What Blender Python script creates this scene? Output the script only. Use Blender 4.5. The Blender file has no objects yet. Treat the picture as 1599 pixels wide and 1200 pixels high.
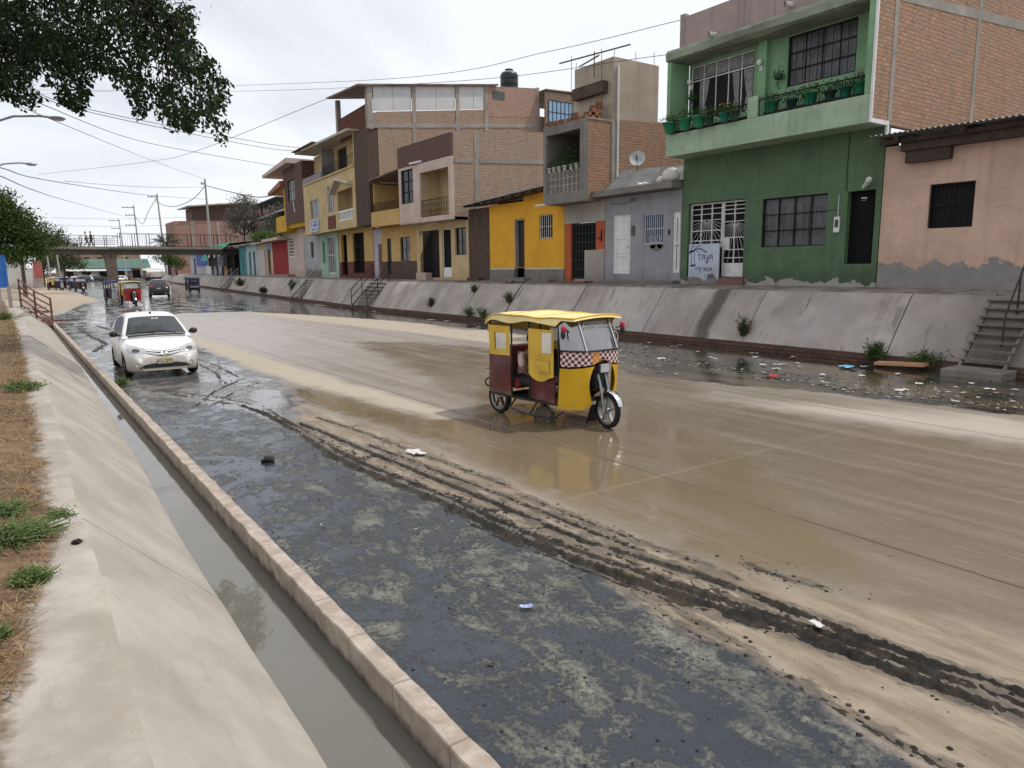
import bpy, math, random
import numpy as np
from mathutils import Matrix, Vector, noise as mnoise
R = math.radians
random.seed(7)
rng = np.random.default_rng(7)
sc = bpy.context.scene
COL = sc.collection

# ------------------------------------------------------------------ camera
cam_d = bpy.data.cameras.new('camera')
cam = bpy.data.objects.new('camera', cam_d); COL.objects.link(cam)
cam_d.sensor_width = 36.0; cam_d.lens = 25.216
cam_d.clip_start = 0.05; cam_d.clip_end = 3000
cam.matrix_world = Matrix(((0.81963, 0.09990, -0.56411, 0), (-0.57281, 0.12612, -0.80993, 0),
                           (-0.00977, 0.98697, 0.16060, 2.45), (0, 0, 0, 1)))
sc.camera = cam
sc.view_settings.view_transform = 'Standard'
sc.view_settings.look = 'None'
sc.view_settings.exposure = 0.0
sc.view_settings.gamma = 1.0
sc.cycles.max_bounces = 8; sc.cycles.diffuse_bounces = 3
sc.cycles.use_denoising = True

# ------------------------------------------------------------------ sky + sun
SUN_EL, SUN_AZ = 60.0, 118.0        # azimuth clockwise from +Y
w = bpy.data.worlds.new("World"); sc.world = w; w.use_nodes = True
nt = w.node_tree; N = nt.nodes; L = nt.links; N.clear()
wo = N.new('ShaderNodeOutputWorld'); bg = N.new('ShaderNodeBackground')
sky = N.new('ShaderNodeTexSky'); sky.sky_type = 'NISHITA'; sky.sun_disc = False
sky.sun_elevation = R(SUN_EL); sky.sun_rotation = R(SUN_AZ)
sky.air_density = 1.0; sky.dust_density = 0.5; sky.ozone_density = 1.0
bg.inputs['Strength'].default_value = 0.09
tc = N.new('ShaderNodeTexCoord'); sep = N.new('ShaderNodeSeparateXYZ'); L.new(tc.outputs['Generated'], sep.inputs[0])
zz = N.new('ShaderNodeMath'); zz.operation = 'MAXIMUM'; L.new(sep.outputs['Z'], zz.inputs[0]); zz.inputs[1].default_value = 0.0
za = N.new('ShaderNodeMath'); za.operation = 'ADD'; L.new(zz.outputs[0], za.inputs[0]); za.inputs[1].default_value = 0.40
dx = N.new('ShaderNodeMath'); dx.operation = 'DIVIDE'; L.new(sep.outputs['X'], dx.inputs[0]); L.new(za.outputs[0], dx.inputs[1])
dy = N.new('ShaderNodeMath'); dy.operation = 'DIVIDE'; L.new(sep.outputs['Y'], dy.inputs[0]); L.new(za.outputs[0], dy.inputs[1])
cb = N.new('ShaderNodeCombineXYZ'); L.new(dx.outputs[0], cb.inputs[0]); L.new(dy.outputs[0], cb.inputs[1])
mp = N.new('ShaderNodeMapping'); mp.inputs['Scale'].default_value = (0.9, 1.5, 1); mp.inputs['Rotation'].default_value = (0, 0, 0.6)
L.new(cb.outputs[0], mp.inputs[0])
n1 = N.new('ShaderNodeTexNoise'); n1.inputs['Scale'].default_value = 0.9; n1.inputs['Detail'].default_value = 9; n1.inputs['Roughness'].default_value = 0.55
n1.inputs['Distortion'].default_value = 0.6
L.new(mp.outputs[0], n1.inputs['Vector'])
cr = N.new('ShaderNodeValToRGB'); cr.color_ramp.elements[0].position = 0.33; cr.color_ramp.elements[1].position = 0.52
cr.color_ramp.elements[0].color = (0.64, 0.64, 0.64, 1); cr.color_ramp.elements[1].color = (1, 1, 1, 1)
L.new(n1.outputs['Fac'], cr.inputs[0])
n2 = N.new('ShaderNodeTexNoise'); n2.inputs['Scale'].default_value = 1.7; n2.inputs['Detail'].default_value = 6
L.new(mp.outputs[0], n2.inputs['Vector'])
cc = N.new('ShaderNodeMix'); cc.data_type = 'RGBA'; L.new(n2.outputs['Fac'], cc.inputs['Factor'])
cc.inputs['A'].default_value = (10.2, 10.6, 11.5, 1); cc.inputs['B'].default_value = (11.4, 11.6, 12.0, 1)
mx = N.new('ShaderNodeMix'); mx.data_type = 'RGBA'
L.new(cr.outputs['Color'], mx.inputs['Factor']); L.new(sky.outputs[0], mx.inputs['A']); L.new(cc.outputs['Result'], mx.inputs['B'])
L.new(mx.outputs['Result'], bg.inputs['Color']); L.new(bg.outputs[0], wo.inputs['Surface'])

sun_d = bpy.data.lights.new('sun', 'SUN'); sun_d.energy = 2.9; sun_d.angle = R(2.5); sun_d.color = (1.0, 0.95, 0.87)
sun = bpy.data.objects.new('sun', sun_d); COL.objects.link(sun)
sdir = Vector((math.sin(R(SUN_AZ)) * math.cos(R(SUN_EL)), math.cos(R(SUN_AZ)) * math.cos(R(SUN_EL)), math.sin(R(SUN_EL))))
sun.rotation_euler = sdir.to_track_quat('Z', 'Y').to_euler(); sun.location = (0, 0, 60)

# ------------------------------------------------------------------ metadata helpers
def tag(o, label=None, cat=None, group=None, kind=None):
    if label: o['label'] = label
    if cat: o['category'] = cat
    if group: o['group'] = group
    if kind: o['kind'] = kind
    return o
def thing(name, label, cat, loc=(0, 0, 0), rz=0.0, group=None):
    o = bpy.data.objects.new(name, None); COL.objects.link(o); o.empty_display_size = 0.2
    o.location = loc; o.rotation_euler = (0, 0, rz)
    return tag(o, label, cat, group)
def copy_tree(o, parent=None):
    c = o.copy(); COL.objects.link(c)
    if parent is not None:
        c.parent = parent
    for ch in list(o.children):
        copy_tree(ch, c)
    return c
def wloc(o):
    v = Vector((0, 0, 0))
    while o is not None:
        v = v + o.location; o = o.parent
    return v

# ------------------------------------------------------------------ mesh builder (world coordinates; build() subtracts the parent's place)
class MB:
    def __init__(s): s.v = []; s.f = []; s.m = []; s.s = []
    def face(s, pts, m=0, sm=False):
        i = len(s.v); s.v += [tuple(p) for p in pts]; s.f.append(tuple(range(i, i + len(pts)))); s.m.append(m); s.s.append(sm)
    def grid(s, rows, m=0, sm=True, closed=False, flip=False):
        i = len(s.v); n = len(rows[0])
        for r in rows: s.v += [tuple(p) for p in r]
        for a in range(len(rows) - 1):
            for b in range(n if closed else n - 1):
                c = (b + 1) % n
                q = (i + a * n + b, i + a * n + c, i + (a + 1) * n + c, i + (a + 1) * n + b)
                s.f.append(q[::-1] if flip else q); s.m.append(m); s.s.append(sm)
    def box(s, x0, y0, z0, x1, y1, z1, m=0):
        s.hexa([(x0, y0, z0), (x1, y0, z0), (x1, y1, z0), (x0, y1, z0), (x0, y0, z1), (x1, y0, z1), (x1, y1, z1), (x0, y1, z1)], m)
    def hexa(s, p, m=0):
        i = len(s.v); s.v += [tuple(q) for q in p]
        for f in ((3, 2, 1, 0), (4, 5, 6, 7), (0, 1, 5, 4), (1, 2, 6, 5), (2, 3, 7, 6), (3, 0, 4, 7)):
            s.f.append(tuple(i + k for k in f)); s.m.append(m); s.s.append(False)
    def bar(s, p, q, w, h=None, m=0, up=(0, 0, 1)):
        p = Vector(p); q = Vector(q); h = h or w; d = (q - p)
        if d.length < 1e-6: return
        d.normalize(); u = Vector(up)
        if abs(d.dot(u)) > 0.98: u = Vector((1, 0, 0))
        a = d.cross(u).normalized(); b = a.cross(d).normalized()
        a = a * (w / 2); b = b * (h / 2)
        s.hexa([p - a - b, p + a - b, p + a + b, p - a + b, q - a - b, q + a - b, q + a + b, q - a + b], m)
    def tube(s, pts, r, n=8, m=0, caps=True, sm=True):
        P = [Vector(p) for p in pts]; rows = []; ref = None
        for i, p in enumerate(P):
            d = (P[min(i + 1, len(P) - 1)] - P[max(i - 1, 0)])
            d = d.normalized() if d.length > 1e-9 else Vector((0, 0, 1))
            if ref is None or abs(ref.dot(d)) > 0.95: ref = Vector((0, 0, 1)) if abs(d.z) < 0.9 else Vector((1, 0, 0))
            a = d.cross(ref).normalized(); b = a.cross(d).normalized(); ref = b
            rr = r[i] if isinstance(r, (list, tuple)) else r
            rows.append([p + a * (rr * math.cos(2 * math.pi * k / n)) + b * (rr * math.sin(2 * math.pi * k / n)) for k in range(n)])
        s.grid(rows, m, sm, True)
        if caps: s.face(rows[0], m); s.face(rows[-1][::-1], m)
    def lathe(s, prof, n=16, M=None, m=0, sm=True):
        M = M or Matrix.Identity(4); rows = []
        for (r, z) in prof:
            rows.append([M @ Vector((r * math.cos(2 * math.pi * k / n), r * math.sin(2 * math.pi * k / n), z)) for k in range(n)])
        s.grid(rows, m, sm, True, True)
    def ball(s, c, r, nu=10, nv=7, m=0, jit=0.0):
        if not isinstance(r, (tuple, list)): r = (r, r, r)
        rows = []
        for j in range(nv + 1):
            t = math.pi * j / nv; row = []
            for k in range(nu):
                q = 1 + (random.uniform(-jit, jit) if jit and 0 < j < nv else 0)
                row.append((c[0] + r[0] * q * math.sin(t) * math.cos(2 * math.pi * k / nu), c[1] + r[1] * q * math.sin(t) * math.sin(2 * math.pi * k / nu), c[2] + r[2] * q * math.cos(t)))
            rows.append(row)
        s.grid(rows, m, True, True, True)
    def prism(s, poly, axis, a, b, m=0):
        def P(u, v, t): return (t, u, v) if axis == 'x' else ((u, t, v) if axis == 'y' else (u, v, t))
        A = [P(u, v, a) for u, v in poly]; B = [P(u, v, b) for u, v in poly]
        s.face(A, m); s.face(B[::-1], m)
        for i in range(len(poly)):
            j = (i + 1) % len(poly); s.face([A[j], A[i], B[i], B[j]], m)
    # wall facing -X at x=X, from y0<y1, z0<z1, holes (ya,yb,za,zb); thickness t behind
    def wallx(s, X, y0, y1, z0, z1, t=0.2, holes=(), m=0, mr=None, back=True):
        mr = m if mr is None else mr
        H = [h for h in holes]
        ys = sorted({y0, y1, *[min(max(h[0], y0), y1) for h in H], *[min(max(h[1], y0), y1) for h in H]})
        zs = sorted({z0, z1, *[min(max(h[2], z0), z1) for h in H], *[min(max(h[3], z0), z1) for h in H]})
        for i in range(len(ys) - 1):
            for j in range(len(zs) - 1):
                cy = (ys[i] + ys[i + 1]) / 2; cz = (zs[j] + zs[j + 1]) / 2
                if any(h[0] < cy < h[1] and h[2] < cz < h[3] for h in H): continue
                a, b, c, d = ys[i], ys[i + 1], zs[j], zs[j + 1]
                s.face([(X, b, c), (X, a, c), (X, a, d), (X, b, d)], m)
                if back: s.face([(X + t, a, c), (X + t, b, c), (X + t, b, d), (X + t, a, d)], m)
        for (a, b, c, d) in H:
            s.face([(X, a, c), (X + t, a, c), (X + t, a, d), (X, a, d)], mr); s.face([(X, b, d), (X + t, b, d), (X + t, b, c), (X, b, c)], mr)
            s.face([(X, a, d), (X + t, a, d), (X + t, b, d), (X, b, d)], mr); s.face([(X, b, c), (X + t, b, c), (X + t, a, c), (X, a, c)], mr)
        s.face([(X, y0, z0), (X, y0, z1), (X + t, y0, z1), (X + t, y0, z0)][::-1], m); s.face([(X, y1, z0), (X, y1, z1), (X + t, y1, z1), (X + t, y1, z0)], m)
        s.face([(X, y0, z1), (X, y1, z1), (X + t, y1, z1), (X + t, y0, z1)][::-1], m); s.face([(X, y0, z0), (X, y1, z0), (X + t, y1, z0), (X + t, y0, z0)], m)
    # wall facing -Y at y=Y as an outline of (x,z) points, thickness t towards +Y
    def wally(s, Y, poly, t=0.2, m=0):
        A = [(x, Y, z) for x, z in poly]; B = [(x, Y + t, z) for x, z in poly]
        s.face(A, m); s.face(B[::-1], m)
        for i in range(len(poly)):
            j = (i + 1) % len(poly); s.face([A[j], A[i], B[i], B[j]], m)
    def xform(s, M):
        s.v = [tuple(M @ Vector(p)) for p in s.v]; return s
    def build(s, name, mats, parent=None, bevel=0, sub=0, weld=False, wl=True):
        if not isinstance(mats, (list, tuple)): mats = [mats]
        me = bpy.data.meshes.new(name)
        o = bpy.data.objects.new(name, me); COL.objects.link(o)
        off = Vector((0, 0, 0))
        if parent is not None:
            o.parent = parent
            if wl: off = wloc(parent)
        V = np.array(s.v, dtype=float).reshape(-1, 3) - np.array(off)
        me.from_pydata([tuple(p) for p in V], [], s.f)
        for mt in mats: me.materials.append(mt)
        me.polygons.foreach_set('material_index', s.m); me.polygons.foreach_set('use_smooth', s.s)
        uv = me.uv_layers.new(name='UVMap')
        me.update()
        nrm = np.zeros(len(me.polygons) * 3); me.polygons.foreach_get('normal', nrm); nrm = np.abs(nrm.reshape(-1, 3))
        ax = np.argmax(nrm * np.array([1.0, 1.0, 1.001]), axis=1)
        tot = np.zeros(len(me.polygons), dtype=np.int32); me.polygons.foreach_get('loop_total', tot)
        li = np.zeros(len(me.loops), dtype=np.int32); me.loops.foreach_get('vertex_index', li)
        la = np.repeat(ax, tot); P = V[li] + np.array(off); U = np.empty((len(li), 2))
        U[:, 0] = np.where(la == 0, P[:, 1], P[:, 0]); U[:, 1] = np.where(la == 2, P[:, 1], P[:, 2])
        uv.data.foreach_set('uv', U.ravel())
        if weld:
            mo = o.modifiers.new('weld', 'WELD'); mo.merge_threshold = 0.0005
        if bevel:
            mo = o.modifiers.new('bevel', 'BEVEL'); mo.width = bevel; mo.segments = 2; mo.limit_method = 'ANGLE'; mo.angle_limit = R(40)
        if sub:
            mo = o.modifiers.new('sub', 'SUBSURF'); mo.levels = sub; mo.render_levels = sub
        return o

def struct(mb, name, mats, kind='structure', **k):
    o = mb.build(name, mats, **k); o['kind'] = kind; return o

# ------------------------------------------------------------------ materials
MATS = {}
class G:                                     # small node-graph helper
    def __init__(s, name):
        s.mat = bpy.data.materials.new(name); s.mat.use_nodes = True
        s.nt = s.mat.node_tree; s.n = s.nt.nodes; s.l = s.nt.links
        s.p = s.n['Principled BSDF']; s.co = s.n.new('ShaderNodeTexCoord')
    def new(s, t, **k):
        x = s.n.new(t)
        for a, b in k.items(): setattr(x, a, b)
        return x
    def link(s, a, b): s.l.new(a, b)
    def put(s, inp, v):
        if hasattr(v, 'is_output'): s.l.new(v, inp)
        elif isinstance(v, (tuple, list)) and len(v) == 3 and inp.type == 'RGBA': inp.default_value = (*v, 1)
        else: inp.default_value = v
    def map(s, vec, scale=(1, 1, 1), loc=(0, 0, 0), rot=(0, 0, 0)):
        x = s.new('ShaderNodeMapping'); s.put(x.inputs[0], vec); x.inputs['Scale'].default_value = scale
        x.inputs['Location'].default_value = loc; x.inputs['Rotation'].default_value = rot; return x.outputs[0]
    def noise(s, vec, scale=5, det=5, rough=0.55, dist=0.0):
        x = s.new('ShaderNodeTexNoise'); s.put(x.inputs['Vector'], vec); x.inputs['Scale'].default_value = scale
        x.inputs['Detail'].default_value = det; x.inputs['Roughness'].default_value = rough; x.inputs['Distortion'].default_value = dist
        return x.outputs['Fac']
    def voro(s, vec, scale=5, feat='F1', rnd=1.0):
        x = s.new('ShaderNodeTexVoronoi'); x.feature = feat; s.put(x.inputs['Vector'], vec); x.inputs['Scale'].default_value = scale
        x.inputs['Randomness'].default_value = rnd; return x.outputs['Distance']
    def math(s, op, a, b=0.0, c=None, clamp=False):
        x = s.new('ShaderNodeMath'); x.operation = op; x.use_clamp = clamp
        s.put(x.inputs[0], a); s.put(x.inputs[1], b)
        if c is not None: s.put(x.inputs[2], c)
        return x.outputs[0]
    def step(s, v, a, b):                     # smooth 0..1 between a and b
        x = s.new('ShaderNodeMapRange'); x.interpolation_type = 'SMOOTHSTEP'; s.put(x.inputs[0], v)
        x.inputs[1].default_value = a; x.inputs[2].default_value = b; return x.outputs[0]
    def rng(s, v, a, b, c, d):
        x = s.new('ShaderNodeMapRange'); s.put(x.inputs[0], v)
        for i, q in enumerate((a, b, c, d)): x.inputs[1 + i].default_value = q
        return x.outputs[0]
    def mix(s, f, a, b, mode='MIX'):
        x = s.new('ShaderNodeMix'); x.data_type = 'RGBA'; x.blend_type = mode
        s.put(x.inputs['Factor'], f); s.put(x.inputs['A'], a); s.put(x.inputs['B'], b); return x.outputs['Result']
    def mixf(s, f, a, b):
        x = s.new('ShaderNodeMix'); x.data_type = 'FLOAT'
        s.put(x.inputs[0], f); s.put(x.inputs[2], a); s.put(x.inputs[3], b); return x.outputs[0]
    def sep(s, vec):
        x = s.new('ShaderNodeSeparateXYZ'); s.put(x.inputs[0], vec); return x.outputs
    def attr(s, name):
        x = s.new('ShaderNodeAttribute'); x.attribute_name = name; return x.outputs['Fac']
    def bump(s, h, st=0.3, d=0.02, norm=None):
        x = s.new('ShaderNodeBump'); x.inputs['Strength'].default_value = st; x.inputs['Distance'].default_value = d; s.put(x.inputs['Height'], h)
        if norm is not None: s.put(x.inputs['Normal'], norm)
        return x.outputs[0]
    def out(s, col=None, rough=None, spec=None, normal=None, metal=None):
        if col is not None: s.put(s.p.inputs['Base Color'], col)
        if rough is not None: s.put(s.p.inputs['Roughness'], rough)
        if spec is not None: s.put(s.p.inputs['Specular IOR Level'], spec)
        if metal is not None: s.put(s.p.inputs['Metallic'], metal)
        if normal is not None: s.put(s.p.inputs['Normal'], normal)
        return s.mat
def dk(c, k): return tuple(x * k for x in c)

def simple(name, col, rough=0.6, spec=0.4, metal=0.0, var=0.12, sc_=3.0, bump=0.0, bsc=40.0, coat=0.0, mud=0.0):
    if name in MATS: return MATS[name]
    g = G(name); o = g.co.outputs['Object']
    n = g.noise(o, sc_, 6, 0.6)
    c = g.mix(g.step(n, 0.3, 0.7), dk(col, 1 - var), dk(col, 1 + var))
    nb = g.noise(o, bsc, 3) if bump else None
    if mud:
        zk = g.math('ADD', g.sep(o)[2], g.math('MULTIPLY', g.math('SUBTRACT', g.noise(o, 7, 7, .7), .5), -.9))
        c = g.mix(g.math('MULTIPLY', g.math('SUBTRACT', 1, g.step(zk, mud - .25, mud + .2)), .8), c, (.22, .17, .12))
        c = g.mix(g.math('MULTIPLY', g.step(g.noise(g.map(o, (6, 6, 1.2)), 1.6, 6, .65), .56, .68), .35), c, dk(col, .45))
    m = g.out(c, g.rng(g.noise(o, sc_ * 3, 3), 0.3, 0.7, max(0.02, rough - 0.08), min(1, rough + 0.08)), spec, g.bump(nb, bump, 0.01) if bump else None, metal)
    if coat: g.p.inputs['Coat Weight'].default_value = coat; g.p.inputs['Coat Roughness'].default_value = 0.05
    MATS[name] = m; return m

def plaster(name, col, dirt=0.35, peel=0.0, peel_col=(0.26, 0.25, 0.24), dirt_col=None, streak=0.5, rough=0.85, topdirt=0.0):
    """painted render: blotches, rain streaks, grime, flaking near the foot (object z is height above the pavement)"""
    if name in MATS: return MATS[name]
    g = G(name); uv = g.co.outputs['UV']; ob = g.co.outputs['Object']
    n1 = g.noise(uv, 0.7, 6, 0.6); n2 = g.noise(uv, 6, 5, 0.65)
    c = g.mix(g.step(n1, 0.3, 0.72), dk(col, 0.84), dk(col, 1.08))
    c = g.mix(g.math('MULTIPLY', g.step(n2, 0.5, 0.75), 0.4), c, dk(col, 0.68))
    c = g.mix(g.math('MULTIPLY', g.step(g.noise(g.map(uv, (.5, 3.2, 1)), 1.0, 5, .6), 0.54, 0.66), 0.22), c, dk(col, 1.3))
    st = g.noise(g.map(uv, (5, 0.25, 1)), 1.0, 5, 0.6)
    dc = dirt_col or dk(col, 0.42)
    c = g.mix(g.math('MULTIPLY', g.step(st, 0.48, 0.74), streak), c, dc)
    c = g.mix(g.math('MULTIPLY', g.step(g.noise(uv, 1.9, 8, 0.7, 0.6), 0.52, 0.62), 0.28), c, dk(dc, 1.5))
    c = g.mix(g.math('MULTIPLY', g.step(g.noise(g.map(uv, (9, .5, 1), (5, 1, 0)), 1.0, 4, 0.6), 0.66, 0.74), streak * .8), c, dk(dc, .8))
    z = g.sep(ob)[2]
    low = g.math('SUBTRACT', 1.0, g.step(g.math('ADD', z, g.math('MULTIPLY', g.noise(uv, 2.2, 6, 0.65), -1.4)), -0.75, 0.25))
    c = g.mix(g.math('MULTIPLY', low, dirt), c, dk(dc, 0.8))
    h = g.noise(uv, 30, 4)
    if peel > 0:
        pz = g.math('ADD', z, g.math('MULTIPLY', g.math('SUBTRACT', g.noise(uv, 1.6, 7, 0.62), 0.5), 1.3))
        pk = g.math('SUBTRACT', 1.0, g.step(pz, peel - 0.02, peel + 0.02))
        pc = g.mix(g.noise(uv, 3.5, 6), dk(peel_col, 0.65), dk(peel_col, 1.2))
        c = g.mix(pk, c, pc)
        h = g.math('ADD', h, g.math('MULTIPLY', pk, -2.0))
    MATS[name] = g.out(c, rough, 0.25, g.bump(h, 0.25, 0.01)); return MATS[name]

def brick(name, c1, c2, mortar, bw=0.25, bh=0.10, ms=0.012, grime=0.3, pale=0.3, bump=0.6):
    if name in MATS: return MATS[name]
    g = G(name); uv = g.co.outputs['UV']
    wob = g.new('ShaderNodeVectorMath', operation='MULTIPLY_ADD')
    nz = g.new('ShaderNodeTexNoise'); nz.inputs['Scale'].default_value = 3.0; nz.inputs['Detail'].default_value = 4; g.put(nz.inputs['Vector'], uv)
    g.put(wob.inputs[0], nz.outputs['Color']); wob.inputs[1].default_value = (0.03, 0.02, 0); g.put(wob.inputs[2], uv)
    b = g.new('ShaderNodeTexBrick'); g.put(b.inputs['Vector'], wob.outputs[0]); b.inputs['Scale'].default_value = 1.0
    b.inputs['Brick Width'].default_value = bw; b.inputs['Row Height'].default_value = bh; b.inputs['Mortar Size'].default_value = ms
    b.inputs['Mortar Smooth'].default_value = 0.25; b.inputs['Bias'].default_value = -0.1
    g.put(b.inputs['Color1'], c1); g.put(b.inputs['Color2'], c2); g.put(b.inputs['Mortar'], mortar)
    n1 = g.noise(uv, 1.1, 6, 0.65); n2 = g.noise(uv, 14, 4, 0.6)
    c = g.mix(g.math('MULTIPLY', g.step(n1, 0.45, 0.7), pale), b.outputs['Color'], dk(mortar, 1.1))
    n3 = g.noise(g.map(uv, (3.9, 9.6, 1), (7, 3, 0)), 1.0, 2, 0.6)
    c = g.mix(g.math('MULTIPLY', g.step(n3, 0.46, 0.66), 0.35), c, dk(c2, 0.6))
    c = g.mix(g.math('MULTIPLY', g.step(n2, 0.35, 0.75), 0.5), c, dk(c1, 0.5))
    hl = g.step(g.noise(g.map(uv, (1.4, 9.8, 1), (1, 5, 0)), 1.0, 3, 0.6), 0.56, 0.66)
    c = g.mix(g.math('MULTIPLY', hl, 0.3), c, dk(mortar, 0.45))
    st = g.noise(g.map(uv, (2.2, 0.35, 1), (4, 2, 0)), 1.0, 6, 0.6)
    c = g.mix(g.math('MULTIPLY', g.step(st, 0.5, 0.8), grime), c, dk(mortar, 0.3))
    h = g.math('ADD', g.math('MULTIPLY', b.outputs['Fac'], -1.0), g.math('MULTIPLY', n2, 0.5))
    MATS[name] = g.out(c, 0.9, 0.2, g.bump(h, bump, 0.02)); return MATS[name]

def concrete(name, col, sc_=1.0, dark=0.5, rough=0.85, streak=(1, 1, 1)):
    if name in MATS: return MATS[name]
    g = G(name); ob = g.co.outputs['Object']
    n1 = g.noise(ob, 0.6 * sc_, 7, 0.62); n2 = g.noise(g.map(ob, streak), 3 * sc_, 6, 0.62, 0.4); n3 = g.noise(ob, 40, 4)
    c = g.mix(g.step(n1, 0.32, 0.7), dk(col, 1 - dark * 0.5), dk(col, 1.12))
    c = g.mix(g.math('MULTIPLY', g.step(n2, 0.5, 0.75), dark), c, dk(col, 0.5))
    c = g.mix(g.math('MULTIPLY', n3, 0.3), c, dk(col, 0.7))
    MATS[name] = g.out(c, rough, 0.3, g.bump(g.math('ADD', n2, g.math('MULTIPLY', n3, 0.5)), 0.25, 0.02)); return MATS[name]

def glass_dark(name='dark_glass', col=(0.012, 0.013, 0.015), rough=0.08):
    if name in MATS: return MATS[name]
    g = G(name); MATS[name] = g.out(col, rough, 0.5); return MATS[name]
# ------------------------------------------------------------------ the setting: canal bed road, banks, channel
def bx(y):
    y = np.asarray(y, dtype=float)
    return np.where(y < 43, 0.0, 0.085 * (y - 43) * np.clip((y - 43) / 6.0, 0, 1) ** 0.5)
def bxf(y): return float(bx(y))
def bend(mb):
    for i, p in enumerate(mb.v): mb.v[i] = (p[0] + bxf(p[1]), p[1], p[2])
    return mb

def sdist(P, poly):                      # signed distance, positive inside
    P = np.asarray(P); poly = np.asarray(poly, float); d = np.full(len(P), 1e9); ins = np.zeros(len(P), bool)
    for i in range(len(poly)):
        a = poly[i]; b = poly[(i + 1) % len(poly)]; e = b - a; w_ = P - a
        t = np.clip((w_ @ e) / max(e @ e, 1e-9), 0, 1); d = np.minimum(d, np.hypot(*(w_ - t[:, None] * e).T))
        c = (a[1] <= P[:, 1]) != (b[1] <= P[:, 1])
        xx = a[0] + (P[:, 1] - a[1]) / (b[1] - a[1] if abs(b[1] - a[1]) > 1e-9 else 1e-9) * e[0]
        ins ^= c & (P[:, 0] < xx)
    return np.where(ins, d, -d)
def pdist(P, line):
    d = np.full(len(P), 1e9); line = np.asarray(line, float)
    for a, b in zip(line[:-1], line[1:]):
        e = b - a; w_ = P - a; t = np.clip((w_ @ e) / max(e @ e, 1e-9), 0, 1); d = np.minimum(d, np.hypot(*(w_ - t[:, None] * e).T))
    return d

REG = {
 'sludge': [(1.5, -4), (3.3, -4), (3.45, 1.5), (3.6, 2.6), (3.5, 3.1), (3.74, 4.6), (3.64, 6.2), (3.5, 8.1), (3.4, 10.4), (3.3, 12.3), (2.9, 13.8), (2.4, 15.2), (1.5, 16)],
 'wetgrey': [(1.5, 12), (3.3, 12), (3.7, 11.4), (4.3, 13.0), (4.75, 15.2), (4.9, 16.6), (4.75, 18.2), (4.85, 20.2), (5.0, 25.3), (5.2, 31), (6.0, 41), (8.2, 45.4), (11.4, 44.2), (13.5, 45.5), (16.7, 45.8), (20.5, 60), (24, 100), (40, 300), (8, 300), (7, 120), (6.6, 90), (4.2, 62), (2.6, 50), (1.5, 48)],
 'gutter': [(14.6, -4), (14.3, 2), (13.4, 4.2), (13.0, 5.9), (12.8, 7.6), (12.1, 9.4), (11.5, 11.5), (12.7, 14.5), (14.6, 18), (15.4, 21), (15.5, 25), (14.8, 32), (13.3, 38.5), (11.6, 44), (13.0, 47), (17.4, 47), (19, 47), (19, -4)],
 'sandr': [(12.9, 19.2), (14.4, 18.8), (15.3, 21.5), (15.4, 25), (14.7, 32), (13.2, 38.5), (11.3, 44.0), (11.4, 38.2), (12.25, 29), (12.8, 23)],
 'sandl': [(5.0, 26), (4.8, 20.2), (4.75, 18.1), (5.0, 16.4), (4.85, 15.2), (5.15, 13.1), (5.45, 10.0), (5.9, 9.6), (6.12, 10.8), (5.98, 14.4), (5.85, 20), (5.65, 30), (5.3, 36)],
 'pale': [(10.4, 8.3), (12.0, 6.4), (12.7, 5.0), (12.9, 3), (13.2, -4), (11.6, -4), (11.3, 3.9), (10.9, 5.6)],
 'film': [(4.78, 15.4), (5.1, 13.2), (5.42, 10.2), (6.1, 9.8), (6.9, 10.6), (8.2, 12.5), (9.4, 13.5), (9.8, 11.5), (8.9, 8.8), (8.0, 6.6), (7.0, 5.2), (6.2, 4.0), (5.4, 3.0), (4.7, 3.6), (4.7, 5.4), (4.75, 6.8), (4.85, 10), (4.3, 13.0)],
 'damp': [(4.78, 15.4), (5.1, 13.2), (5.42, 10.2), (6.1, 9.9), (6.9, 11.4), (7.6, 14.5), (8.6, 19), (9.6, 23), (11.2, 21.5), (12.1, 17), (12.4, 13.5), (11.9, 10.2), (10.4, 8.6), (10.7, 5.8), (10.9, 3.8), (11.0, 0), (7.5, 0.2), (5.6, 1.2), (4.9, 2.5), (4.55, 4.0), (4.75, 6.8), (4.85, 10), (4.3, 13.0)],
 'mud': [(3.3, -4), (3.45, 1.5), (3.6, 2.6), (3.5, 3.1), (3.74, 4.6), (3.64, 6.2), (3.5, 8.1), (3.4, 10.4), (3.3, 12.3), (3.8, 13.6), (4.3, 12.8), (4.6, 10), (4.6, 6.8), (4.5, 4.0), (5.0, 2.5), (5.6, 1.2), (6.5, -4)],
 'dirt': [(1.0, 52), (2.6, 53), (4.1, 60), (4.6, 64), (6.2, 68), (6.6, 78), (6.2, 95), (6.8, 118), (7.5, 150), (14, 200), (20, 300), (-40, 300), (-40, 52)],
}
ys = [-3.0]
while ys[-1] < 300: ys.append(ys[-1] + max(0.14, 0.016 * (ys[-1] + 5)))
ys = np.array(ys); us = np.concatenate([np.linspace(0, .22, 64)[:-1], np.linspace(.22, 1, 80)])
xl = np.where(ys < 50, 1.63, 1.63 - np.clip((ys - 50) * 0.12, 0, 3)); xr = 17.55 + bx(ys)
XX = xl[:, None] + (xr - xl)[:, None] * us[None, :]; YY = np.repeat(ys[:, None], len(us), 1)
mb = MB(); mb.grid([[(XX[i, j], YY[i, j], 0.0) for j in range(len(us))] for i in range(len(ys))])

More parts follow.
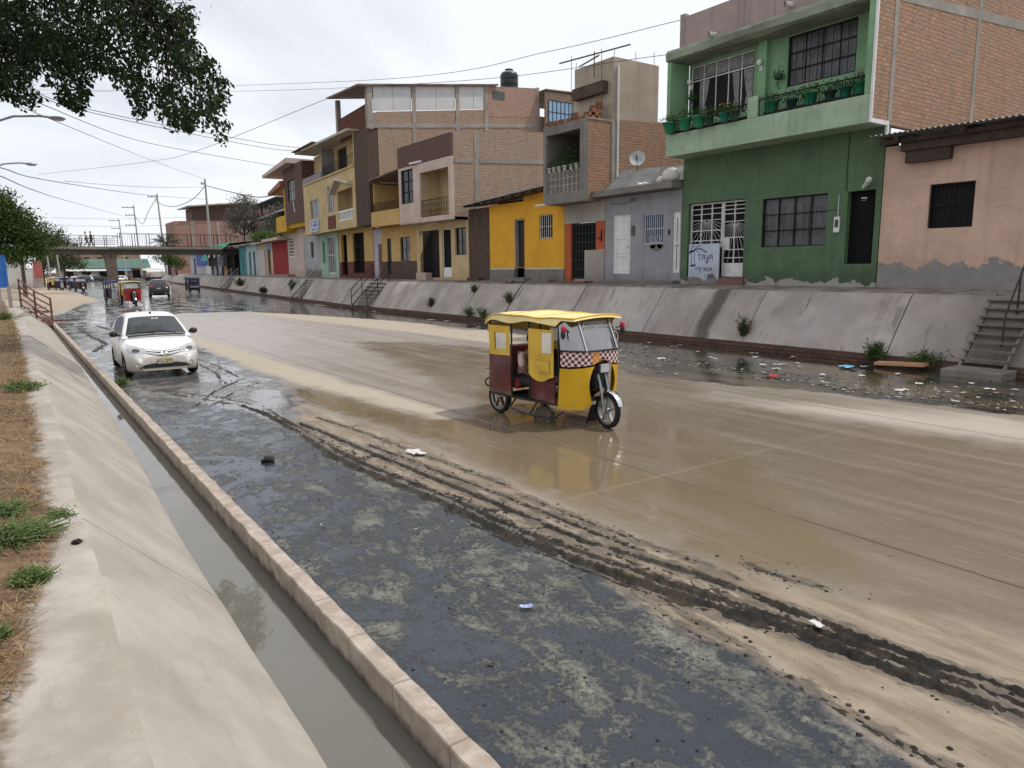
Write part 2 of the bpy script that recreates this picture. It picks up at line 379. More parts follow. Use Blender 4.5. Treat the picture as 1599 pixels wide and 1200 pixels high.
def road_material():
    g = G('wet_silted_concrete'); P = g.co.outputs['Object']; S = g.sep(P); X, Y = S[0], S[1]
    warp = g.math('SUBTRACT', g.noise(P, 1.3, 6, 0.6), 0.5); wfine = g.math('SUBTRACT', g.noise(P, 7, 6, 0.65), 0.5)
    lane = g.noise(g.map(P, (3.2, 0.10, 1)), 1.0, 6, 0.6); lane2 = g.noise(g.map(P, (11, 0.35, 1), (3, 1, 0)), 1.0, 5, 0.6)
    cloud = g.noise(P, 0.35, 5, 0.55); grit = g.noise(P, 90, 4, 0.7)
    def mask(n, a1=0.8, a2=0.15, a3=0.0, lo=-0.05, hi=0.08):
        v = g.math('MULTIPLY_ADD', warp, a1, g.attr(n)); v = g.math('MULTIPLY_ADD', wfine, a2, v)
        if a3: v = g.math('MULTIPLY_ADD', g.math('SUBTRACT', lane, 0.5), a3, v)
        return g.step(v, lo, hi)
    # base: silty damp concrete with tyre-polished lanes running along the canal
    base = g.mix(g.step(g.math('ADD', g.math('MULTIPLY', lane, .6), g.math('MULTIPLY', g.noise(P, .9, 6, .6), .4)), 0.36, 0.64), (0.175, 0.143, 0.108), (0.245, 0.21, 0.178))
    base = g.mix(g.math('MULTIPLY', g.step(lane2, 0.40, 0.80), 0.3), base, (0.28, 0.245, 0.21))
    base = g.mix(g.math('MULTIPLY', g.step(cloud, 0.4, 0.7), 0.5), base, (0.27, 0.235, 0.20))
    rough = g.mixf(g.step(lane, 0.3, 0.7), 0.30, 0.5)
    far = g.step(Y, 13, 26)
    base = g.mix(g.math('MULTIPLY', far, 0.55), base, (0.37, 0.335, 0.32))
    # pale dried strips
    for n in ('sandl', 'sandr', 'pale'):
        k = mask(n, 0.55, 0.2, 0.35, -0.16, 0.22) if n != 'pale' else g.math('MULTIPLY', mask(n, 0.9, 0.3, 1.2, -0.7, 0.9), 0.75)
        sc_ = g.mix(g.noise(P, 2.5, 6, 0.6), (0.315, 0.268, 0.208), (0.405, 0.352, 0.28))
        if n == 'pale': sc_ = g.mix(g.noise(g.map(P, (5, .4, 1)), 2.5, 6, 0.6), (0.36, 0.32, 0.265), (0.44, 0.40, 0.345))
        base = g.mix(k, base, sc_); rough = g.mixf(k, rough, 0.85)
    # muddy water film
    dpk = mask('damp', 1.6, 0.35, 1.3, -0.35, 0.45)
    dpk = g.math('MULTIPLY', dpk, g.mixf(g.step(g.math('ADD', g.math('MULTIPLY', lane, .55), g.math('MULTIPLY', cloud, .45)), .40, .62), .98, .62))
    dc_ = g.mix(g.noise(g.map(P, (2.2, .3, 1)), 1.2, 7, 0.65), (0.128, 0.097, 0.060), (0.185, 0.145, 0.098))
    dc_ = g.mix(g.step(g.noise(g.map(P, (40, 2.5, 1)), 1.0, 4, .6), .58, .68), dc_, (.25, .205, .155))
    base = g.mix(dpk, base, dc_); rough = g.mixf(dpk, rough, g.mixf(g.step(g.noise(g.map(P, (1.6, .3, 1)), 1.4, 6, .65), .42, .62), .10, .27))
    fk = mask('film', 1.0, 0.35, 0.5, -0.40, 0.20)
    thin = g.step(g.math('MULTIPLY_ADD', g.math('SUBTRACT', lane2, 0.5), 0.7, g.noise(g.map(P, (1.2, .5, 1)), 1.1, 6, 0.6)), 0.52, 0.68)
    fk = g.math('MULTIPLY', fk, g.math('SUBTRACT', 1.0, g.math('MULTIPLY', thin, 0.4)))
    fc = g.mix(g.noise(g.map(P, (1.5, .35, 1)), 1.2, 6, 0.6), (0.145, 0.108, 0.066), (0.195, 0.152, 0.098))
    base = g.mix(fk, base, fc); rough = g.mixf(fk, rough, 0.10)
    # joints
    jx = g.math('MINIMUM', g.math('ABSOLUTE', g.math('ADD', X, g.math('MULTIPLY_ADD', wfine, 0.02, -6.12))), g.math('ABSOLUTE', g.math('ADD', X, g.math('MULTIPLY_ADD', wfine, 0.02, -11.44))))
    yy = g.math('ABSOLUTE', g.math('SUBTRACT', g.math('FRACT', g.math('DIVIDE', g.math('ADD', Y, g.math('MULTIPLY_ADD', wfine, 0.04, 1.18)), 4.6)), 0.5))
    jy = g.math('MULTIPLY', yy, 4.6)
    jl = g.math('SUBTRACT', 1.0, g.step(jx, 0.006, 0.02)); jt = g.math('MULTIPLY', g.math('SUBTRACT', 1.0, g.step(jy, 0.01, 0.035)), g.step(g.noise(P, 1.9, 4), 0.35, 0.5))
    base = g.mix(g.math('MULTIPLY', jl, g.mixf(fk, 0.85, 0.4)), base, (0.05, 0.042, 0.035))
    base = g.mix(g.math('MULTIPLY', jt, 0.35), base, (0.27, 0.23, 0.18)); 
    # mud band
    mk = mask('mud', 0.35, 0.15, 0.0, -0.12, 0.2)
    mc = g.mix(g.step(g.noise(g.map(P, (3, .8, 1)), 1.6, 7, 0.65), 0.35, 0.7), (0.17, 0.128, 0.085), (0.30, 0.245, 0.18))
    mc = g.mix(g.step(g.noise(P, 22, 5, 0.7), 0.60, 0.72), mc, (0.06, 0.05, 0.04))
    base = g.mix(mk, base, mc); rough = g.mixf(mk, rough, 0.6)
    rk = g.step(g.math('ADD', g.attr('rut'), g.math('ADD', g.math('MULTIPLY', g.math('SUBTRACT', g.noise(g.map(P, (6, 2, 1)), 2.2, 7, 0.7), 0.5), 0.34), g.math('MULTIPLY', wfine, 0.12))), -0.02, 0.03)
    base = g.mix(g.math('MULTIPLY', rk, 0.78), base, g.mix(g.step(g.noise(g.map(P, (2.5, .6, 1)), 5.0, 8, 0.75), .38, .66), (0.028, 0.024, 0.019), (0.15, 0.118, 0.084)))
    # right-hand gutter water: brown, dark oily patches, a scum of crumbs
    gk = mask('gutter', 0.9, 0.3, 0.0, -0.1, 0.16)
    gs = g.step(g.noise(g.map(P, (1.0, .35, 1)), 1.1, 7, 0.65), 0.45, 0.56)
    gc = g.mix(gs, (0.085, 0.066, 0.038), (0.018, 0.019, 0.018))
    cr_ = g.math('MULTIPLY', g.step(g.noise(P, 6.5, 7, 0.75), 0.60, 0.66), gs)
    gc = g.mix(g.math('MULTIPLY', cr_, 0.75), gc, (0.24, 0.24, 0.22))
    base = g.mix(gk, base, gc); rough = g.mixf(gk, rough, g.mixf(cr_, 0.09, 0.7))
    # grey wet mud further up, half mirror
    wk = mask('wetgrey', 0.9, 0.35, 0.0, -0.08, 0.12)
    ws = g.step(g.math('ADD', g.math('MULTIPLY', g.noise(g.map(P, (1.2, .55, 1)), 0.9, 7, 0.65), 0.6), g.math('MULTIPLY', g.noise(P, 3.5, 7, 0.7), 0.4)), 0.49, 0.59)
    wc = g.mix(ws, (0.115, 0.112, 0.11), (0.20, 0.185, 0.16))
    spk = g.step(g.noise(P, 14, 6, 0.75), 0.65, 0.69)
    wc = g.mix(spk, wc, (0.02, 0.02, 0.018))
    base = g.mix(wk, base, wc); rough = g.mixf(wk, rough, g.mixf(ws, 0.05, 0.28))
    dkk = mask('dirt', 0.7, 0.3, 0.0, -0.15, 0.25)
    base = g.mix(dkk, base, g.mix(g.noise(P, 0.8, 6, 0.6), (0.25, 0.19, 0.135), (0.43, 0.36, 0.28))); rough = g.mixf(dkk, rough, 0.9)
    # black stagnant pool with floating algae scum
    sk = mask('sludge', 0.25, 0.2, 0.0, -0.06, 0.06)
    big = g.noise(g.map(P, (1.0, .75, 1), (2, 5, 0)), 1.15, 4, 0.55, 1.2); mid = g.noise(g.map(P, (1.5, .9, 1), rot=(0, 0, .5)), 3.0, 8, 0.7, 1.3); fin = g.noise(P, 26, 6, 0.75)
    sv = g.math('ADD', g.math('MULTIPLY', big, 0.34), g.math('ADD', g.math('MULTIPLY', mid, 0.38), g.math('MULTIPLY', fin, 0.30)))
    sv = g.math('SUBTRACT', sv, g.math('MULTIPLY', g.step(Y, 5.5, 11), 0.035))
    scum = g.step(sv, 0.475, 0.585)
    clean = g.math('SUBTRACT', 1.0, g.step(g.noise(g.map(P, (1.4, .9, 1), (7, 3, 0)), 1.4, 3, 0.5), 0.36, 0.45))
    scum = g.math('MULTIPLY', scum, g.math('SUBTRACT', 1.0, g.math('MULTIPLY', clean, 0.9)))
    sc1 = g.mix(g.step(g.noise(P, 2.2, 5, 0.6), 0.38, 0.66), (0.125, 0.125, 0.098), (0.25, 0.242, 0.19))
    sc1 = g.mix(g.math('MULTIPLY', g.step(g.noise(P, 38, 6, 0.8), 0.50, 0.60), 0.85), sc1, (0.045, 0.05, 0.05))
    sc1 = g.mix(g.math('MULTIPLY', g.step(g.noise(P, 9, 5, 0.7), 0.52, 0.66), 0.6), sc1, (0.07, 0.078, 0.08))
    wat = g.mix(g.noise(P, 1.2, 4), (0.012, 0.017, 0.025), (0.035, 0.043, 0.054))
    pool = g.mix(g.math('MULTIPLY', scum, 0.85), wat, sc1)
    gritm = g.math('MULTIPLY', g.step(g.noise(P, 75, 5, 0.75), 0.53, 0.60), g.step(g.noise(P, 2.3, 6, .65), 0.40, 0.60))
    pool = g.mix(gritm, pool, (0.008, 0.009, 0.009))
    base = g.mix(sk, base, pool); rough = g.mixf(sk, rough, g.mixf(scum, 0.07, 0.6))
    # relief
    hs = g.math('MULTIPLY', g.math('ADD', scum, g.math('MULTIPLY', fin, 0.6)), 0.5)
    dry = g.math('SUBTRACT', 1.0, g.math('MAXIMUM', fk, gk))
    hb = g.math('MULTIPLY', dry, g.math('ADD', g.math('MULTIPLY', grit, 0.35), g.math('MULTIPLY', g.noise(P, 14, 6, 0.7), 0.8)))
    hb = g.math('ADD', hb, g.math('MULTIPLY', g.math('ADD', jl, 0), -0.8))
    h = g.mixf(sk, hb, hs); h = g.mixf(wk, h, g.math('MULTIPLY', ws, g.noise(P, 9, 6, 0.7)))
    rip = g.noise(g.map(P, (6, 2.2, 1)), 1.6, 3, 0.5)
    bn = g.bump(h, 0.55, 0.016); bn = g.bump(rip, 0.05, 0.02, bn)
    return g.out(base, rough, 0.5, bn)
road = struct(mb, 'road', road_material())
PP = np.stack([XX.ravel(), YY.ravel()], 1)
for n, poly in REG.items():
    a = road.data.attributes.new(n, 'FLOAT', 'POINT'); a.data.foreach_set('value', sdist(PP, poly).astype(np.float32))

# churned mud thrown up by tyres: a height field that only shows where it rises above the road
RID = [([(4.38, 0.4), (4.29, 1.33), (4.2, 2.0), (4.16, 2.6), (3.88, 3.5), (3.6, 5.1), (3.55, 6.3), (3.36, 8.1), (3.32, 9), (3.42, 11), (3.44, 12.3), (3.3, 13.4)], .055, .055),
       ([(4.52, 0.4), (4.43, 1.33), (4.33, 2.3), (4.05, 3.5), (3.76, 5.1), (3.7, 6.3), (3.52, 8.1), (3.48, 9.4), (3.56, 11.8)], .035, .04),
       ([(4.66, .4), (4.55, 1.43), (4.43, 2.3), (4.33, 3.57), (4.04, 4.75), (3.97, 6.4), (3.82, 8.5), (3.66, 11.2)], .04, .04),
       ([(4.25, 1.3), (4.08, 2.6), (3.75, 3.6), (3.50, 5.1), (3.44, 6.4)], .018, .03),
       ([(4.3, 4.2), (4.22, 5.8), (4.12, 7.3), (3.98, 9.2)], .022, .035),
       ([(4.52, 3.4), (4.42, 5.0), (4.36, 6.2)], .014, .028), ([(4.45, 6.5), (4.33, 8.2), (4.22, 10.0), (4.05, 11.6)], .016, .03),
       ([(3.62, 2.2), (3.72, 3.0), (3.85, 4.0)], .010, .03), ([(3.55, 1.2), (3.58, 2.1), (3.56, 3.0), (3.78, 4.6)], .012, .03), ([(4.9, 2.9), (4.78, 3.5)], .012, .04),
       ([(3.3, 13.4), (2.9, 14.6), (2.5, 15.6)], .02, .05), ([(3.56, 11.8), (3.6, 13), (3.2, 14.6), (2.4, 16.2)], .018, .05),
       ([(2.5, 13.6), (3.3, 15.4), (4.1, 16.6)], .02, .06), ([(2.9, 13.8), (3.7, 15.2), (4.4, 16.0)], .016, .05),
       ([(3.7, 16.2), (3.95, 18.2), (4.0, 21)], .016, .06), ([(4.2, 17.2), (4.3, 19.5), (4.1, 23)], .016, .06), ([(2.0, 25.5), (2.6, 28), (2.4, 33)], .03, .10), ([(3.4, 27), (3.6, 32), (3.2, 38)], .025, .12),
       ([(4.4, 30), (4.3, 36), (4.7, 44)], .02, .14)]
rut = np.full(len(PP), -1.0)
for line, a, w_ in RID: rut = np.maximum(rut, np.minimum(1.0, a / .03) * .075 + .03 - pdist(PP, line))
a = road.data.attributes.new('rut', 'FLOAT', 'POINT'); a.data.foreach_set('value', rut.astype(np.float32))
def mudpatch(x0, x1, y0, y1, nx, ny):
    gx = np.linspace(x0, x1, nx); gy = np.linspace(y0, y1, ny); A, B = np.meshgrid(gx, gy); Q = np.stack([A.ravel(), B.ravel()], 1)
    H = np.full(len(Q), -0.02)
    nz = np.array([mnoise.fractal((p[0] * 7, p[1] * 4, 0), 0.9, 2.1, 5) for p in Q]); nf = np.array([mnoise.fractal((p[0] * 26, p[1] * 22, 3), 0.8, 2.1, 3) for p in Q])
    gap = np.array([mnoise.noise((p[0] * 1.6, p[1] * 1.1, 9)) for p in Q])
    for line, a, w_ in RID:
        d = pdist(Q + np.stack([nz * 0.03 + gap * .035, nz * 0.02], 1), line)
        H = np.maximum(H, a * 0.75 * np.exp(-(d / (w_ * 0.9)) ** 2) * (0.95 + 0.75 * nz + 0.8 * nf + 0.8 * gap) - 0.009)
    b1 = np.interp(Q[:, 1], [p[1] for p in RID[0][0]], [p[0] for p in RID[0][0]]); b2 = np.interp(Q[:, 1], [p[1] for p in RID[2][0]], [p[0] for p in RID[2][0]])
    tt = (Q[:, 0] - b1) / np.maximum(b2 - b1, .05); band = np.clip(1.15 - np.abs(tt - .35) * 1.7, 0, 1) * (Q[:, 1] < 11.8)
    H = np.maximum(H, band * (.020 * (.15 + 1.2 * nz + .9 * nf + .5 * gap)) - .008)
    H += np.where(H > -0.015, nf * 0.005, 0)
    ed = np.minimum.reduce([Q[:, 0] - x0, x1 - Q[:, 0], Q[:, 1] - y0, y1 - Q[:, 1]])
    H = np.where(ed < 0.02, -0.02, H)
    rows = [[(Q[j * nx + i, 0], Q[j * nx + i, 1], H[j * nx + i]) for i in range(nx)] for j in range(ny)]
    return rows, H.reshape(ny, nx)
def mud_material():
    g = G('churned_black_mud'); P = g.co.outputs['Object']
    n = g.noise(P, 9, 7, 0.7); n2 = g.noise(P, 60, 4, 0.7); big = g.noise(g.map(P, (1, .4, 1)), 1.7, 4)
    c = g.mix(g.step(g.math('ADD', g.math('MULTIPLY', n, 0.7), g.math('MULTIPLY', big, 0.3)), 0.42, 0.62), (0.016, 0.014, 0.011), (0.10, 0.077, 0.055))
    c = g.mix(g.math('MULTIPLY', n2, 0.5), c, (0.02, 0.018, 0.015))
    return g.out(c, g.rng(n, 0.3, 0.7, 0.45, 0.85), 0.3, g.bump(g.math('ADD', g.math('MULTIPLY', n2, 1.3), g.noise(P, 28, 8, 0.8)), 1.0, 0.02))
MUD = mud_material()
mb = MB()
def addpatch(*a):
    rows, H = mudpatch(*a); mb_ = MB(); ny, nx = H.shape; i0 = len(mb.v)
    idx = -np.ones((ny, nx), int)
    keep = np.zeros((ny - 1, nx - 1), bool)
    mxh = np.maximum.reduce([H[:-1, :-1], H[1:, :-1], H[:-1, 1:], H[1:, 1:]]); keep = mxh > -0.004
    for j, i in zip(*np.nonzero(keep)):
        q = []
        for (b, a_) in ((j, i), (j, i + 1), (j + 1, i + 1), (j + 1, i)):
            if idx[b, a_] < 0: idx[b, a_] = len(mb.v); mb.v.append(rows[b][a_])
            q.append(int(idx[b, a_]))
        mb.f.append(tuple(q)); mb.m.append(0); mb.s.append(True)
addpatch(3.15, 5.05, 0.7, 6.0, 120, 240); addpatch(3.1, 4.7, 5.98, 13.0, 90, 190); addpatch(1.8, 5.0, 12.98, 24, 90, 150); addpatch(1.8, 5.2, 24, 46, 50, 90)
struct(mb, 'mud_ruts', MUD, kind='stuff')
# loose crumbs of mud and floating dirt
mb = MB()
def clod(x, y, r, z=0.0):
    n = 6; rows = []
    for j, (q, h) in enumerate(((1.0, -0.1), (1.0, .2), (.55, .5), (0.02, .55))):
        rows.append([(x + r * q * random.uniform(.5, 1.35) * math.cos(6.283 * k / n), y + r * q * random.uniform(.75, 1.2) * math.sin(6.283 * k / n), z + r * h * random.uniform(.6, 1.0)) for k in range(n)])
    mb.grid(rows, 0, True, True)
for line, a, w_ in RID:
    for k in range(45):
        t = random.random() * (len(line) - 1); i = int(t); u = t - i
        clod(line[i][0] * (1 - u) + line[i + 1][0] * u + random.gauss(0, .09), line[i][1] * (1 - u) + line[i + 1][1] * u + random.gauss(0, .15), random.choice([.004, .005, .006, .008, .011, .018]) * (1 if line[0][1] < 12 else 1.3))
for k in range(650):
    x = random.uniform(1.8, 3.6); y = 1.5 + 20 * random.random() ** 1.6; clod(x, y, random.choice([.003, .004, .005, .007, .011]) * (1 + y * .04))
for k in range(90):
    x = random.uniform(4.6, 12); y = 1.5 + 12 * random.random(); clod(x, y, random.choice([.005, .006, .009]))
for k in range(300):
    y = random.uniform(3, 24); x = random.uniform(13.6, 17); clod(x, y, random.choice([.01, .015, .02, .03]))
struct(mb, 'mud_crumbs', MUD, kind='stuff')
mb = MB()
for k in range(1900):
    y = 3 + 24 * random.random() ** 1.2; e_ = float(np.interp(y, [3, 4.6, 5.9, 7.6, 9.6, 11.7, 14.5, 18, 21, 25, 32], [13.9, 13.3, 12.95, 12.8, 12.2, 12.0, 13.0, 14.7, 15.5, 15.6, 15.0]))
    x = e_ + .15 + abs(random.gauss(0, 1.0)) * (1 if y < 9 else 1.5)
    if x > 17.2 or mnoise.noise((x * .9, y * .45, 2)) < -.12: continue
    a = random.uniform(0, 6.283); l_ = random.choice([.015, .02, .03, .05]); u = Vector((math.cos(a), math.sin(a), 0)) * l_; v = Vector((-math.sin(a), math.cos(a), 0)) * l_ * random.uniform(.3, .9); c = Vector((x, y, .005 + random.random() * .012))
    mb.face([c - u - v, c + u - v * .6, c + u * .8 + v + Vector((0, 0, .01)), c - u * .7 + v], random.choice([0, 0, 1, 1, 2]))
struct(mb, 'floating_debris', [simple('pale_debris', (.30, .30, .275), .7), simple('grey_debris', (.16, .16, .14), .7), simple('dark_debris', (.03, .03, .028), .7)], kind='stuff')

# ---- left side: dirt verge, concrete slope, drain channel, kerb
LIPX = lambda y: 0.26 + 0.06 * min(1, max(0, (y - 5.6) / 2.4)) + 0.004 * max(0, min(y, 50) - 8) * 0.6 + 0.012 * math.sin(y * 1.7)
DIRT = [(-4, -.3), (1, -.3), (3.2, -.14), (4.0, -.05), (5.3, .13), (6.5, .10), (8.7, .13), (11.5, .13), (16.7, .17), (30, .1), (52, -.2), (400, -.5)]
def dirt_edge(y): return float(np.interp(y, [d[0] for d in DIRT], [d[1] for d in DIRT]))
def left_material():
    g = G('verge_dirt_and_concrete'); P = g.co.outputs['Object']; e = g.attr('edge')
    v = g.math('ADD', e, g.math('MULTIPLY', g.math('SUBTRACT', g.noise(P, 4, 7, 0.65), 0.5), 0.42))
    k = g.step(v, -0.05, 0.07)
    con = g.mix(g.step(g.noise(P, 2.2, 7, 0.62), 0.35, 0.7), (0.29, 0.26, 0.225), (0.40, 0.37, 0.33))
    con = g.mix(g.math('MULTIPLY', g.step(g.noise(g.map(P, (3, 0.8, 1)), 3.0, 6, 0.6), 0.52, 0.75), 0.5), con, (0.27, 0.225, 0.18))
    con = g.mix(g.step(g.noise(P, 55, 3, 0.6), 0.68, 0.72), con, (0.16, 0.13, 0.1))
    d = g.mix(g.step(g.noise(P, 3.0, 7, 0.65), 0.35, 0.68), (0.095, 0.060, 0.036), (0.20, 0.13, 0.076))
    d = g.mix(g.step(g.noise(P, 45, 5, 0.7), 0.52, 0.68), d, (0.26, 0.17, 0.092))
    h = g.math('ADD', g.math('MULTIPLY', g.noise(P, 30, 6, 0.7), k), g.math('MULTIPLY', g.noise(P, 10, 5), 0.4))
    return g.out(g.mix(k, con, d), 0.9, 0.2, g.bump(h, 0.5, 0.02))
yl = [-3.0]
while yl[-1] < 52: yl.append(yl[-1] + max(0.12, 0.02 * (yl[-1] + 4)))
yl = yl[:-1] + [52.0]
xo = [-60, -25, -10, -5, -3, -2, -1.4, -1.0, -.8, -.65, -.52, -.42, -.34, -.27, -.2, -.13, -.07, -.03, 0]
mb = MB(); ev = []
rows = []
for y in yl:
    r = []
    for i, x in enumerate(xo):
        xx = x + LIPX(y) if x > -3 else x
        nzv = mnoise.fractal((xx * 2.2, y * 2.2, 1), 0.9, 2.1, 4)
        dd = dirt_edge(y) - xx
        z = 0.788 if x == 0 else 0.80 + 0.022 * nzv * min(1, max(0, dd * 4 + .3)) + 0.03 * min(1, max(0, dd * 3)) - (0.012 if x == 0 else 0)
        r.append((xx, y, z)); ev.append(dd)
    rows.append(r)
mb.grid(rows)
verge = struct(mb, 'verge', left_material())
a = verge.data.attributes.new('edge', 'FLOAT', 'POINT'); a.data.foreach_set('value', np.array(ev, dtype=np.float32))
def slope_material():
    g = G('pale_canal_concrete'); P = g.co.outputs['Object']
    c = g.mix(g.step(g.noise(P, 1.2, 7, 0.6), 0.33, 0.7), (0.30, 0.272, 0.236), (0.395, 0.368, 0.33))
    c = g.mix(g.math('MULTIPLY', g.step(g.noise(g.map(P, (7, 0.7, 4), rot=(0, 0, .12)), 1.6, 7, 0.65), 0.54, 0.76), 0.32), c, (0.245, 0.215, 0.182))
    ck = g.voro(g.map(P, (1.1, .35, 1.1)), 1.0, 'DISTANCE_TO_EDGE'); c = g.mix(g.math('MULTIPLY', g.math('SUBTRACT', 1, g.step(g.math('ADD', ck, g.math('MULTIPLY', g.noise(P, 14, 5), .012)), .004, .009)), .14), c, (.15, .135, .115))
    jy_ = g.math('ABSOLUTE', g.math('SUBTRACT', g.math('FRACT', g.math('DIVIDE', g.math('ADD', g.sep(P)[1], g.math('MULTIPLY', g.noise(P, 5, 5), .06)), 3.7)), .5)); c = g.mix(g.math('MULTIPLY', g.math('SUBTRACT', 1, g.step(jy_, .002, .006)), .6), c, (.12, .10, .085))
    c = g.mix(g.math('MULTIPLY', g.step(g.noise(P, 3.1, 8, .7, .5), .56, .66), .3), c, (.24, .19, .145))
    c = g.mix(g.step(g.noise(g.map(P, (22, 2.2, 14), rot=(0, 0, .2)), 1.0, 5, 0.6), 0.70, 0.74), c, (0.17, 0.15, 0.125))
    z = g.sep(P)[2]
    wet = g.math('SUBTRACT', 1.0, g.step(g.math('ADD', z, g.math('MULTIPLY', g.noise(P, 2.5, 5), 0.10)), -0.14, -0.06))
    c = g.mix(g.math('MULTIPLY', wet, 0.6), c, (0.14, 0.125, 0.095))
    return g.out(c, 0.85, 0.25, g.bump(g.math('ADD', g.noise(P, 35, 5, 0.65), g.math('MULTIPLY', g.noise(P, 6, 5), 0.8)), 0.3, 0.012))
prof = [(0, .788), (.025, .772), (.06, .736), (.2, .590), (.4, .385), (.6, .178), (.8, -.03), (.92, -.155), (1.1, -.34)]
mb = MB(); rows = []
for y in yl:
    lx = LIPX(y); k = 1 if y < 40 else 1
    wob = 0.010 * mnoise.fractal((0, y * 0.9, 4), 0.9, 2, 3)
    kx = (float(np.interp(y, [3, 7, 12, 22, 36, 52], [1.085, 1.10, 1.24, 1.40, 1.44, 1.46])) - lx) / .8
    rows.append([(lx + dx_ * kx + (wob if dx_ > 0 else 0), y, z) for dx_, z in prof])
mb.grid(rows)
struct(mb, 'slope', slope_material())
def murky_water(name, col, rough=0.03, st=0.03):
    g = G(name); P = g.co.outputs['Object']
    c = g.mix(g.noise(P, 0.8, 5, 0.6), dk(col, 0.85), dk(col, 1.12))
    return g.out(c, rough, 0.5, g.bump(g.noise(g.map(P, (5, 2, 1)), 2.2, 3, 0.5), st, 0.02))
mb = MB(); mb.grid([[(0.95, y, -.03), (1.3, y, -.03), (1.60, y, -.03)] for y in (-3, 0, 10, 30, 52)])
struct(mb, 'water', murky_water('grey_green_channel_water', (0.135, 0.128, 0.108)))
def kerb_material():
    g = G('kerb_mortar'); P = g.co.outputs['Object']; S = g.sep(P)
    c = g.mix(g.step(g.noise(P, 5, 7, 0.65), 0.35, 0.68), (0.30, 0.245, 0.20), (0.44, 0.385, 0.33))
    c = g.mix(g.step(g.noise(P, 28, 5, 0.7), 0.58, 0.7), c, (0.24, 0.18, 0.135))
    ln = g.math('ABSOLUTE', g.math('SUBTRACT', g.math('FRACT', g.math('ADD', g.math('DIVIDE', S[1], 0.62), g.math('MULTIPLY', g.noise(P, 3, 3), .1))), 0.5))
    c = g.mix(g.math('MULTIPLY', g.math('SUBTRACT', 1, g.step(ln, 0.008, 0.02)), 0.6), c, (0.16, 0.12, 0.09))
    low = g.math('SUBTRACT', 1.0, g.step(g.math('ADD', S[2], g.math('MULTIPLY', g.math('SUBTRACT', g.noise(P, 7, 6, .65), .5), 0.16)), -0.03, 0.05))
    c = g.mix(g.math('MULTIPLY', low, 0.85), c, (0.06, 0.05, 0.038))
    return g.out(c, 0.88, 0.25, g.bump(g.noise(P, 24, 6, 0.7), 0.6, 0.012))
KERB = kerb_material()
mb = MB(); rows = []
y = -3.0
while y < 52:
    nn = lambda s, a_: a_ * mnoise.fractal((s * 10, y * 3.3, s), 0.8, 2.2, 5)
    zt = 0.178 + nn(1, .010)
    a1 = 1.525 + nn(2, .012); b1 = 1.648 + nn(3, .012)
    rows.append([(1.535, y, -.6), (1.535 + nn(4, .010), y, .02), (a1, y, zt - .010), (a1 + .006, y, zt - .001), (1.57, y, zt + nn(5, .004)), (1.61, y, zt + nn(6, .004)), (b1 - .006, y, zt - .001), (b1, y, zt - .012), (1.66, y, -.05)])
    y += max(0.05, 0.012 * (y + 3))
mb.grid(rows, sm=False); mb.face(rows[-1][::-1])
struct(mb, 'kerb', KERB)

# ---- right side: brick footing, concrete slope in panels, walkway
def right_slope_material():
    g = G('stained_canal_concrete'); P = g.co.outputs['Object']
    c = g.mix(g.step(g.noise(P, 0.55, 7, 0.6), 0.35, 0.68), (0.30, 0.262, 0.235), (0.43, 0.385, 0.35))
    c = g.mix(g.math('MULTIPLY', g.step(g.noise(g.map(P, (0.9, 1.6, 0.35)), 1.1, 7, 0.65), 0.50, 0.70), 0.5), c, (0.19, 0.158, 0.135))
    c = g.mix(g.math('MULTIPLY', g.step(g.noise(g.map(P, (0.7, 2.6, 0.3), (3, 8, 2)), 1.6, 5, 0.6), 0.60, 0.70), 0.55), c, (0.125, 0.105, 0.09))
    c = g.mix(g.math('MULTIPLY', g.step(g.noise(P, 0.9, 3, 0.5), 0.56, 0.66), 0.35), c, (0.27, 0.265, 0.265))
    c = g.mix(g.step(g.noise(P, 16, 4, 0.7), 0.68, 0.72), c, (0.13, 0.11, 0.095))
    S = g.sep(P)
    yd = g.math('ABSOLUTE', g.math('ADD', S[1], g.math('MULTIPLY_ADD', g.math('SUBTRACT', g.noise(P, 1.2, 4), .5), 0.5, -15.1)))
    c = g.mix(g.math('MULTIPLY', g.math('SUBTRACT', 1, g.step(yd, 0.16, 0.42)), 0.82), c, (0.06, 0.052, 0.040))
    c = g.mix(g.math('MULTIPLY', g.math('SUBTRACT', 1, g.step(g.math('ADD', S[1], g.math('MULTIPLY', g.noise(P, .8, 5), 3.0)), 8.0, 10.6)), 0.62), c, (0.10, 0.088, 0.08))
    return g.out(c, 0.86, 0.25, g.bump(g.math('ADD', g.noise(P, 22, 5, 0.65), g.math('MULTIPLY', g.noise(P, 4, 5), 0.8)), 0.35, 0.015))
RS = right_slope_material()
js = [-14, -8.2, -4, .6, 5.0, 9.2, 13.5, 17.6, 21.8, 26.2, 29.6, 33.0, 37.0, 41.0, 45.0, 49.2, 53.0, 57, 61, 65, 68.5, 72, 76, 80, 84, 88, 92, 96, 100, 106, 112, 118, 124, 130, 140, 150, 170, 200, 240, 300]
mb = MB()
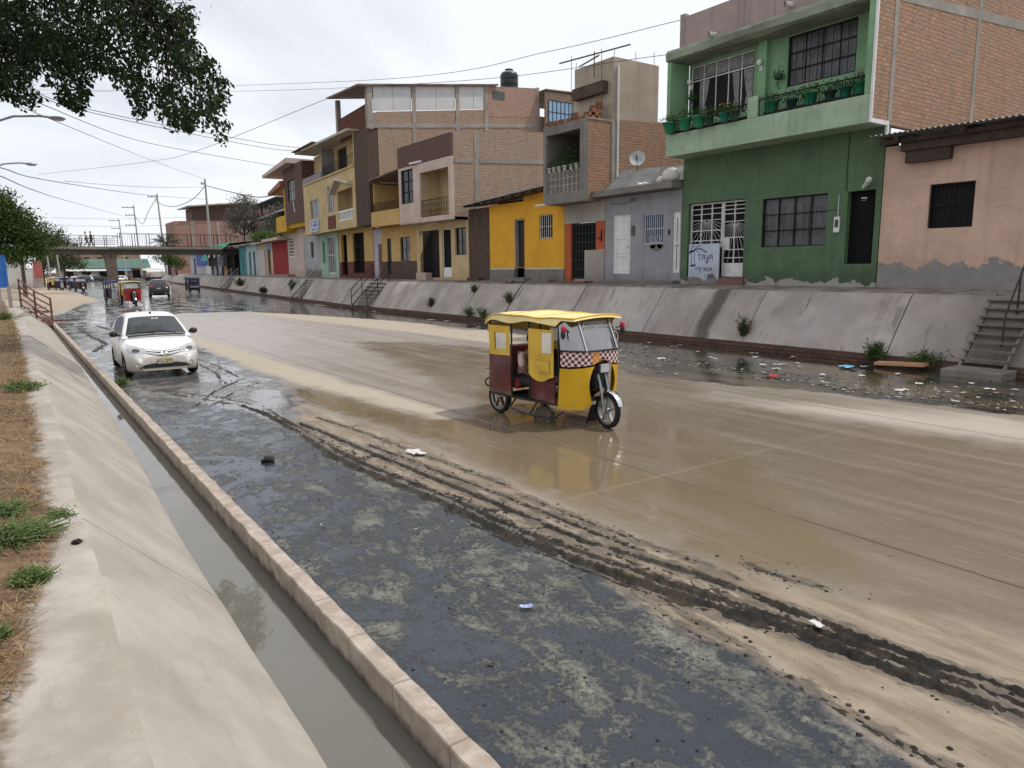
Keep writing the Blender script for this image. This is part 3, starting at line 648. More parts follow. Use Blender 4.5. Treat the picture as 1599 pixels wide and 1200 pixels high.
for a0, b0 in zip(js[:-1], js[1:]):
    ga, gb = a0 + random.uniform(.008, .03), b0 - random.uniform(.008, .03); n = 8
    off = random.uniform(-.012, .012); rows = []
    for i in range(n + 1):
        yy = ga + (gb - ga) * i / n
        row = [(17.72 + off, yy, .10), (17.74 + off, yy, .215)]
        for k in range(7):
            t = k / 6; wv = .014 * mnoise.fractal((t * 2, yy * .8, 5), .9, 2, 3)
            row.append((17.76 + off + 1.06 * t + wv, yy, .235 + 1.43 * t + .03 * math.sin(t * 3.14)))
        row.append((18.93 + off, yy, 1.685)); row.append((18.99, yy, 1.69)); rows.append(row)
    mb.grid(rows)
struct(bend(mb), 'canal_slope', RS)
mb = MB(); mb.grid([[(17.8, y, .05), (17.86, y, .20), (18.93, y, 1.62)] for y in np.linspace(-14, 300, 120)])
struct(bend(mb), 'slope_backing', simple('dark_wet_joint', (0.03, 0.026, 0.02), 0.9))
FOOT = brick('wet_red_footing', (0.13, 0.06, 0.04), (0.07, 0.045, 0.035), (0.04, 0.034, 0.028), .26, .10, .02, grime=.9, pale=.1)
mb = MB(); rows = []
for y in np.concatenate([np.arange(-14, 45, .25), np.arange(45, 300, 1.5)]):
    nn = .02 * mnoise.fractal((0, y * 2.4, 7), .8, 2, 4)
    rows.append([(17.42 + nn, y, -.1), (17.45 + nn, y, .10 + nn), (17.49 + nn, y, .185 + nn * .7), (17.62, y, .20 + nn * .5), (17.78, y, .21)])
mb.grid(rows)
struct(bend(mb), 'footing', FOOT)
def walk_material():
    g = G('dusty_walkway'); P = g.co.outputs['Object']
    c = g.mix(g.step(g.noise(P, 1.5, 7, 0.62), 0.35, 0.7), (0.14, 0.12, 0.105), (0.29, 0.255, 0.225))
    c = g.mix(g.step(g.noise(P, 9, 6, 0.7), 0.55, 0.7), c, (0.09, 0.075, 0.06))
    return g.out(c, 0.92, 0.2, g.bump(g.noise(P, 18, 6, 0.7), 0.5, 0.02))
mb = MB(); rows = []
for y in np.concatenate([np.arange(-16, 66, .5), np.arange(66, 300, 4)]):
    nn = .02 * mnoise.fractal((0, y * 1.4, 2), .8, 2, 4)
    rows.append([(18.955, y, 1.60), (18.955 + nn, y, 1.72 + nn), (19.3, y, 1.745 + nn), (19.7, y, 1.79 + nn), (20.4, y, 1.84), (22, y, 1.86)])
mb.grid(rows); struct(bend(mb), 'walkway', walk_material())
EARTH = concrete('dry_earth', (0.30, 0.245, 0.185), 0.3, 0.5, 0.95)
mb = MB(); mb.grid([[(21.9, y, 1.85), (60, y, 1.9), (600, y, 2.0)] for y in (-200, -16, 40, 43)] + [[(21.9 + .085 * (y - 43), y, 1.85), (60 + .085 * (y - 43), y, 1.9), (700, y, 2.0)] for y in (60, 100, 300)] + [[(-900, 300.5, 0.2), (60, 300.5, .2), (700, 300.5, .2)], [(-2500, 2500, .4), (200, 2500, .4), (2500, 2500, .4)]])
struct(mb, 'ground', EARTH)
mb = MB(); rows = []
for y in list(np.arange(52, 100, 2)) + [110, 130, 160, 200, 250, 300]:
    q = min(1, (y - 52) / 10)
    rows.append([(-600, y, .83), (-30, y, .83), (-6, y, .8), (-2, y, .78 - .1 * q), (-.4, y, .74 - .30 * q), (1.0, y, .4 - .25 * q + .03 * mnoise.noise((y, 0, 0))), (2.0, y, -.02), (3.2, y, -.06)])
mb.grid(rows); struct(mb, 'dirt_ramp', EARTH)
# ------------------------------------------------------------------ the row of houses on the right bank
BENDING = [False]
_build0 = MB.build
def _build_b(s, *a, **k):
    if BENDING[0]: bend(s)
    return _build0(s, *a, **k)
MB.build = _build_b
BLACK = simple('black_iron', (0.010, 0.010, 0.011), 0.7, .2)
WIRON = simple('white_iron', (0.55, 0.55, 0.53), 0.5)
WPAINT = simple('white_paint', (0.62, 0.62, 0.60), 0.6, var=.08)
DARK = simple('dark_interior', (0.010, 0.010, 0.010), 0.9)  # near-black colour stands in for unlit rooms, on panes and room boxes alike
GLASS = glass_dark()
GREYPANE = simple('greyed_pane', (0.085, 0.09, 0.094), 0.3, .3, var=.3, sc_=1.5)
CURT = simple('net_curtain', (0.22, 0.22, 0.22), 0.9, var=.3, sc_=6)
CONC = concrete('house_concrete', (0.31, 0.275, 0.24), 1.0, 0.5)
CONCD = concrete('weathered_concrete', (0.19, 0.175, 0.16), 1.0, 0.6)
RUST = simple('rusted_sheet', (0.16, 0.12, 0.10), 0.75, var=.35, sc_=1.2)
SHEET = simple('grey_corrugated_sheet', (0.22, 0.22, 0.22), 0.55, var=.3, sc_=1.0)
WOODD = simple('dark_wood', (0.045, 0.028, 0.018), 0.7, var=.3)
BR_A = brick('orange_side_brick', (0.46, 0.26, 0.16), (0.34, 0.20, 0.13), (0.24, 0.19, 0.145), .26, .11, .015, grime=.4, pale=.55, bump=1.0)
BR_B = brick('pale_side_brick', (0.43, 0.295, 0.21), (0.36, 0.25, 0.18), (0.29, 0.24, 0.195), .27, .13, .016, grime=.35, pale=.6, bump=1.0)
BR_D = brick('sooty_brick', (0.14, 0.085, 0.06), (0.10, 0.07, 0.055), (0.08, 0.065, 0.055), .26, .10, .02, grime=.6, pale=.2, bump=1.0)
BR_BR = brick('brown_facing_brick', (0.135, 0.075, 0.062), (0.10, 0.062, 0.055), (0.17, 0.13, 0.115), .22, .085, .008, grime=.3, pale=.15)
LEAFM = {}
def leafmat(name, c1, c2, trans=0.25):
    if name in MATS: return MATS[name]
    g = G(name); gi = g.new('ShaderNodeNewGeometry')
    c = g.mix(gi.outputs['Random Per Island'], c1, c2)
    g.out(c, 0.8, 0.15); g.p.inputs['Subsurface Weight'].default_value = 0.0
    tr = g.new('ShaderNodeBsdfTranslucent'); g.put(tr.inputs['Color'], c); ms = g.new('ShaderNodeMixShader'); ms.inputs[0].default_value = trans
    o = [x for x in g.n if x.type == 'OUTPUT_MATERIAL'][0]
    g.link(g.p.outputs[0], ms.inputs[1]); g.link(tr.outputs[0], ms.inputs[2]); g.link(ms.outputs[0], o.inputs['Surface'])
    MATS[name] = g.mat; return g.mat
LEAF_POT = leafmat('potplant_leaf', (0.03, 0.07, 0.02), (0.08, 0.13, 0.04))

def leaf(mb, c, size, m=0, ratio=0.55, nrm=None, droop=None):
    """one folded leaf of four triangles' worth of face"""
    a = Vector((random.gauss(0, 1), random.gauss(0, 1), random.gauss(0, .8))) if droop is None else Vector(droop) + Vector((random.gauss(0, .5), random.gauss(0, .5), random.gauss(0, .5)))
    if a.length < 1e-3: a = Vector((1, 0, 0))
    a.normalize(); b = a.cross(Vector((random.gauss(0, 1), random.gauss(0, 1), random.gauss(0, 1))))
    if b.length < 1e-3: b = a.orthogonal()
    b.normalize(); n = a.cross(b); c = Vector(c); h = size; w_ = size * ratio * .5; f = n * (w_ * .35)
    i = len(mb.v)
    mb.v += [tuple(c), tuple(c + a * h * .45 + b * w_ + f), tuple(c + a * h), tuple(c + a * h * .45 - b * w_ + f), tuple(c + a * h * .5)]
    for q in ((0, 4, 1), (1, 4, 2), (0, 3, 4), (3, 2, 4)):
        mb.f.append(tuple(i + k for k in q)); mb.m.append(m); mb.s.append(False)

def frame_x(mb, X, y0, y1, z0, z1, w_=.05, d=.05, nx=1, nz=1, m=0, mw=None):
    mw = mw or w_ * .7
    mb.box(X, y0, z0, X + d, y0 + w_, z1, m); mb.box(X, y1 - w_, z0, X + d, y1, z1, m)
    mb.box(X + .002, y0 + w_, z0, X + d - .002, y1 - w_, z0 + w_, m); mb.box(X + .002, y0 + w_, z1 - w_, X + d - .002, y1 - w_, z1, m)
    for i in range(1, nx):
        y = y0 + (y1 - y0) * i / nx; mb.box(X + .004, y - mw / 2, z0 + w_, X + d - .004, y + mw / 2, z1 - w_, m)
    for i in range(1, nz):
        z = z0 + (z1 - z0) * i / nz; mb.box(X + .007, y0 + w_, z - mw / 2, X + d - .007, y1 - w_, z + mw / 2, m)
def window(par, X, y0, y1, z0, z1, fm=None, pane=None, nx=2, nz=1, rec=.10, w_=.05, label=None):
    mb = MB(); frame_x(mb, X + rec, y0, y1, z0, z1, w_, .05, nx, nz)
    o = mb.build('window', fm or BLACK, par)
    if label: o['label'] = label
    mb = MB(); mb.box(X + rec + .03, y0 + .01, z0 + .01, X + rec + .06, y1 - .01, z1 - .01)
    mb.build('pane', pane or GLASS, o)
    return o
def grille(par, X, y0, y1, z0, z1, m=None, nv=6, nh=3, r=.009, name='grille', extra=None):
    mb = MB()
    for i in range(nv + 1):
        y = y0 + (y1 - y0) * i / nv; mb.box(X - r, y - r, z0, X + r, y + r, z1)
    for i in range(nh + 1):
        z = z0 + (z1 - z0) * i / nh; mb.box(X - r * .6 - .004, y0, z - r, X + r * .6 + .003, y1, z + r)
    if extra: extra(mb)
    return mb.build(name, m or BLACK, par)
def door(par, X, y0, y1, z0, z1, m, rec=.12, panels=2, fm=None, label=None, glazed=False):
    mb = MB(); mb.box(X + rec, y0 + .05, z0, X + rec + .05, y1 - .05, z1 - .05)
    for k in range(panels):
        a = z0 + .12 + (z1 - z0 - .25) * k / panels; b = z0 + (z1 - z0 - .25) * (k + 1) / panels + .04
        frame_x(mb, X + rec - .018, y0 + .14, y1 - .14, a, b, .045, .018)
    o = mb.build('door', m, par)
    if label: o['label'] = label
    mb = MB(); mb.box(X + rec - .02, y0, z0, X + rec + .07, y0 + .05, z1); mb.box(X + rec - .02, y1 - .05, z0, X + rec + .07, y1, z1); mb.box(X + rec - .018, y0 + .05, z1 - .05, X + rec + .068, y1 - .05, z1)
    mb.build('door_frame', fm or m, o)
    mb = MB(); mb.tube([(X + rec - .001, y0 + .11, (z0 + z1) / 2 - .1), (X + rec - .05, y0 + .11, (z0 + z1) / 2 - .1), (X + rec - .05, y0 + .2, (z0 + z1) / 2 - .1)], .011, 6)
    mb.build('handle', BLACK, o)
    return o
def scroll_rail(par, X, y0, y1, z0, z1, m=None, name='railing', step_=.28):
    mb = MB(); mb.box(X - .02, y0, z1 - .03, X + .02, y1, z1); mb.box(X - .015, y0, z0, X + .015, y1, z0 + .025)
    n = max(2, int((y1 - y0) / step_)); h = z1 - z0
    for i in range(n + 1):
        y = y0 + (y1 - y0) * i / n; mb.box(X - .008, y - .008, z0 + .025, X + .008, y + .008, z1 - .03)
        if i < n:
            yc = y + (y1 - y0) / n / 2; r_ = (y1 - y0) / n * .36
            for s_, cz in ((1, z0 + h * .30), (-1, z0 + h * .68)):
                mb.tube([(X, yc + s_ * r_ * (1 - .55 * t / 9) * math.cos(.7 * t), cz + r_ * (1.1 - .5 * t / 9) * math.sin(.7 * t)) for t in range(10)], .007, 4, caps=False)
    return mb.build(name, m or BLACK, par)
def plantpot(name, label, x, y, z, r, h, pm, group, n=46, spread=.17, up=.22, lm=None, hook=True, flower=None):
    t = thing(name, label, 'flower pot', (x, y, z), random.uniform(0, 6), group)
    mb = MB(); k = [(0.001, 0), (r * .68, 0), (r * .74, .01), (r * .98, h * .86), (r * 1.1, h * .86), (r * 1.12, h), (r * .98, h), (r * .92, h * .9), (.001, h * .88)]
    mb.lathe(k, 14); mb.build('pot', pm, t, wl=False)
    mb = MB()
    for i in range(n):
        a = random.uniform(0, 6.283); q = random.random() ** .6
        leaf(mb, (spread * q * math.cos(a), spread * q * math.sin(a), h * .9 + random.uniform(-.06, up) * (1.2 - q * .6)), random.uniform(.04, .09))
    for i in range(7):
        a = random.uniform(0, 6.283); mb.tube([(0, 0, h * .85), (.05 * math.cos(a), .05 * math.sin(a), h + up * .4), (spread * .7 * math.cos(a), spread * .7 * math.sin(a), h + up * .7)], .004, 4)
    mb.build('plant', lm or LEAF_POT, t, wl=False)
    if flower:
        mb = MB()
        for i in range(5):
            a = random.uniform(0, 6.283); q = random.random(); mb.ball((spread * q * math.cos(a), spread * q * math.sin(a), h + up * random.uniform(.5, 1)), .022, 7, 5)
        mb.build('blossom', flower, t, wl=False)
    return t

# ---------- pink single-storey house at the right edge
H = thing('house', 'single storey pink plastered house with peeled grey foot and one dark barred window', 'house', (19.9, 4, 1.8))
PINK = plaster('pink_render', (0.55, 0.375, 0.29), .4, peel=.62, peel_col=(0.25, 0.235, 0.225), dirt_col=(0.28, 0.19, 0.15), streak=.35)
mb = MB(); mb.wallx(19.9, -6, 10.74, 1.7, 5.56, .22, [(8.42, 9.50, 3.34, 4.46)]); mb.build('wall', PINK, H)
mb = MB(); mb.box(20.11, -6.0, 1.7, 30, -5.8, 5.5); mb.box(29.8, -5.8, 1.7, 30.0, 10.7, 5.9); mb.build('side_wall', BR_D, H)
mb = MB()
for i in range(121):                                                # corrugated sheet roof
    pass
rows = []
for i in range(0, 640):
    y = -6.3 + i * (17.2 / 639); zc = .020 * math.sin(i * 2 * math.pi / 5)
    rows.append([(19.18, y, 5.75 + .013 * (y - 8) + zc), (24, y, 6.05 + zc), (30.2, y, 6.4 + zc)])
mb.grid(rows); mb.grid([[(p[0] + .003, p[1], p[2] - .012) for p in r] for r in rows], flip=True)
mb.build('roof', SHEET, H)
mb = MB()
for y in np.arange(-5.8, 10.7, 1.6): mb.bar((19.35, y, 5.66), (29.6, y, 6.25), .09, .12)
mb.box(19.52, -6.0, 5.56, 19.60, 10.7, 5.68); mb.build('rafter', WOODD, H)
mb = MB(); mb.box(19.62, -6, 5.35, 19.88, 10.2, 5.66); mb.box(19.7, 9.0, 5.05, 19.89, 10.1, 5.35); mb.build('soffit_board', WOODD, H)
window(H, 19.9, 8.42, 9.50, 3.34, 4.46, BLACK, DARK, 2, 2, .12)
grille(H, 19.93, 8.45, 9.47, 3.37, 4.43, BLACK, 9, 2)

# ---------- green two-storey house
H = thing('house', 'two storey green house with pot lined balcony and raw brick side wall', 'house', (19.9, 14.3, 1.8))
GREEN_D = plaster('dark_green_render', (0.094, 0.150, 0.084), .55, peel=.16, peel_col=(0.33, 0.32, 0.29), dirt_col=(0.035, 0.05, 0.03), streak=.3)
GREEN_L = plaster('light_green_render', (0.33, 0.43, 0.305), .0, dirt_col=(0.12, 0.15, 0.11), streak=.35)
GREEN_M = plaster('mid_green_render', (0.20, 0.345, 0.20), .0, dirt_col=(0.07, 0.12, 0.07), streak=.2)
PARA = plaster('pinkish_parapet', (0.33, 0.255, 0.235), .0, dirt_col=(0.17, 0.14, 0.13), streak=.5)
gate = (15.24, 17.62, 2.05, 4.58); wn = (12.36, 14.58, 3.0, 4.50); dr = (10.93, 11.74, 2.45, 4.48)
mb = MB(); mb.wallx(19.9, 10.77, 17.90, 1.72, 6.13, .25, [gate, wn, dr]); mb.build('wall', GREEN_D, H)
mb = MB(); mb.box(20.62, 10.8, 1.8, 20.7, 17.88, 6.0); mb.build('dark_room', DARK, H)
mb = MB(); mb.box(19.0, 10.77, 6.12, 19.14, 17.92, 6.84); mb.box(19.14, 10.77, 6.12, 19.95, 17.92, 6.24); mb.box(19.0, 14.26, 6.842, 19.14, 14.62, 7.46)
mb.build('balcony_front', GREEN_L, H, bevel=.012)
mb = MB(); mb.box(19.0, 17.76, 6.845, 19.9, 17.918, 9.18); mb.build('balcony_side', GREEN_M, H); mb = MB(); mb.box(19.003, 10.78, 6.845, 19.9, 10.94, 9.18); mb.build('balcony_side', GREEN_M, H)
wl1 = (15.12, 17.68, 7.28, 9.12); wl2 = (11.76, 13.92, 7.72, 9.16)
mb = MB(); mb.wallx(19.9, 10.96, 17.74, 6.26, 9.2, .2, [wl1, wl2]); mb.box(19.72, 14.55, 6.26, 19.897, 14.85, 9.2); mb.build('balcony_back', GREEN_M, H)
mb = MB(); n = 40; rows = []                                          # roof slab with its broken, spalled lip
for i in range(n + 1):
    y = 10.74 + (17.98 - 10.74) * i / n; j = .03 * mnoise.fractal((y * 2.4, 0, 1), .8, 2, 4); bite = .16 * max(0, 1 - abs(y - 14.6) / 1.6)
    rows.append([(19.95, y, 9.2), (19.1 + j + bite, y, 9.2), (18.97 + j * .6 + bite * .6, y, 9.24 + bite * .5), (18.96, y, 9.46 + j), (19.02 + j, y, 9.56 + j), (19.98, y, 9.58)])
mb.grid(rows, sm=False, flip=True); mb.build('roof_slab', concrete('green_washed_slab', (0.26, 0.29, 0.22), 1.4, .7), H)
mb = MB(); mb.box(19.12, 10.9, 9.56, 19.27, 17.46, 10.50); mb.box(19.10, 13.9, 9.57, 19.29, 14.15, 10.56); mb.box(19.10, 17.3, 9.565, 19.29, 17.5, 10.6); mb.box(19.27, 17.3, 9.56, 26, 17.44, 10.5); mb.build('parapet', PARA, H)
mb = MB(); mb.wally(10.74, [(19.02, 6.14), (33, 6.14), (33, 12.5), (19.02, 12.2)], .18); mb.build('side_wall', BR_A, H)
mb = MB()
for x in (19.86, 24.55, 28.6): mb.box(x, 10.725, 6.14, x + .2, 10.745, 12.3)
mb.hexa([(20.06, 10.727, 9.3), (33, 10.727, 10.2), (33, 10.745, 10.2), (20.06, 10.745, 9.3), (20.06, 10.727, 9.55), (33, 10.727, 10.5), (33, 10.745, 10.5), (20.06, 10.745, 9.55)]); mb.build('concrete_frame', CONC, H)
mb = MB(); mb.box(19.0, 10.705, 6.12, 19.9, 10.768, 6.23); mb.box(18.995, 10.70, 6.12, 19.05, 10.768, 9.5); mb.box(19.83, 10.7, 5.9, 19.92, 10.768, 6.118); mb.build('white_trim', WPAINT, H)
mb = MB(); mb.box(20.16, 17.7, 1.7, 32, 17.89, 6.0); mb.build('end_wall', BR_D, H)
o = window(H, 19.9, *wl1, WPAINT, DARK, 5, 1, .06, .04)
mb = MB(); mb.box(19.955, 15.16, 8.62, 19.975, 17.64, 8.66); mb.build('transom', WPAINT, o)
mb = MB()
for (a, b, t) in ((15.2, 15.62, 0), (16.85, 17.35, 1), (15.72, 16.05, 0)):
    rows = []
    for k in range(9):
        z = 8.6 - 1.25 * k / 8; pin = .5 + .5 * abs(k / 8 - .62) ** .7
        rows.append([(19.974 + .012 * math.sin(u * 19), (a if t == 0 else b - (b - a) * pin) + (b - a) * pin * u, z) for u in np.linspace(0, 1, 12)])
    mb.grid(rows)
mb.grid([[(19.977 + .006 * math.sin(u * 80), 15.2 + 2.4 * u, z) for u in np.linspace(0, 1, 60)] for z in (9.06, 8.7)]); mb.build('curtain', CURT, o)
window(H, 19.9, *wl2, BLACK, GREYPANE, 4, 3, .08, .03)
def scroll_extra(mb):
    for k in range(11):
        yc = 11.95 + k * .18; mb.tube([(19.93, yc + .07 * math.cos(a_), 8.2 + .25 * math.sin(a_ * .5) + .03 * k % .3) for a_ in np.linspace(0, 5, 9)], .006, 4, caps=False)
grille(H, 19.93, wl2[0] + .03, wl2[1] - .03, wl2[2] + .03, wl2[3] - .03, BLACK, 9, 3, .007, extra=scroll_extra)
scroll_rail(H, 19.07, 10.96, 14.24, 6.86, 7.36, BLACK, 'railing', .3)
scroll_rail(H, 19.07, 14.64, 17.74, 6.86, 7.30, BLACK, 'railing', .3)
for y, zz_ in ((16.05, 9.62), (13.35, 9.74)):
    mb = MB(); mb.tube([(18.80, y, zz_ - .02), (19.2, y, zz_ + .02)], .075, 10, caps=False); mb.tube([(18.80, y, zz_ - .02), (19.2, y, zz_ + .02)], .06, 10, caps=False); mb.build('drain_pipe', WPAINT, H)
for y in (17.5, 14.72):
    mb = MB(); mb.box(19.70, y - .05, 8.35, 19.74, y + .05, 8.5); mb.ball((19.62, y, 8.58), (.08, .08, .1), 9, 7); mb.tube([(19.73, y, 8.42), (19.64, y, 8.44), (19.62, y, 8.5)], .012, 5); mb.build('wall_lamp', WPAINT, H)
mb = MB(); mb.box(19.24, 11.0, 6.25, 19.5, 14.2, 6.98); mb.build('planter', simple('dark_planter', (.03, .028, .022), .9), H); mb = MB(); mb.box(19.24, 14.7, 6.25, 19.5, 17.7, 6.98); mb.build('planter', simple('dark_planter', (.03, .028, .022), .9), H)
# gate, window and door of the ground floor
def sun_rays(mb, X, yc, zc, y0, y1, z0, z1, r=.008, nn=15):
    for k in range(nn):
        a_ = math.pi * (1.08 + .84 * k / (nn - 1)); d = (math.cos(a_), math.sin(a_)); t = 9
        if d[0] > 1e-6: t = min(t, (y1 - yc) / d[0])
        if d[0] < -1e-6: t = min(t, (y0 - yc) / d[0])
        if d[1] < -1e-6: t = min(t, (z0 - zc) / d[1])
        mb.tube([(X, yc + .1 * d[0], zc + .1 * d[1]), (X, yc + t * d[0], zc + t * d[1])], r, 4, caps=False)
    mb.tube([(X, yc + .1 * math.cos(a_), zc + .1 * math.sin(a_)) for a_ in np.linspace(math.pi, 2 * math.pi, 9)], r * 1.3, 4, caps=False)
gt = MB(); X0 = 20.02
frame_x(gt, X0, 16.22, 17.60, 3.06, 4.56, .05, .05, 3, 1); frame_x(gt, X0 + .001, 15.26, 16.20, 2.07, 4.56, .05, .05, 2, 1)
for z in (4.36, 4.18, 3.98): gt.box(X0 + .012, 16.27, z, X0 + .03, 17.55, z + .02)
for z in (4.40, 4.27, 4.13, 3.88): gt.box(X0 + .012, 15.31, z, X0 + .03, 16.15, z + .025)
for z in (3.62, 3.28): gt.box(X0 + .01, 16.27, z, X0 + .034, 17.55, z + .03)
for z in (3.35, 2.95, 2.68): gt.box(X0 + .01, 15.31, z, X0 + .034, 16.15, z + .03)
sun_rays(gt, X0 + .025, 16.9, 4.0, 16.3, 17.55, 3.1, 4.1); sun_rays(gt, X0 + .025, 15.73, 3.86, 15.31, 16.15, 2.55, 3.9)
gt.box(X0 + .008, 15.31, 2.10, X0 + .04, 16.15, 2.52); gt.box(X0 + .006, 15.92, 2.97, X0 + .042, 16.15, 3.34)
go = gt.build('gate', WIRON, H); mb = MB(); mb.box(20.16, 15.24, 2.05, 20.2, 17.62, 4.58); mb.build('pane', DARK, go)
mb = MB(); mb.box(19.74, 15.1, 1.74, 19.96, 16.2, 1.93); mb.box(19.82, 15.15, 1.93, 19.98, 16.18, 2.04); mb.build('step', simple('red_step', (0.16, 0.085, 0.07), .85), H)
window(H, 19.9, *wn, BLACK, GREYPANE, 4, 3, .10, .03)
def hexes(mb):
    for yc in (12.63, 13.47, 14.31):
        mb.tube([(19.955, yc + a_, zc) for a_, zc in ((0, 3.3), (.1, 3.45), (.1, 4.05), (0, 4.2), (-.1, 4.05), (-.1, 3.45), (0, 3.3))], .006, 4, caps=False)
    for yc in (13.05, 13.9):
        for q in (-.09, .09): mb.tube([(19.955, yc + q, 3.25), (19.955, yc + q, 4.25)], .008, 4, caps=False)
grille(H, 19.96, wn[0] + .02, wn[1] - .02, wn[2] + .02, wn[3] - .02, BLACK, 4, 3, .008, extra=hexes)
door(H, 19.9, *dr, simple('black_door', (0.008, 0.008, 0.008), .85, .15), .2, 2)
mb = MB()
for k in range(4): mb.box(19.92 + k * .06, dr[0], 1.78 + k * .165, 20.14, dr[1], 1.78 + (k + 1) * .165 - .003)
mb.build('brick_steps', brick('step_brick', (.17, .085, .065), (.13, .07, .055), (.1, .08, .07), .22, .08, .01), H)
mb = MB(); mb.box(19.86, 11.93, 3.36, 19.9, 12.10, 3.80); mb.tube([(19.885, 12.0, 3.8), (19.885, 12.0, 4.4)], .012, 6); o = mb.build('meter_box', WPAINT, H)
mb = MB(); mb.box(19.855, 11.96, 3.5, 19.862, 12.07, 3.72); mb.build('meter_window', GLASS, o)
mb = MB(); mb.tube([(19.89, 11.78, 4.5), (19.875, 11.8, 5.0), (19.89, 11.79, 6.1)], .009, 5); mb.tube([(19.89, 12.38, 4.0), (19.88, 12.2, 4.0), (19.89, 12.03, 4.0)], .006, 4); mb.build('wall_cable', BLACK, H)
mb = MB(); mb.tube([(19.86, 11.28, 4.55), (19.72, 11.12, 4.62), (19.62, 11.0, 4.72)], [.05, .06, .08], 8); mb.ball((19.62, 10.99, 4.73), .07); mb.build('door_lamp', WPAINT, H)
mb = MB(); mb.box(20.085, 11.28, 4.22, 20.10, 11.45, 4.30); mb.build('house_number', WPAINT, H)
# painted blue marks on the wall right of the gate
mb = MB()
for (a, b) in (((15.17, 3.66), (15.0, 3.64)), ((15.15, 3.55), (15.08, 3.46)), ((15.08, 3.46), (15.0, 3.56)), ((15.12, 3.38), (15.02, 3.36))): mb.bar((19.893, a[0], a[1]), (19.893, b[0], b[1]), .02, .012, up=(1, 0, 0))
mb.build('blue_scrawl', simple('faded_blue_paint', (.12, .19, .30), .8), H)
# hand-painted board in front of the gate
t = thing('signboard', 'white hand painted board with blue tree swing and TAYA lettering at the gate', 'sign', (19.84, 16.8, 1.87))
BOARD = plaster('sign_white', (0.46, 0.52, 0.60), .35, peel=.2, peel_col=(0.2, 0.18, 0.16), dirt_col=(.22, .21, .2), streak=.25)
mb = MB(); mb.box(19.80, 16.14, 1.80, 19.84, 17.46, 3.18); mb.build('board', BOARD, t)
BLUE = simple('blue_brush_paint', (0.015, 0.03, 0.16), .7)
mb = MB()
def stroke(pts, wd=.03):                                               # (u,v) on the board, u from the left edge, v from the top
    for (a, b) in zip(pts[:-1], pts[1:]): mb.bar((19.797, 17.46 - a[0], 3.18 - a[1]), (19.797, 17.46 - b[0], 3.18 - b[1]), .008, wd, up=(1, 0, 0)) if False else mb.hexa(_flat(a, b, wd))
def _flat(a, b, wd):
    ax, az, bx_, bz = 17.46 - a[0], 3.18 - a[1], 17.46 - b[0], 3.18 - b[1]; d = math.hypot(bx_ - ax, bz - az) or 1e-6
    ny, nz = -(bz - az) / d * wd / 2, (bx_ - ax) / d * wd / 2; ey, ez = (bx_ - ax) / d * wd * .3, (bz - az) / d * wd * .3
    P = [(ax - ey + ny, az - ez + nz), (ax - ey - ny, az - ez - nz), (bx_ + ey - ny, bz + ez - nz), (bx_ + ey + ny, bz + ez + nz)]
    return [(19.7985, y, z) for y, z in P] + [(19.794, y, z) for y, z in P]
stroke([(.0, .33), (.08, .25), (.2, .22), (.28, .21), (.36, .16), (.5, .155), (.6, .19), (.72, .26), (.80, .28)], .035); stroke([(.05, .26), (.22, .23)], .07)
stroke([(.1, .2), (.16, .09), (.22, .05)], .02); stroke([(.25, .18), (.36, .09), (.56, .05)], .018); stroke([(.33, .23), (.43, .26), (.48, .31)], .016)
stroke([(.13, .28), (.13, .70)], .016); stroke([(.265, .28), (.265, .70)], .016); stroke([(.11, .74), (.3, .72)], .07)
mb.build('tree_swing_drawing', BLUE, t)
mb = MB()
def letters(txt, u, v, w_, h, wd):
    F = {'T': [[(0, 0), (1, 0)], [(.5, 0), (.45, 1)]], 'A': [[(0, 1), (.2, .1), (.7, .05), (.9, 1)], [(.1, .55), (.85, .5)]], 'Y': [[(0, .1), (.1, .7), (.6, .7), (.9, .1)], [(.85, .2), (.7, 1.3), (.35, 1.6), (.2, 1.3), (.6, 1.05)]],
         'V': [[(0, 0), (.45, 1), (.9, 0)]], 'O': [[(.1, .1), (.8, .05), (.9, .9), (.15, 1), (.1, .1)]], 'I': [[(.5, 0), (.5, 1)]], 'M': [[(0, 1), (.1, 0), (.5, .6), (.85, 0), (.95, 1)]], 'D': [[(.1, 0), (.1, 1), (.8, .8), (.85, .25), (.1, 0)]],
         'E': [[(.85, 0), (.1, 0), (.1, 1), (.85, 1)], [(.1, .5), (.7, .5)]], 'S': [[(.85, .1), (.2, .05), (.15, .45), (.8, .55), (.8, .95), (.1, 1)]], 'C': [[(.85, .1), (.15, .1), (.15, .95), (.85, .95)]], 'R': [[(.1, 1), (.1, 0), (.8, .1), (.75, .45), (.1, .5), (.85, 1)]], 'P': [[(.1, 1), (.1, 0), (.85, .1), (.8, .5), (.1, .55)]], 'L': [[(.1, 0), (.1, 1), (.85, 1)]], 'U': [[(.1, 0), (.15, .95), (.8, .95), (.85, 0)]], 'N': [[(.1, 1), (.1, 0), (.85, 1), (.85, 0)]], ' ': []}
    for i, ch in enumerate(txt):
        for ln in F.get(ch, []): stroke([(u + (i + p[0] * .82) * w_, v + p[1] * h) for p in ln], wd)
letters('TAYA', .42, .36, .17, .19, .026); letters('VOY', .30, .78, .10, .12, .013); letters('MODA', .68, .80, .10, .13, .014); letters('L', .72, 1.0, .09, .12, .012); letters('UNA', .84, 1.04, .09, .13, .012)
mb.build('lettering', simple('purple_brush_paint', (0.06, 0.05, 0.20), .7), t)

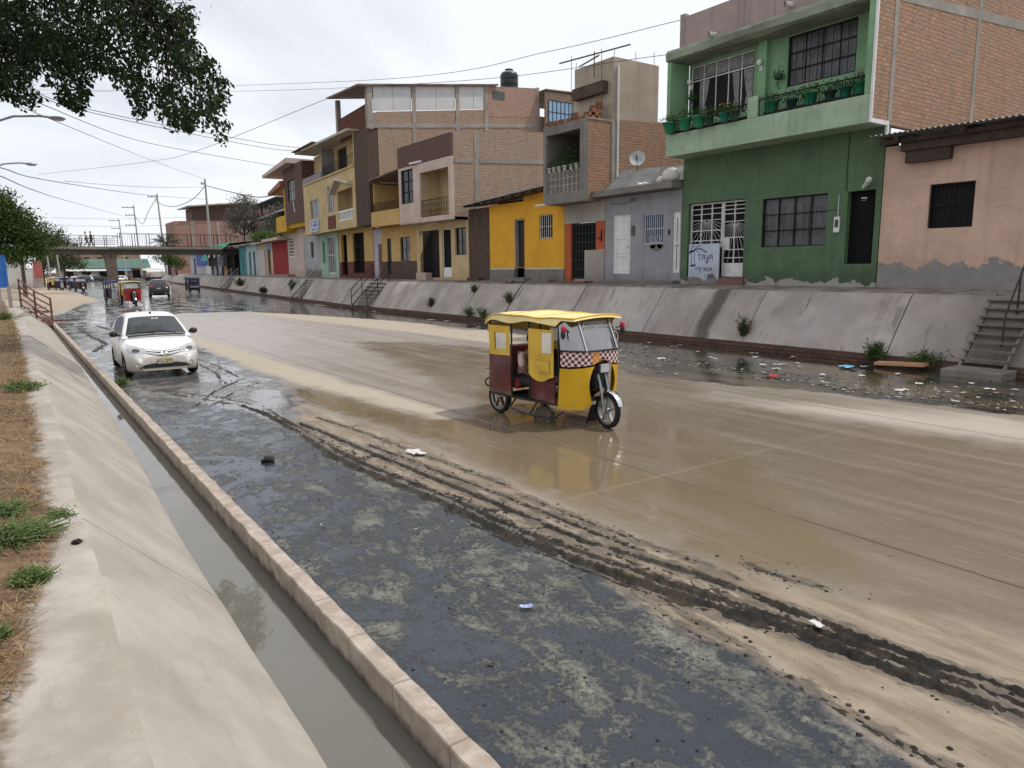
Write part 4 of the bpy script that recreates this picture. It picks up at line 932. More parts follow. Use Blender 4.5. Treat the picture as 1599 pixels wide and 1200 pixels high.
# pots along the balcony
GP1 = simple('green_plastic_pot', (0.02, 0.22, 0.10), .45); GP2 = simple('teal_plastic_pot', (0.01, 0.17, 0.13), .45); GP3 = simple('dark_pot', (0.02, 0.06, 0.04), .6)
FLR = simple('pink_blossom', (0.45, 0.10, 0.14), .6); FLO = simple('orange_blossom', (0.5, 0.2, 0.05), .6)
pl = [(17.62, 'leftmost green pot on the green house balcony, overhanging its left corner', GP1, .0), (16.95, 'bright green pot second from the left on the green house balcony', GP1, 0), (16.35, 'green pot hung below the open dark window of the green house', GP1, 0),
      (15.95, 'small dark pot between two green pots under the open balcony window', GP3, 0), (15.35, 'teal pot left of the short balcony pillar of the green house', GP2, FLO), (14.98, 'low dark pot with orange flowers tight against the short balcony pillar', GP3, FLO),
      (13.98, 'green pot just right of the short balcony pillar of the green house', GP1, 0), (13.3, 'dark pot trailing leaves over the scrolled railing of the green balcony', GP3, 0), (12.72, 'bright green wide pot behind the middle of the scrolled balcony railing', GP1, FLR),
      (12.1, 'dark leafy pot between two bright pots behind the scrolled railing', GP3, 0), (11.65, 'dark teal pot second from the right end of the scrolled railing', GP2, 0), (11.22, 'bright green pot at the far right end of the scrolled railing', GP1, FLR)]
for y, lb, pm, fl in pl:
    big = pm is GP1
    plantpot('flower_pot', lb, 18.84 if y > 14.6 else 19.3, y, 6.86 if y > 14.6 else 6.93, .20 if big else .16, .34 if big else .27, pm, 'pots along the green balcony', 190, .32, .30, flower=fl or None)
for y, lb in ((17.45, 'dark hanging plant on the left inner wall of the green balcony'), (14.1, 'dark hanging plant trailing from the green wall between the balcony windows')):
    t = thing('hanging_plant', lb, 'plant', (19.72, y, 7.95), 0, 'hanging plants on the green balcony')
    mb = MB(); mb.lathe([(.001, 0), (.09, .02), (.13, .14), (.12, .14), (.001, .1)], 12); mb.build('basket', GP3, t, wl=False)
    mb = MB()
    for i in range(130):
        a = random.uniform(0, 6.283); q = random.random() ** .5; leaf(mb, (.17 * q * math.cos(a), .17 * q * math.sin(a), .15 + random.gauss(0, .08)), random.uniform(.04, .08))
    for i in range(40): leaf(mb, (random.gauss(0, .025), random.gauss(0, .025), -random.uniform(0, .38)), .05)
    mb.build('plant', LEAF_POT, t, wl=False)
    mb = MB(); mb.tube([(.17, 0, .42), (0, 0, .40), (0, 0, .12)], .006, 4); mb.build('hook', BLACK, t, wl=False)

# ---------- grey-blue single-storey house
H = thing('house', 'low grey blue plastered house with a white panelled door and corrugated sheet on its roof', 'house', (19.9, 20, 1.8))
GREYB = plaster('grey_blue_render', (0.285, 0.285, 0.305), .35, peel=0, dirt_col=(0.13, 0.125, 0.125), streak=.4)
gd = (20.50, 21.46, 2.16, 4.42); gw = (18.76, 19.86, 3.26, 4.38); gd2 = (17.98, 18.32, 2.2, 4.36)
mb = MB(); mb.wallx(19.9, 17.93, 21.93, 1.72, 5.12, .22, [gd, gw, gd2]); mb.build('wall', GREYB, H)
mb = MB()
for cy, cz, s_ in ((19.1, 3.14, .30), (18.9, 3.18, .2), (19.3, 3.18, .16)):
    mb.face([(19.896, cy + s_ * (1 + .3 * random.uniform(-1, 1)) * math.cos(a_), cz + s_ * .42 * (1 + .4 * random.uniform(-1, 1)) * math.sin(a_)) for a_ in np.linspace(6.28, .45, 15)])
mb.build('bare_patch', CONCD, H)
mb = MB(); mb.box(19.35, 17.94, 5.14, 29.5, 22.85, 5.38); mb.build('roof_slab', CONCD, H, bevel=.02)
door(H, 19.9, *gd, WPAINT, .05, 3); door(H, 19.9, *gd2, WPAINT, .05, 2)
window(H, 19.9, *gw, WPAINT, simple('blue_room_pane', (.02, .035, .10), .2, var=.6, sc_=2), 2, 2, .12, .04)
def bars_curl(mb):
    for yc in (19.05, 19.35):
        mb.tube([(19.92, yc + .12 * math.cos(a_), 3.43 + .12 * math.sin(a_)) for a_ in np.linspace(0, 6.28, 13)], .009, 4, caps=False)
grille(H, 19.92, gw[0] + .03, gw[1] - .03, gw[2] + .03, gw[3] - .03, WIRON, 10, 1, .008, extra=bars_curl)
mb = MB(); mb.box(19.86, 20.25, 3.6, 19.9, 20.42, 3.98); o = mb.build('meter_box', simple('brown_meter', (.10, .075, .06), .6), H)
mb = MB(); mb.box(19.855, 20.28, 3.75, 19.861, 20.39, 3.93); mb.build('meter_window', GLASS, o)
mb = MB(); mb.box(19.87, 18.46, 3.55, 19.9, 18.52, 3.75); mb.build('doorbell', BLACK, H)
mb = MB(); mb.box(19.55, 17.95, 1.70, 19.89, 21.9, 1.92); mb.build('plinth', CONCD, H, bevel=.02)
mb = MB(); mb.tube([(19.88, 21.6, 4.9), (19.85, 21.0, 4.82), (19.87, 20.4, 4.9), (19.75, 20.3, 5.05)], .012, 5); mb.ball((19.8, 20.3, 4.95), .06); mb.build('wall_cable', CONCD, H)
rows = []; mb = MB()
for i in range(60):
    zc = .02 * math.sin(i * 2 * math.pi / 5); t = i / 59
    rows.append([(20.0 + 1.1 * t, 17.95, 5.45 + .62 * t + zc), (20.0 + 1.1 * t, 20, 5.45 + .74 * t + zc), (20.0 + 1.1 * t, 22.15, 5.45 + .90 * t + zc)])
mb.grid(rows); mb.grid([[(p[0], p[1], p[2] - .012) for p in r] for r in rows], flip=True); mb.box(21.05, 18.0, 5.38, 21.1, 22.1, 6.0); mb.build('corrugated_sheet', SHEET, H)
t = thing('rubble_sack', 'bulging white sack of rubble on the slab roof beside the green house', 'sack', (19.7, 18.4, 5.38))
mb = MB(); mb.ball((19.72, 18.3, 5.62), (.22, .36, .25), 12, 8, jit=.12); mb.ball((19.7, 18.75, 5.5), (.16, .2, .13), 10, 7, jit=.15); mb.build('bag', simple('white_sackcloth', (.55, .54, .5), .9, bump=.4, bsc=20), t)
mb = MB(); mb.ball((19.72, 18.02, 5.66), (.07, .09, .09), 8, 6, jit=.2); mb.build('knot', simple('white_sackcloth', (.55, .54, .5), .9), t)
mb = MB(); mb.bar((19.6, 19.15, 5.40), (20.0, 18.8, 5.98), .05, .2); tag(mb.build('timber_offcut', simple('grey_plank', (.36, .33, .29), .8)), 'short pale plank leaning against corrugated sheet on the slab roof', 'plank')
for k, (y, lb) in enumerate(((19.5, 'small white lump of rubble nearest the plank on the slab roof'), (19.75, 'small white lump of rubble left of another on the slab roof'))):
    mb = MB(); mb.ball((19.62, y, 5.43), (.1, .13, .07), 8, 6, jit=.25); tag(mb.build('rubble_lump', WPAINT), lb, 'rubble', 'white lumps on the slab roof')
t = thing('satellite_dish', 'grey satellite dish with a blue mark on the corrugated roof', 'satellite dish', (21.0, 21.3, 6.2))
M_ = Matrix.Translation((20.95, 21.25, 6.62)) @ Vector((-.72, -.6, .35)).to_track_quat('Z', 'Y').to_matrix().to_4x4()
mb = MB(); mb.lathe([(.001, 0), (.15, .012), (.27, .04), (.31, .06), (.315, .07), (.305, .07), (.27, .048), (.15, .02), (.001, .01)], 24, M_); mb.build('dish', simple('pale_grey_dish', (.42, .43, .45), .5), t)
mb = MB(); mb.tube([(20.98, 21.28, 6.62), (21.02, 21.3, 6.45), (21.02, 21.3, 6.2)], .025, 6); mb.build('mast', CONCD, t)
mb = MB(); q = lambda x, y, z: tuple(M_ @ Vector((x * .73, y * .73, z * .75))); mb.tube([q(0, -.40, .08), q(0, -.2, .33), q(0, 0, .42)], .012, 5); mb.ball(q(0, 0, .42), .04); mb.build('feed_arm', CONCD, t)
mb = MB(); mb.face([q(-.13, .02, .032), q(-.02, .02, .032), q(0, .15, .034), q(-.10, .14, .034)]); mb.face([q(.0, -.1, .034), q(.05, -.1, .034), q(-.03, .05, .034), q(-.08, .04, .034)]); mb.build('emblem', BLUE, t)

# ---------- concrete and brick house with an open plant-filled loggia
H = thing('house', 'raw brick house with a dark plant filled loggia above an orange edged door', 'house', (19.9, 23.3, 1.8))
BEIGE = plaster('beige_render', (0.36, 0.325, 0.29), .5, streak=.3, dirt_col=(.17, .15, .13))
ORANGE = plaster('orange_render', (0.42, 0.105, 0.045), .3, streak=.2)
bd_ = (22.5, 24.06, 1.95, 4.24)
mb = MB(); mb.wallx(19.9, 21.95, 24.5, 4.26, 5.1, .2); mb.wallx(19.895, 21.97, 23.18, 1.74, 3.12, .21); mb.build('wall', BEIGE, H)
mb = MB(); mb.wallx(19.9, 21.97, 22.48, 3.13, 4.25, .2); mb.build('door_surround', ORANGE, H); mb = MB(); mb.wallx(19.9, 24.08, 24.49, 1.74, 4.25, .2); mb.build('door_surround', ORANGE, H)
mb = MB(); mb.box(19.87, 22.1, 3.45, 19.9, 22.16, 3.9); mb.box(19.865, 22.18, 3.55, 19.9, 22.36, 3.6); mb.build('wall_bracket', BLACK, H)
o = door(H, 19.9, 22.5, 24.06, 1.95, 4.24, simple('black_door', (0.008, 0.008, 0.008), .85, .15), .1, 1)
grille(o, 19.95, 22.56, 24.0, 2.0, 4.18, simple('dark_green_iron', (.02, .035, .028), .5), 7, 6, .010)
mb = MB(); mb.box(19.35, 22.6, 1.72, 19.88, 24.4, 1.86); mb.build('step', simple('red_step', (0.16, 0.085, 0.07), .85), H)
op = (22.46, 24.62, 5.46, 7.80)
mb = MB(); mb.wallx(19.0, 22.2, 24.82, 5.02, 8.14, .2, [op]); mb.box(19.2, 22.4, 5.02, 19.95, 24.82, 5.14); mb.box(19.2, 22.4, 7.95, 21.5, 24.82, 8.12); mb.box(19.2, 24.66, 5.14, 21.5, 24.82, 7.95); mb.build('loggia_frame', CONCD, H)
mb = MB(); mb.box(21.4, 22.38, 5.15, 21.5, 24.66, 7.94); mb.box(19.2, 22.38, 5.14, 21.4, 22.44, 7.94); mb.build('loggia_back', simple('shaded_inside', (.03, .028, .026), .9), H)  # shade inside the loggia is put into this near-black colour
mb = MB()
for j in range(3):
    for i in range(8):
        y0 = 22.46 + i * .27; z0 = 5.46 + j * .28
        frame_x(mb, 19.05, y0, y0 + .27, z0, z0 + .28, .025, .09)
        for s_ in (0, 1): mb.bar((19.095, y0 + .02, z0 + (.02 if s_ else .26)), (19.095, y0 + .25, z0 + (.26 if s_ else .02)), .03, .08, up=(1, 0, 0))
mb.build('breeze_blocks', CONC, H)
mb = MB(); mb.wally(22.2, [(19.2, 5.02), (30, 5.02), (30, 8.75), (19.2, 8.16)], .18); mb.build('side_wall', BR_A, H)
mb = MB(); mb.box(20.42, 22.165, 5.1, 20.68, 22.2, 8.25); mb.box(19.19, 22.17, 8.13, 20.42, 22.4, 8.2); mb.build('concrete_frame', CONC, H)
mb = MB(); mb.box(20.5, 22.21, 8.22, 23.05, 24.6, 10.62); mb.build('stair_tower', plaster('tower_render', (0.37, 0.315, 0.25), 0, streak=.45, dirt_col=(.2, .165, .13)), H, bevel=.02)
mb = MB(); mb.box(20.2, 22.5, 9.3, 20.48, 24.4, 9.75); mb.box(20.1, 22.9, 9.9, 20.13, 22.93, 10.9); mb.build('tower_opening', BR_D, H)
mb = MB()
for x, y in ((20.6, 22.3), (21.8, 22.3), (22.95, 22.4), (19.98, 24.2), (20.5, 24.5), (20.05, 22.4)): mb.tube([(x, y, 8.2 if x < 20.4 else 10.6), (x + random.uniform(-.03, .03), y, 10.95 + random.uniform(-.1, .25))], .012, 5)
mb.tube([(19.6, 24.5, 10.72), (21.3, 22.1, 11.15)], .03, 6); mb.tube([(19.9, 22.4, 10.6), (20.6, 24.4, 10.72)], .03, 6); mb.build('rebar', simple('rusty_bar', (.07, .05, .04), .8), H)
mb = MB(); mb.tube([(20.72, 22.15, 5.6), (20.72, 22.14, 8.2), (20.72, 22.15, 10.3)], .045, 8); mb.build('downpipe', WPAINT, H)
mb = MB(); mb.tube([(19.2, 24.6, 5.06), (18.7, 25.0, 5.0)], .04, 8); mb.build('drain_pipe', WPAINT, H)
HB = brick('hollow_brick', (0.36, 0.165, 0.09), (0.27, 0.14, 0.085), (.2, .13, .09), .3, .15, .01)
lay = [(19.15, 24.6, 0), (19.18, 24.2, 0), (19.2, 23.8, 0), (19.25, 23.4, 0), (19.3, 23.0, 0), (19.4, 22.6, 0), (19.7, 22.6, 0), (20.0, 22.55, 0), (19.7, 23.0, 0), (20.1, 23.0, 0),
       (19.3, 23.1, 1), (19.6, 22.7, 1), (19.9, 22.6, 1), (20.15, 22.65, 1), (19.85, 22.9, 1), (19.8, 22.65, 2), (20.05, 22.7, 2), (20.1, 22.6, 3), (19.95, 22.75, 3), (20.2, 22.7, 4)]
for x, y, l in lay:
    mb = MB(); mb.box(-.075, -.15, 0, .075, .15, .15)
    for a in (-.09, 0, .09):
        for b in (.045, .105): mb.box(-.078, a - .03, b - .02, -.0751, a + .03, b + .02, 1)
    o = mb.build('hollow_brick', [HB, DARK]); o.location = (x, y, 8.205 + l * .151); o.rotation_euler = (0, 0, random.uniform(-.5, .5))
    tag(o, 'loose red hollow brick in the pile on the flat roof beside the stair tower', 'brick', 'loose bricks on the roof')
WPOT = simple('white_tub', (.5, .49, .47), .6)
for y, lb, pm in ((24.5, 'white tub plant at the far left of the dark loggia parapet', WPOT), (24.2, 'white tub plant second from the left on the loggia parapet', WPOT), (23.86, 'pale tub third from the left on the loggia parapet', WPOT), (23.5, 'white tub below the bushiest leaves on the loggia parapet', WPOT), (23.1, 'white bucket second from the right on the loggia parapet', WPOT), (22.75, 'white bucket nearest the brick side wall on the loggia parapet', WPOT)):
    plantpot('flower_pot', lb, 19.1, y, 6.31, .10, .2, pm, 'tubs on the loggia parapet', 50, .2, .35 if y > 23.3 else .12)
t = thing('house_plant', 'bushy dark green plant filling the left of the dark loggia', 'plant', (19.7, 24.0, 5.14))
mb = MB()
for i in range(900):
    leaf(mb, (19.7 + random.gauss(0, .22), 24.0 + random.gauss(0, .32), 6.75 + random.gauss(0, .28)), random.uniform(.06, .13))
mb.build('foliage', LEAF_POT, t); mb = MB()
for k in range(5): mb.tube([(19.7, 24, 5.5), (19.7 + random.gauss(0, .1), 24 + random.gauss(0, .15), 6.9)], .012, 5)
mb.build('stem', WOODD, t); mb = MB(); mb.lathe([(.001, 0), (.16, 0), (.2, .36), (.18, .36), (.001, .3)], 12, Matrix.Translation((19.7, 24, 5.14))); mb.build('pot', GP3, t)

# ---------- bright yellow single-storey house
H = thing('house', 'single storey bright yellow house with a dark doorway and sloping sheet roof', 'house', (19.9, 27.4, 1.8))
YEL = plaster('yellow_render', (0.66, 0.335, 0.030), .12, streak=.15, dirt_col=(.4, .2, .03))
yd = (27.44, 28.24, 2.44, 4.68); yw = (25.34, 26.30, 3.70, 4.75)
mb = MB(); mb.wallx(19.9, 24.52, 30.38, 2.42, 5.45, .2, [yd, yw]); mb.wallx(19.9, 24.52, 27.5, 5.452, 5.78, .2); mb.build('wall', YEL, H)
mb = MB(); mb.box(19.87, 24.53, 1.74, 20.1, 27.42, 2.34); mb.box(19.87, 28.26, 1.74, 20.1, 30.37, 2.34); mb.build('plinth', CONCD, H)
mb = MB(); mb.box(19.885, 24.53, 2.345, 20.1, 27.42, 2.415); mb.box(19.885, 28.26, 2.345, 20.1, 30.37, 2.415); mb.build('pale_band', simple('pale_yellow_band', (.5, .46, .3), .8), H)
mb = MB(); mb.box(20.4, 24.6, 1.8, 20.5, 30.3, 5.6); mb.build('dark_room', DARK, H)
mb = MB(); mb.box(19.88, 28.14, 2.44, 20.08, 28.22, 4.66); mb.box(19.9, 27.46, 4.6, 20.08, 28.14, 4.66); mb.build('door_frame', CONC, H)
mb = MB(); mb.box(20.06, 27.5, 2.45, 20.1, 28.1, 4.6); mb.build('door', simple('dark_brown_door', (.014, .012, .011), .6), H)
window(H, 19.9, *yw, CONC, DARK, 2, 1, .12, .03); grille(H, 19.94, yw[0] + .03, yw[1] - .03, yw[2] + .03, yw[3] - .03, WIRON, 6, 2, .009)
mb = MB(); mb.hexa([(19.25, 24.83, 5.88), (27, 24.83, 6.5), (27, 32.1, 6.2), (19.25, 32.1, 5.52), (19.25, 24.83, 5.94), (27, 24.83, 6.56), (27, 32.1, 6.26), (19.25, 32.1, 5.57)]); mb.build('roof', SHEET, H)
mb = MB(); mb.hexa([(19.35, 24.83, 5.78), (20, 24.83, 5.80), (20, 30.4, 5.50), (19.35, 30.4, 5.48), (19.35, 24.83, 5.87), (20, 24.83, 5.92), (20, 30.4, 5.66), (19.35, 30.4, 5.60)])
for y in np.arange(25.2, 32, .8): mb.bar((19.15, y, 5.78 - (y - 24.8) * .047), (20.6, y, 5.95 - (y - 24.8) * .047), .07, .1)
mb.build('rafter', WOODD, H)
mb = MB(); mb.box(19.45, 26.9, 1.72, 19.86, 29.6, 1.98); mb.box(19.3, 24.9, 1.72, 19.85, 26.3, 1.90); mb.build('step', CONCD, H, bevel=.02)
t = thing('rubble_heap', 'small heap of broken stone on the walkway before the yellow house', 'rubble', (19.3, 27.8, 1.75))
for k in range(7):
    mb = MB(); mb.ball((19.3 + random.gauss(0, .1), 27.6 + random.gauss(0, .35), 1.82), (.11, .15, .09), 8, 6, jit=.2); mb.build('stone', CONCD, t)
mb = MB(); mb.wallx(19.95, 30.4, 32.4, 1.75, 5.4, .2); mb.box(19.7, 31.2, 1.74, 19.94, 32.3, 1.95)
tag(mb.build('brick_wall', BR_D), 'narrow sooty brick wall between the yellow house and the cream pink house', 'wall')

# ---------- cream and pink two-storey house
H = thing('house', 'two storey cream and pale pink house with a brown brick parapet and recessed balcony', 'house', (19.9, 35.4, 1.8))
CREAM = plaster('cream_pink_render', (0.50, 0.40, 0.345), .35, streak=.3, dirt_col=(.28, .2, .15)); CREAMY = plaster('cream_yellow_render', (0.52, 0.39, 0.22), .35, streak=.25, dirt_col=(.25, .18, .1))
ba = (32.78, 35.86, 5.18, 7.54); bw_ = (36.66, 38.14, 6.06, 7.90)
mb = MB(); mb.wallx(19.0, 32.5, 38.46, 4.92, 8.04, .16, [ba, bw_]); mb.box(19.16, 32.5, 4.92, 19.95, 38.46, 5.05); mb.box(18.97, 35.95, 4.98, 19.0, 38.4, 5.9); mb.build('upper_front', CREAM, H)
mb = MB(); mb.box(20.3, 32.7, 5.05, 20.4, 36.0, 8.0); mb.box(19.16, 35.9, 5.06, 20.3, 36.0, 8.0); mb.box(19.16, 32.68, 7.75, 20.3, 35.9, 7.85); mb.build('balcony_back', CREAMY, H)
door(H, 20.2, 32.95, 34.2, 5.1, 7.5, simple('black_door', (0.008, 0.008, 0.008), .85, .15), .06, 2)
scroll_rail(H, 19.05, 32.8, 35.84, 5.2, 6.08, BLACK, 'railing', .26)
window(H, 19.0, *bw_, BLACK, GLASS, 2, 3, .08, .04); grille(H, 19.03, bw_[0] + .03, bw_[1] - .03, bw_[2] + .03, bw_[3] - .03, BLACK, 9, 3, .009)
mb = MB(); mb.wallx(18.99, 32.5, 38.48, 8.06, 9.18, .16); mb.build('parapet', BR_BR, H)
mb = MB(); mb.tube([(18.85, 36.7, 8.12), (19.02, 35.6, 8.14)], .06, 8); mb.build('drain_pipe', WPAINT, H)
mb = MB(); mb.wally(32.5, [(19.16, 4.92), (27.5, 4.92), (27.5, 9.95), (19.16, 9.2)], .16); mb.build('side_wall', BR_B, H)
mb = MB(); mb.box(20.4, 32.475, 4.93, 20.7, 32.5, 9.3); mb.box(25.2, 32.465, 4.93, 25.5, 32.5, 9.8); mb.hexa([(19.17, 32.468, 7.72), (20.3, 32.468, 7.78), (20.3, 32.5, 7.78), (19.17, 32.5, 7.72), (19.17, 32.468, 7.92), (20.3, 32.468, 7.98), (20.3, 32.5, 7.98), (19.17, 32.5, 7.92)])
mb.hexa([(20.75, 32.468, 7.8), (25.2, 32.468, 8.05), (25.2, 32.5, 8.05), (20.75, 32.5, 7.8), (20.75, 32.468, 8.02), (25.2, 32.468, 8.27), (25.2, 32.5, 8.27), (20.75, 32.5, 8.02)]); mb.build('concrete_frame', CONC, H)
c1, c2, c3 = (35.5, 37.8, 1.92, 4.55), (34.2, 35.16, 1.95, 4.56), (32.62, 33.78, 3.13, 4.54)
mb = MB(); mb.wallx(19.9, 32.42, 38.2, 1.74, 4.9, .2, [c1, c2, c3]); mb.build('wall', CREAMY, H)
mb = MB(); mb.box(20.7, 32.5, 1.8, 27, 38.2, 4.7); mb.box(20.1, 37.85, 1.8, 20.7, 38.15, 4.7); mb.build('dark_room', simple('dim_porch', (.035, .03, .026), .9), H)
grille(H, 19.98, 35.55, 37.75, 1.95, 3.3, BLACK, 10, 2, .010, name='gate')
door(H, 19.9, *c2, simple('black_door', (0.008, 0.008, 0.008), .85, .15), .08, 1, fm=WPAINT); mb = MB(); mb.box(19.93, 34.25, 1.96, 19.97, 35.1, 2.48); mb.build('door_panel', WPAINT, H)
window(H, 19.9, *c3, BLACK, GLASS, 2, 2, .1, .05)
mb = MB(); mb.box(19.5, 36.4, 1.72, 19.88, 37.6, 2.2); mb.build('step', CREAM, H)

# ---------- yellow house with an open balcony
BENDING[0] = True
H = thing('house', 'ochre house with an open railed balcony, between the cream and the tall brick houses', 'house', (19.9, 40.4, 1.8))
OCHRE = plaster('ochre_render', (0.50, 0.325, 0.125), .3, streak=.25, dirt_col=(.25, .15, .06)); MAROON = plaster('maroon_dado', (0.14, 0.045, 0.035), .3, streak=.2); BRDADO = plaster('brown_dado', (0.09, 0.06, 0.045), .3, streak=.2)
mb = MB(); mb.box(19.0, 38.5, 5.0, 19.15, 42.42, 5.88); mb.box(19.15, 38.5, 5.0, 21.5, 42.42, 5.12); mb.build('balcony_front', OCHRE, H)
mb = MB(); mb.wallx(21.0, 38.5, 42.4, 5.13, 7.9, .15, [(39.2, 39.9, 5.2, 7.3), (40.3, 41.2, 5.6, 7.3)]); mb.box(19.16, 38.5, 5.13, 21, 38.6, 7.8); mb.box(19.2, 42.3, 5.13, 21, 42.42, 7.6); mb.build('balcony_back', OCHRE, H)
mb = MB(); mb.box(21.2, 38.6, 1.8, 27, 44.3, 7.5); mb.build('dark_room', DARK, H)
scroll_rail(H, 19.08, 38.55, 42.38, 5.9, 6.4, BLACK, 'railing', .25)
mb = MB(); mb.hexa([(18.85, 38.5, 7.98), (24, 38.5, 8.2), (24, 42.45, 7.9), (18.85, 42.45, 7.72), (18.85, 38.5, 8.05), (24, 38.5, 8.27), (24, 42.45, 7.97), (18.85, 42.45, 7.79)]); mb.build('roof', RUST, H)
g1, g2 = (41.6, 42.2, 2.1, 4.3), (39.05, 40.35, 2.85, 4.3)
mb = MB(); mb.wallx(19.9, 38.22, 43.0, 2.88, 4.98, .2, [(g1[0], g1[1], 2.88, g1[3]), (g2[0], g2[1], 2.89, g2[3])]); mb.build('wall', OCHRE, H)
mb = MB(); mb.wallx(19.89, 38.22, 43.0, 1.75, 2.87, .2, [(g1[0], g1[1], 2.1, 2.869)]); mb.build('dado', BRDADO, H)
door(H, 19.9, 41.6, 42.2, 2.1, 4.3, simple('dark_brown_door', (.014, .012, .011), .6), .08, 1); window(H, 19.9, 39.05, 40.35, 2.89, 4.3, WOODD, GLASS, 2, 2, .08)
mb = MB(); mb.wallx(19.92, 43.02, 44.35, 1.76, 4.95, .15); o = mb.build('pale_panel', plaster('pale_lilac_wall', (.42, .38, .42), .4), H)
mb = MB(); mb.box(19.88, 43.05, 1.8, 19.92, 43.5, 4.0); mb.build('door', simple('rust_door', (.10, .06, .05), .7), H)

# ---------- tall brick house with white panelled top floor
H = thing('house', 'tall ochre fronted house with a long raw brick side wall and white panelled top floor', 'house', (19.9 + bxf(50), 50, 1.8))
b_lo = (45.5, 49.1, 5.72, 7.75); w1 = (53.85, 56.3, 6.3, 7.7); w2 = (49.95, 51.5, 6.42, 8.32)
OCHP = plaster('pale_ochre_render', (0.50, 0.385, 0.20), .1, streak=.3, dirt_col=(.28, .19, .09))
mb = MB(); mb.wallx(19.0, 44.9, 58.2, 5.16, 9.06, .16, [b_lo, w1, w2]); mb.box(19.16, 44.9, 5.16, 20.0, 58.2, 5.28); mb.box(18.93, 44.9, 8.98, 19.0, 58.2, 9.08); mb.build('upper_front', OCHP, H)
mb = MB(); mb.box(20.0, 45.3, 5.3, 20.1, 49.4, 9.0); mb.box(19.16, 49.2, 5.3, 20, 49.3, 9.0); mb.build('balcony_back', OCHP, H)
mb = MB(); mb.prism([(49.9, 7.7), (48.3, 8.62), (45.3, 8.1), (45.3, 7.9), (48.3, 8.42), (49.85, 7.6)], 'x', 18.6, 19.0); mb.build('balcony_hood', plaster('hood_render', (.5, .44, .33), 0), H)
mb = MB()
for i in range(12): mb.box(19.03, 45.55 + i * .3, 5.78, 19.1, 45.67 + i * .3, 6.28)
mb.box(19.0, 45.5, 6.28, 19.14, 49.1, 6.4); mb.box(19.01, 45.5, 5.72, 19.12, 49.1, 5.8); mb.build('balustrade', WPAINT, H)
window(H, 19.0, *w1, CREAM, GREYPANE, 2, 1, .06); window(H, 19.0, *w2, WPAINT, GREYPANE, 3, 1, .06)
mb = MB(); mb.box(18.97, 49.7, 5.3, 19.0, 51.6, 6.22); mb.build('maroon_panel', MAROON, H)
t = thing('wall_sign', 'small pale blue lettered sign on the ochre front above the mint green shop', 'sign', (19.0 + bxf(55), 55, 5.3))
mb = MB(); mb.box(18.93, 53.9, 5.3, 18.97, 56.4, 6.2); mb.build('board', simple('pale_sign_board', (.42, .45, .55), .6), t)
mb = MB()
for r_, (n_, h_) in enumerate(((7, .16), (9, .2), (8, .12))):
    for i in range(n_):
        if (i * 7 + r_ * 3) % 5: mb.box(18.925, 54.1 + i * 2.1 / n_, 5.95 - r_ * .26, 18.93, 54.1 + i * 2.1 / n_ + .15, 5.95 - r_ * .26 + h_)
mb.build('lettering', BLUE, t)
mb = MB(); mb.wallx(20.0, 44.9, 58.2, 9.1, 11.3, .16, [(49.6, 51.9, 9.2, 11.0), (54.6, 55.6, 9.2, 11.0)]); mb.build('top_back', OCHP, H)
mb = MB(); mb.box(19.03, 44.92, 9.1, 20.0, 45.1, 11.2); mb.build('top_side', OCHP, H); mb = MB(); mb.box(19.05, 52.7, 9.1, 20.0, 52.85, 11.2); mb.build('top_side', plaster('grey_lilac_render', (.25, .24, .26), 0), H)
mb = MB(); mb.box(20.17, 49.4, 9.2, 20.2, 52, 11.1); mb.build('dark_room', DARK, H)
mb = MB(); mb.box(19.0, 52.9, 9.1, 19.1, 58.2, 9.55); mb.build('grey_parapet', plaster('grey_lilac_render', (.25, .24, .26), 0), H)
scroll_rail(H, 19.05, 45.2, 52.7, 9.1, 9.85, BLACK, 'railing', .4)
mb = MB(); mb.prism([(44.6, 11.22), (52.3, 11.45), (58.4, 11.55), (58.4, 11.45), (52.3, 11.30), (44.6, 11.08)], 'x', 18.5, 20.2); mb.build('roof', simple('pale_fascia', (.42, .37, .30), .8), H)
mb = MB(); mb.prism([(52.4, 11.56), (58.6, 11.66), (58.6, 11.6), (52.4, 11.50)], 'x', 18.3, 20.4); mb.build('dark_roof_edge', RUST, H)
mb = MB(); mb.wally(42.5, [(19.0, 5.16), (19.68, 5.16), (19.68, 10.98), (19.0, 10.9)], 2.38); mb.build('sooty_side_strip', BR_D, H)
mb = MB(); mb.wally(42.48, [(19.7, 5.0), (36, 5.0), (36, 13.0), (27.6, 13.0), (27.6, 12.95), (19.7, 11.95)], .18); mb.wally(42.48, [(19.1, 10.95), (19.69, 11.0), (19.69, 11.9), (19.1, 11.85)], .18); mb.build('side_wall', BR_B, H)
def slope_beam(mb, Y, x0, x1, z0, z1, h):
    mb.hexa([(x0, Y - .035, z0), (x1, Y - .035, z1), (x1, Y, z1), (x0, Y, z0), (x0, Y - .035, z0 + h), (x1, Y - .035, z1 + h), (x1, Y, z1 + h), (x0, Y, z0 + h)])
mb = MB(); slope_beam(mb, 42.48, 19.1, 31.9, 10.95, 12.2, .26); slope_beam(mb, 42.48, 19.75, 31.9, 7.9, 8.6, .26)
for x, z1 in ((22.1, 13.8), (25.3, 14.2), (27.55, 14.5), (31.9, 14.9)): mb.box(x, 42.44, 5.2, x + .26, 42.48, z1)
mb.box(19.05, 42.42, 10.9, 19.4, 42.75, 13.45)
mb.build('concrete_frame', CONC, H)
mb = MB()
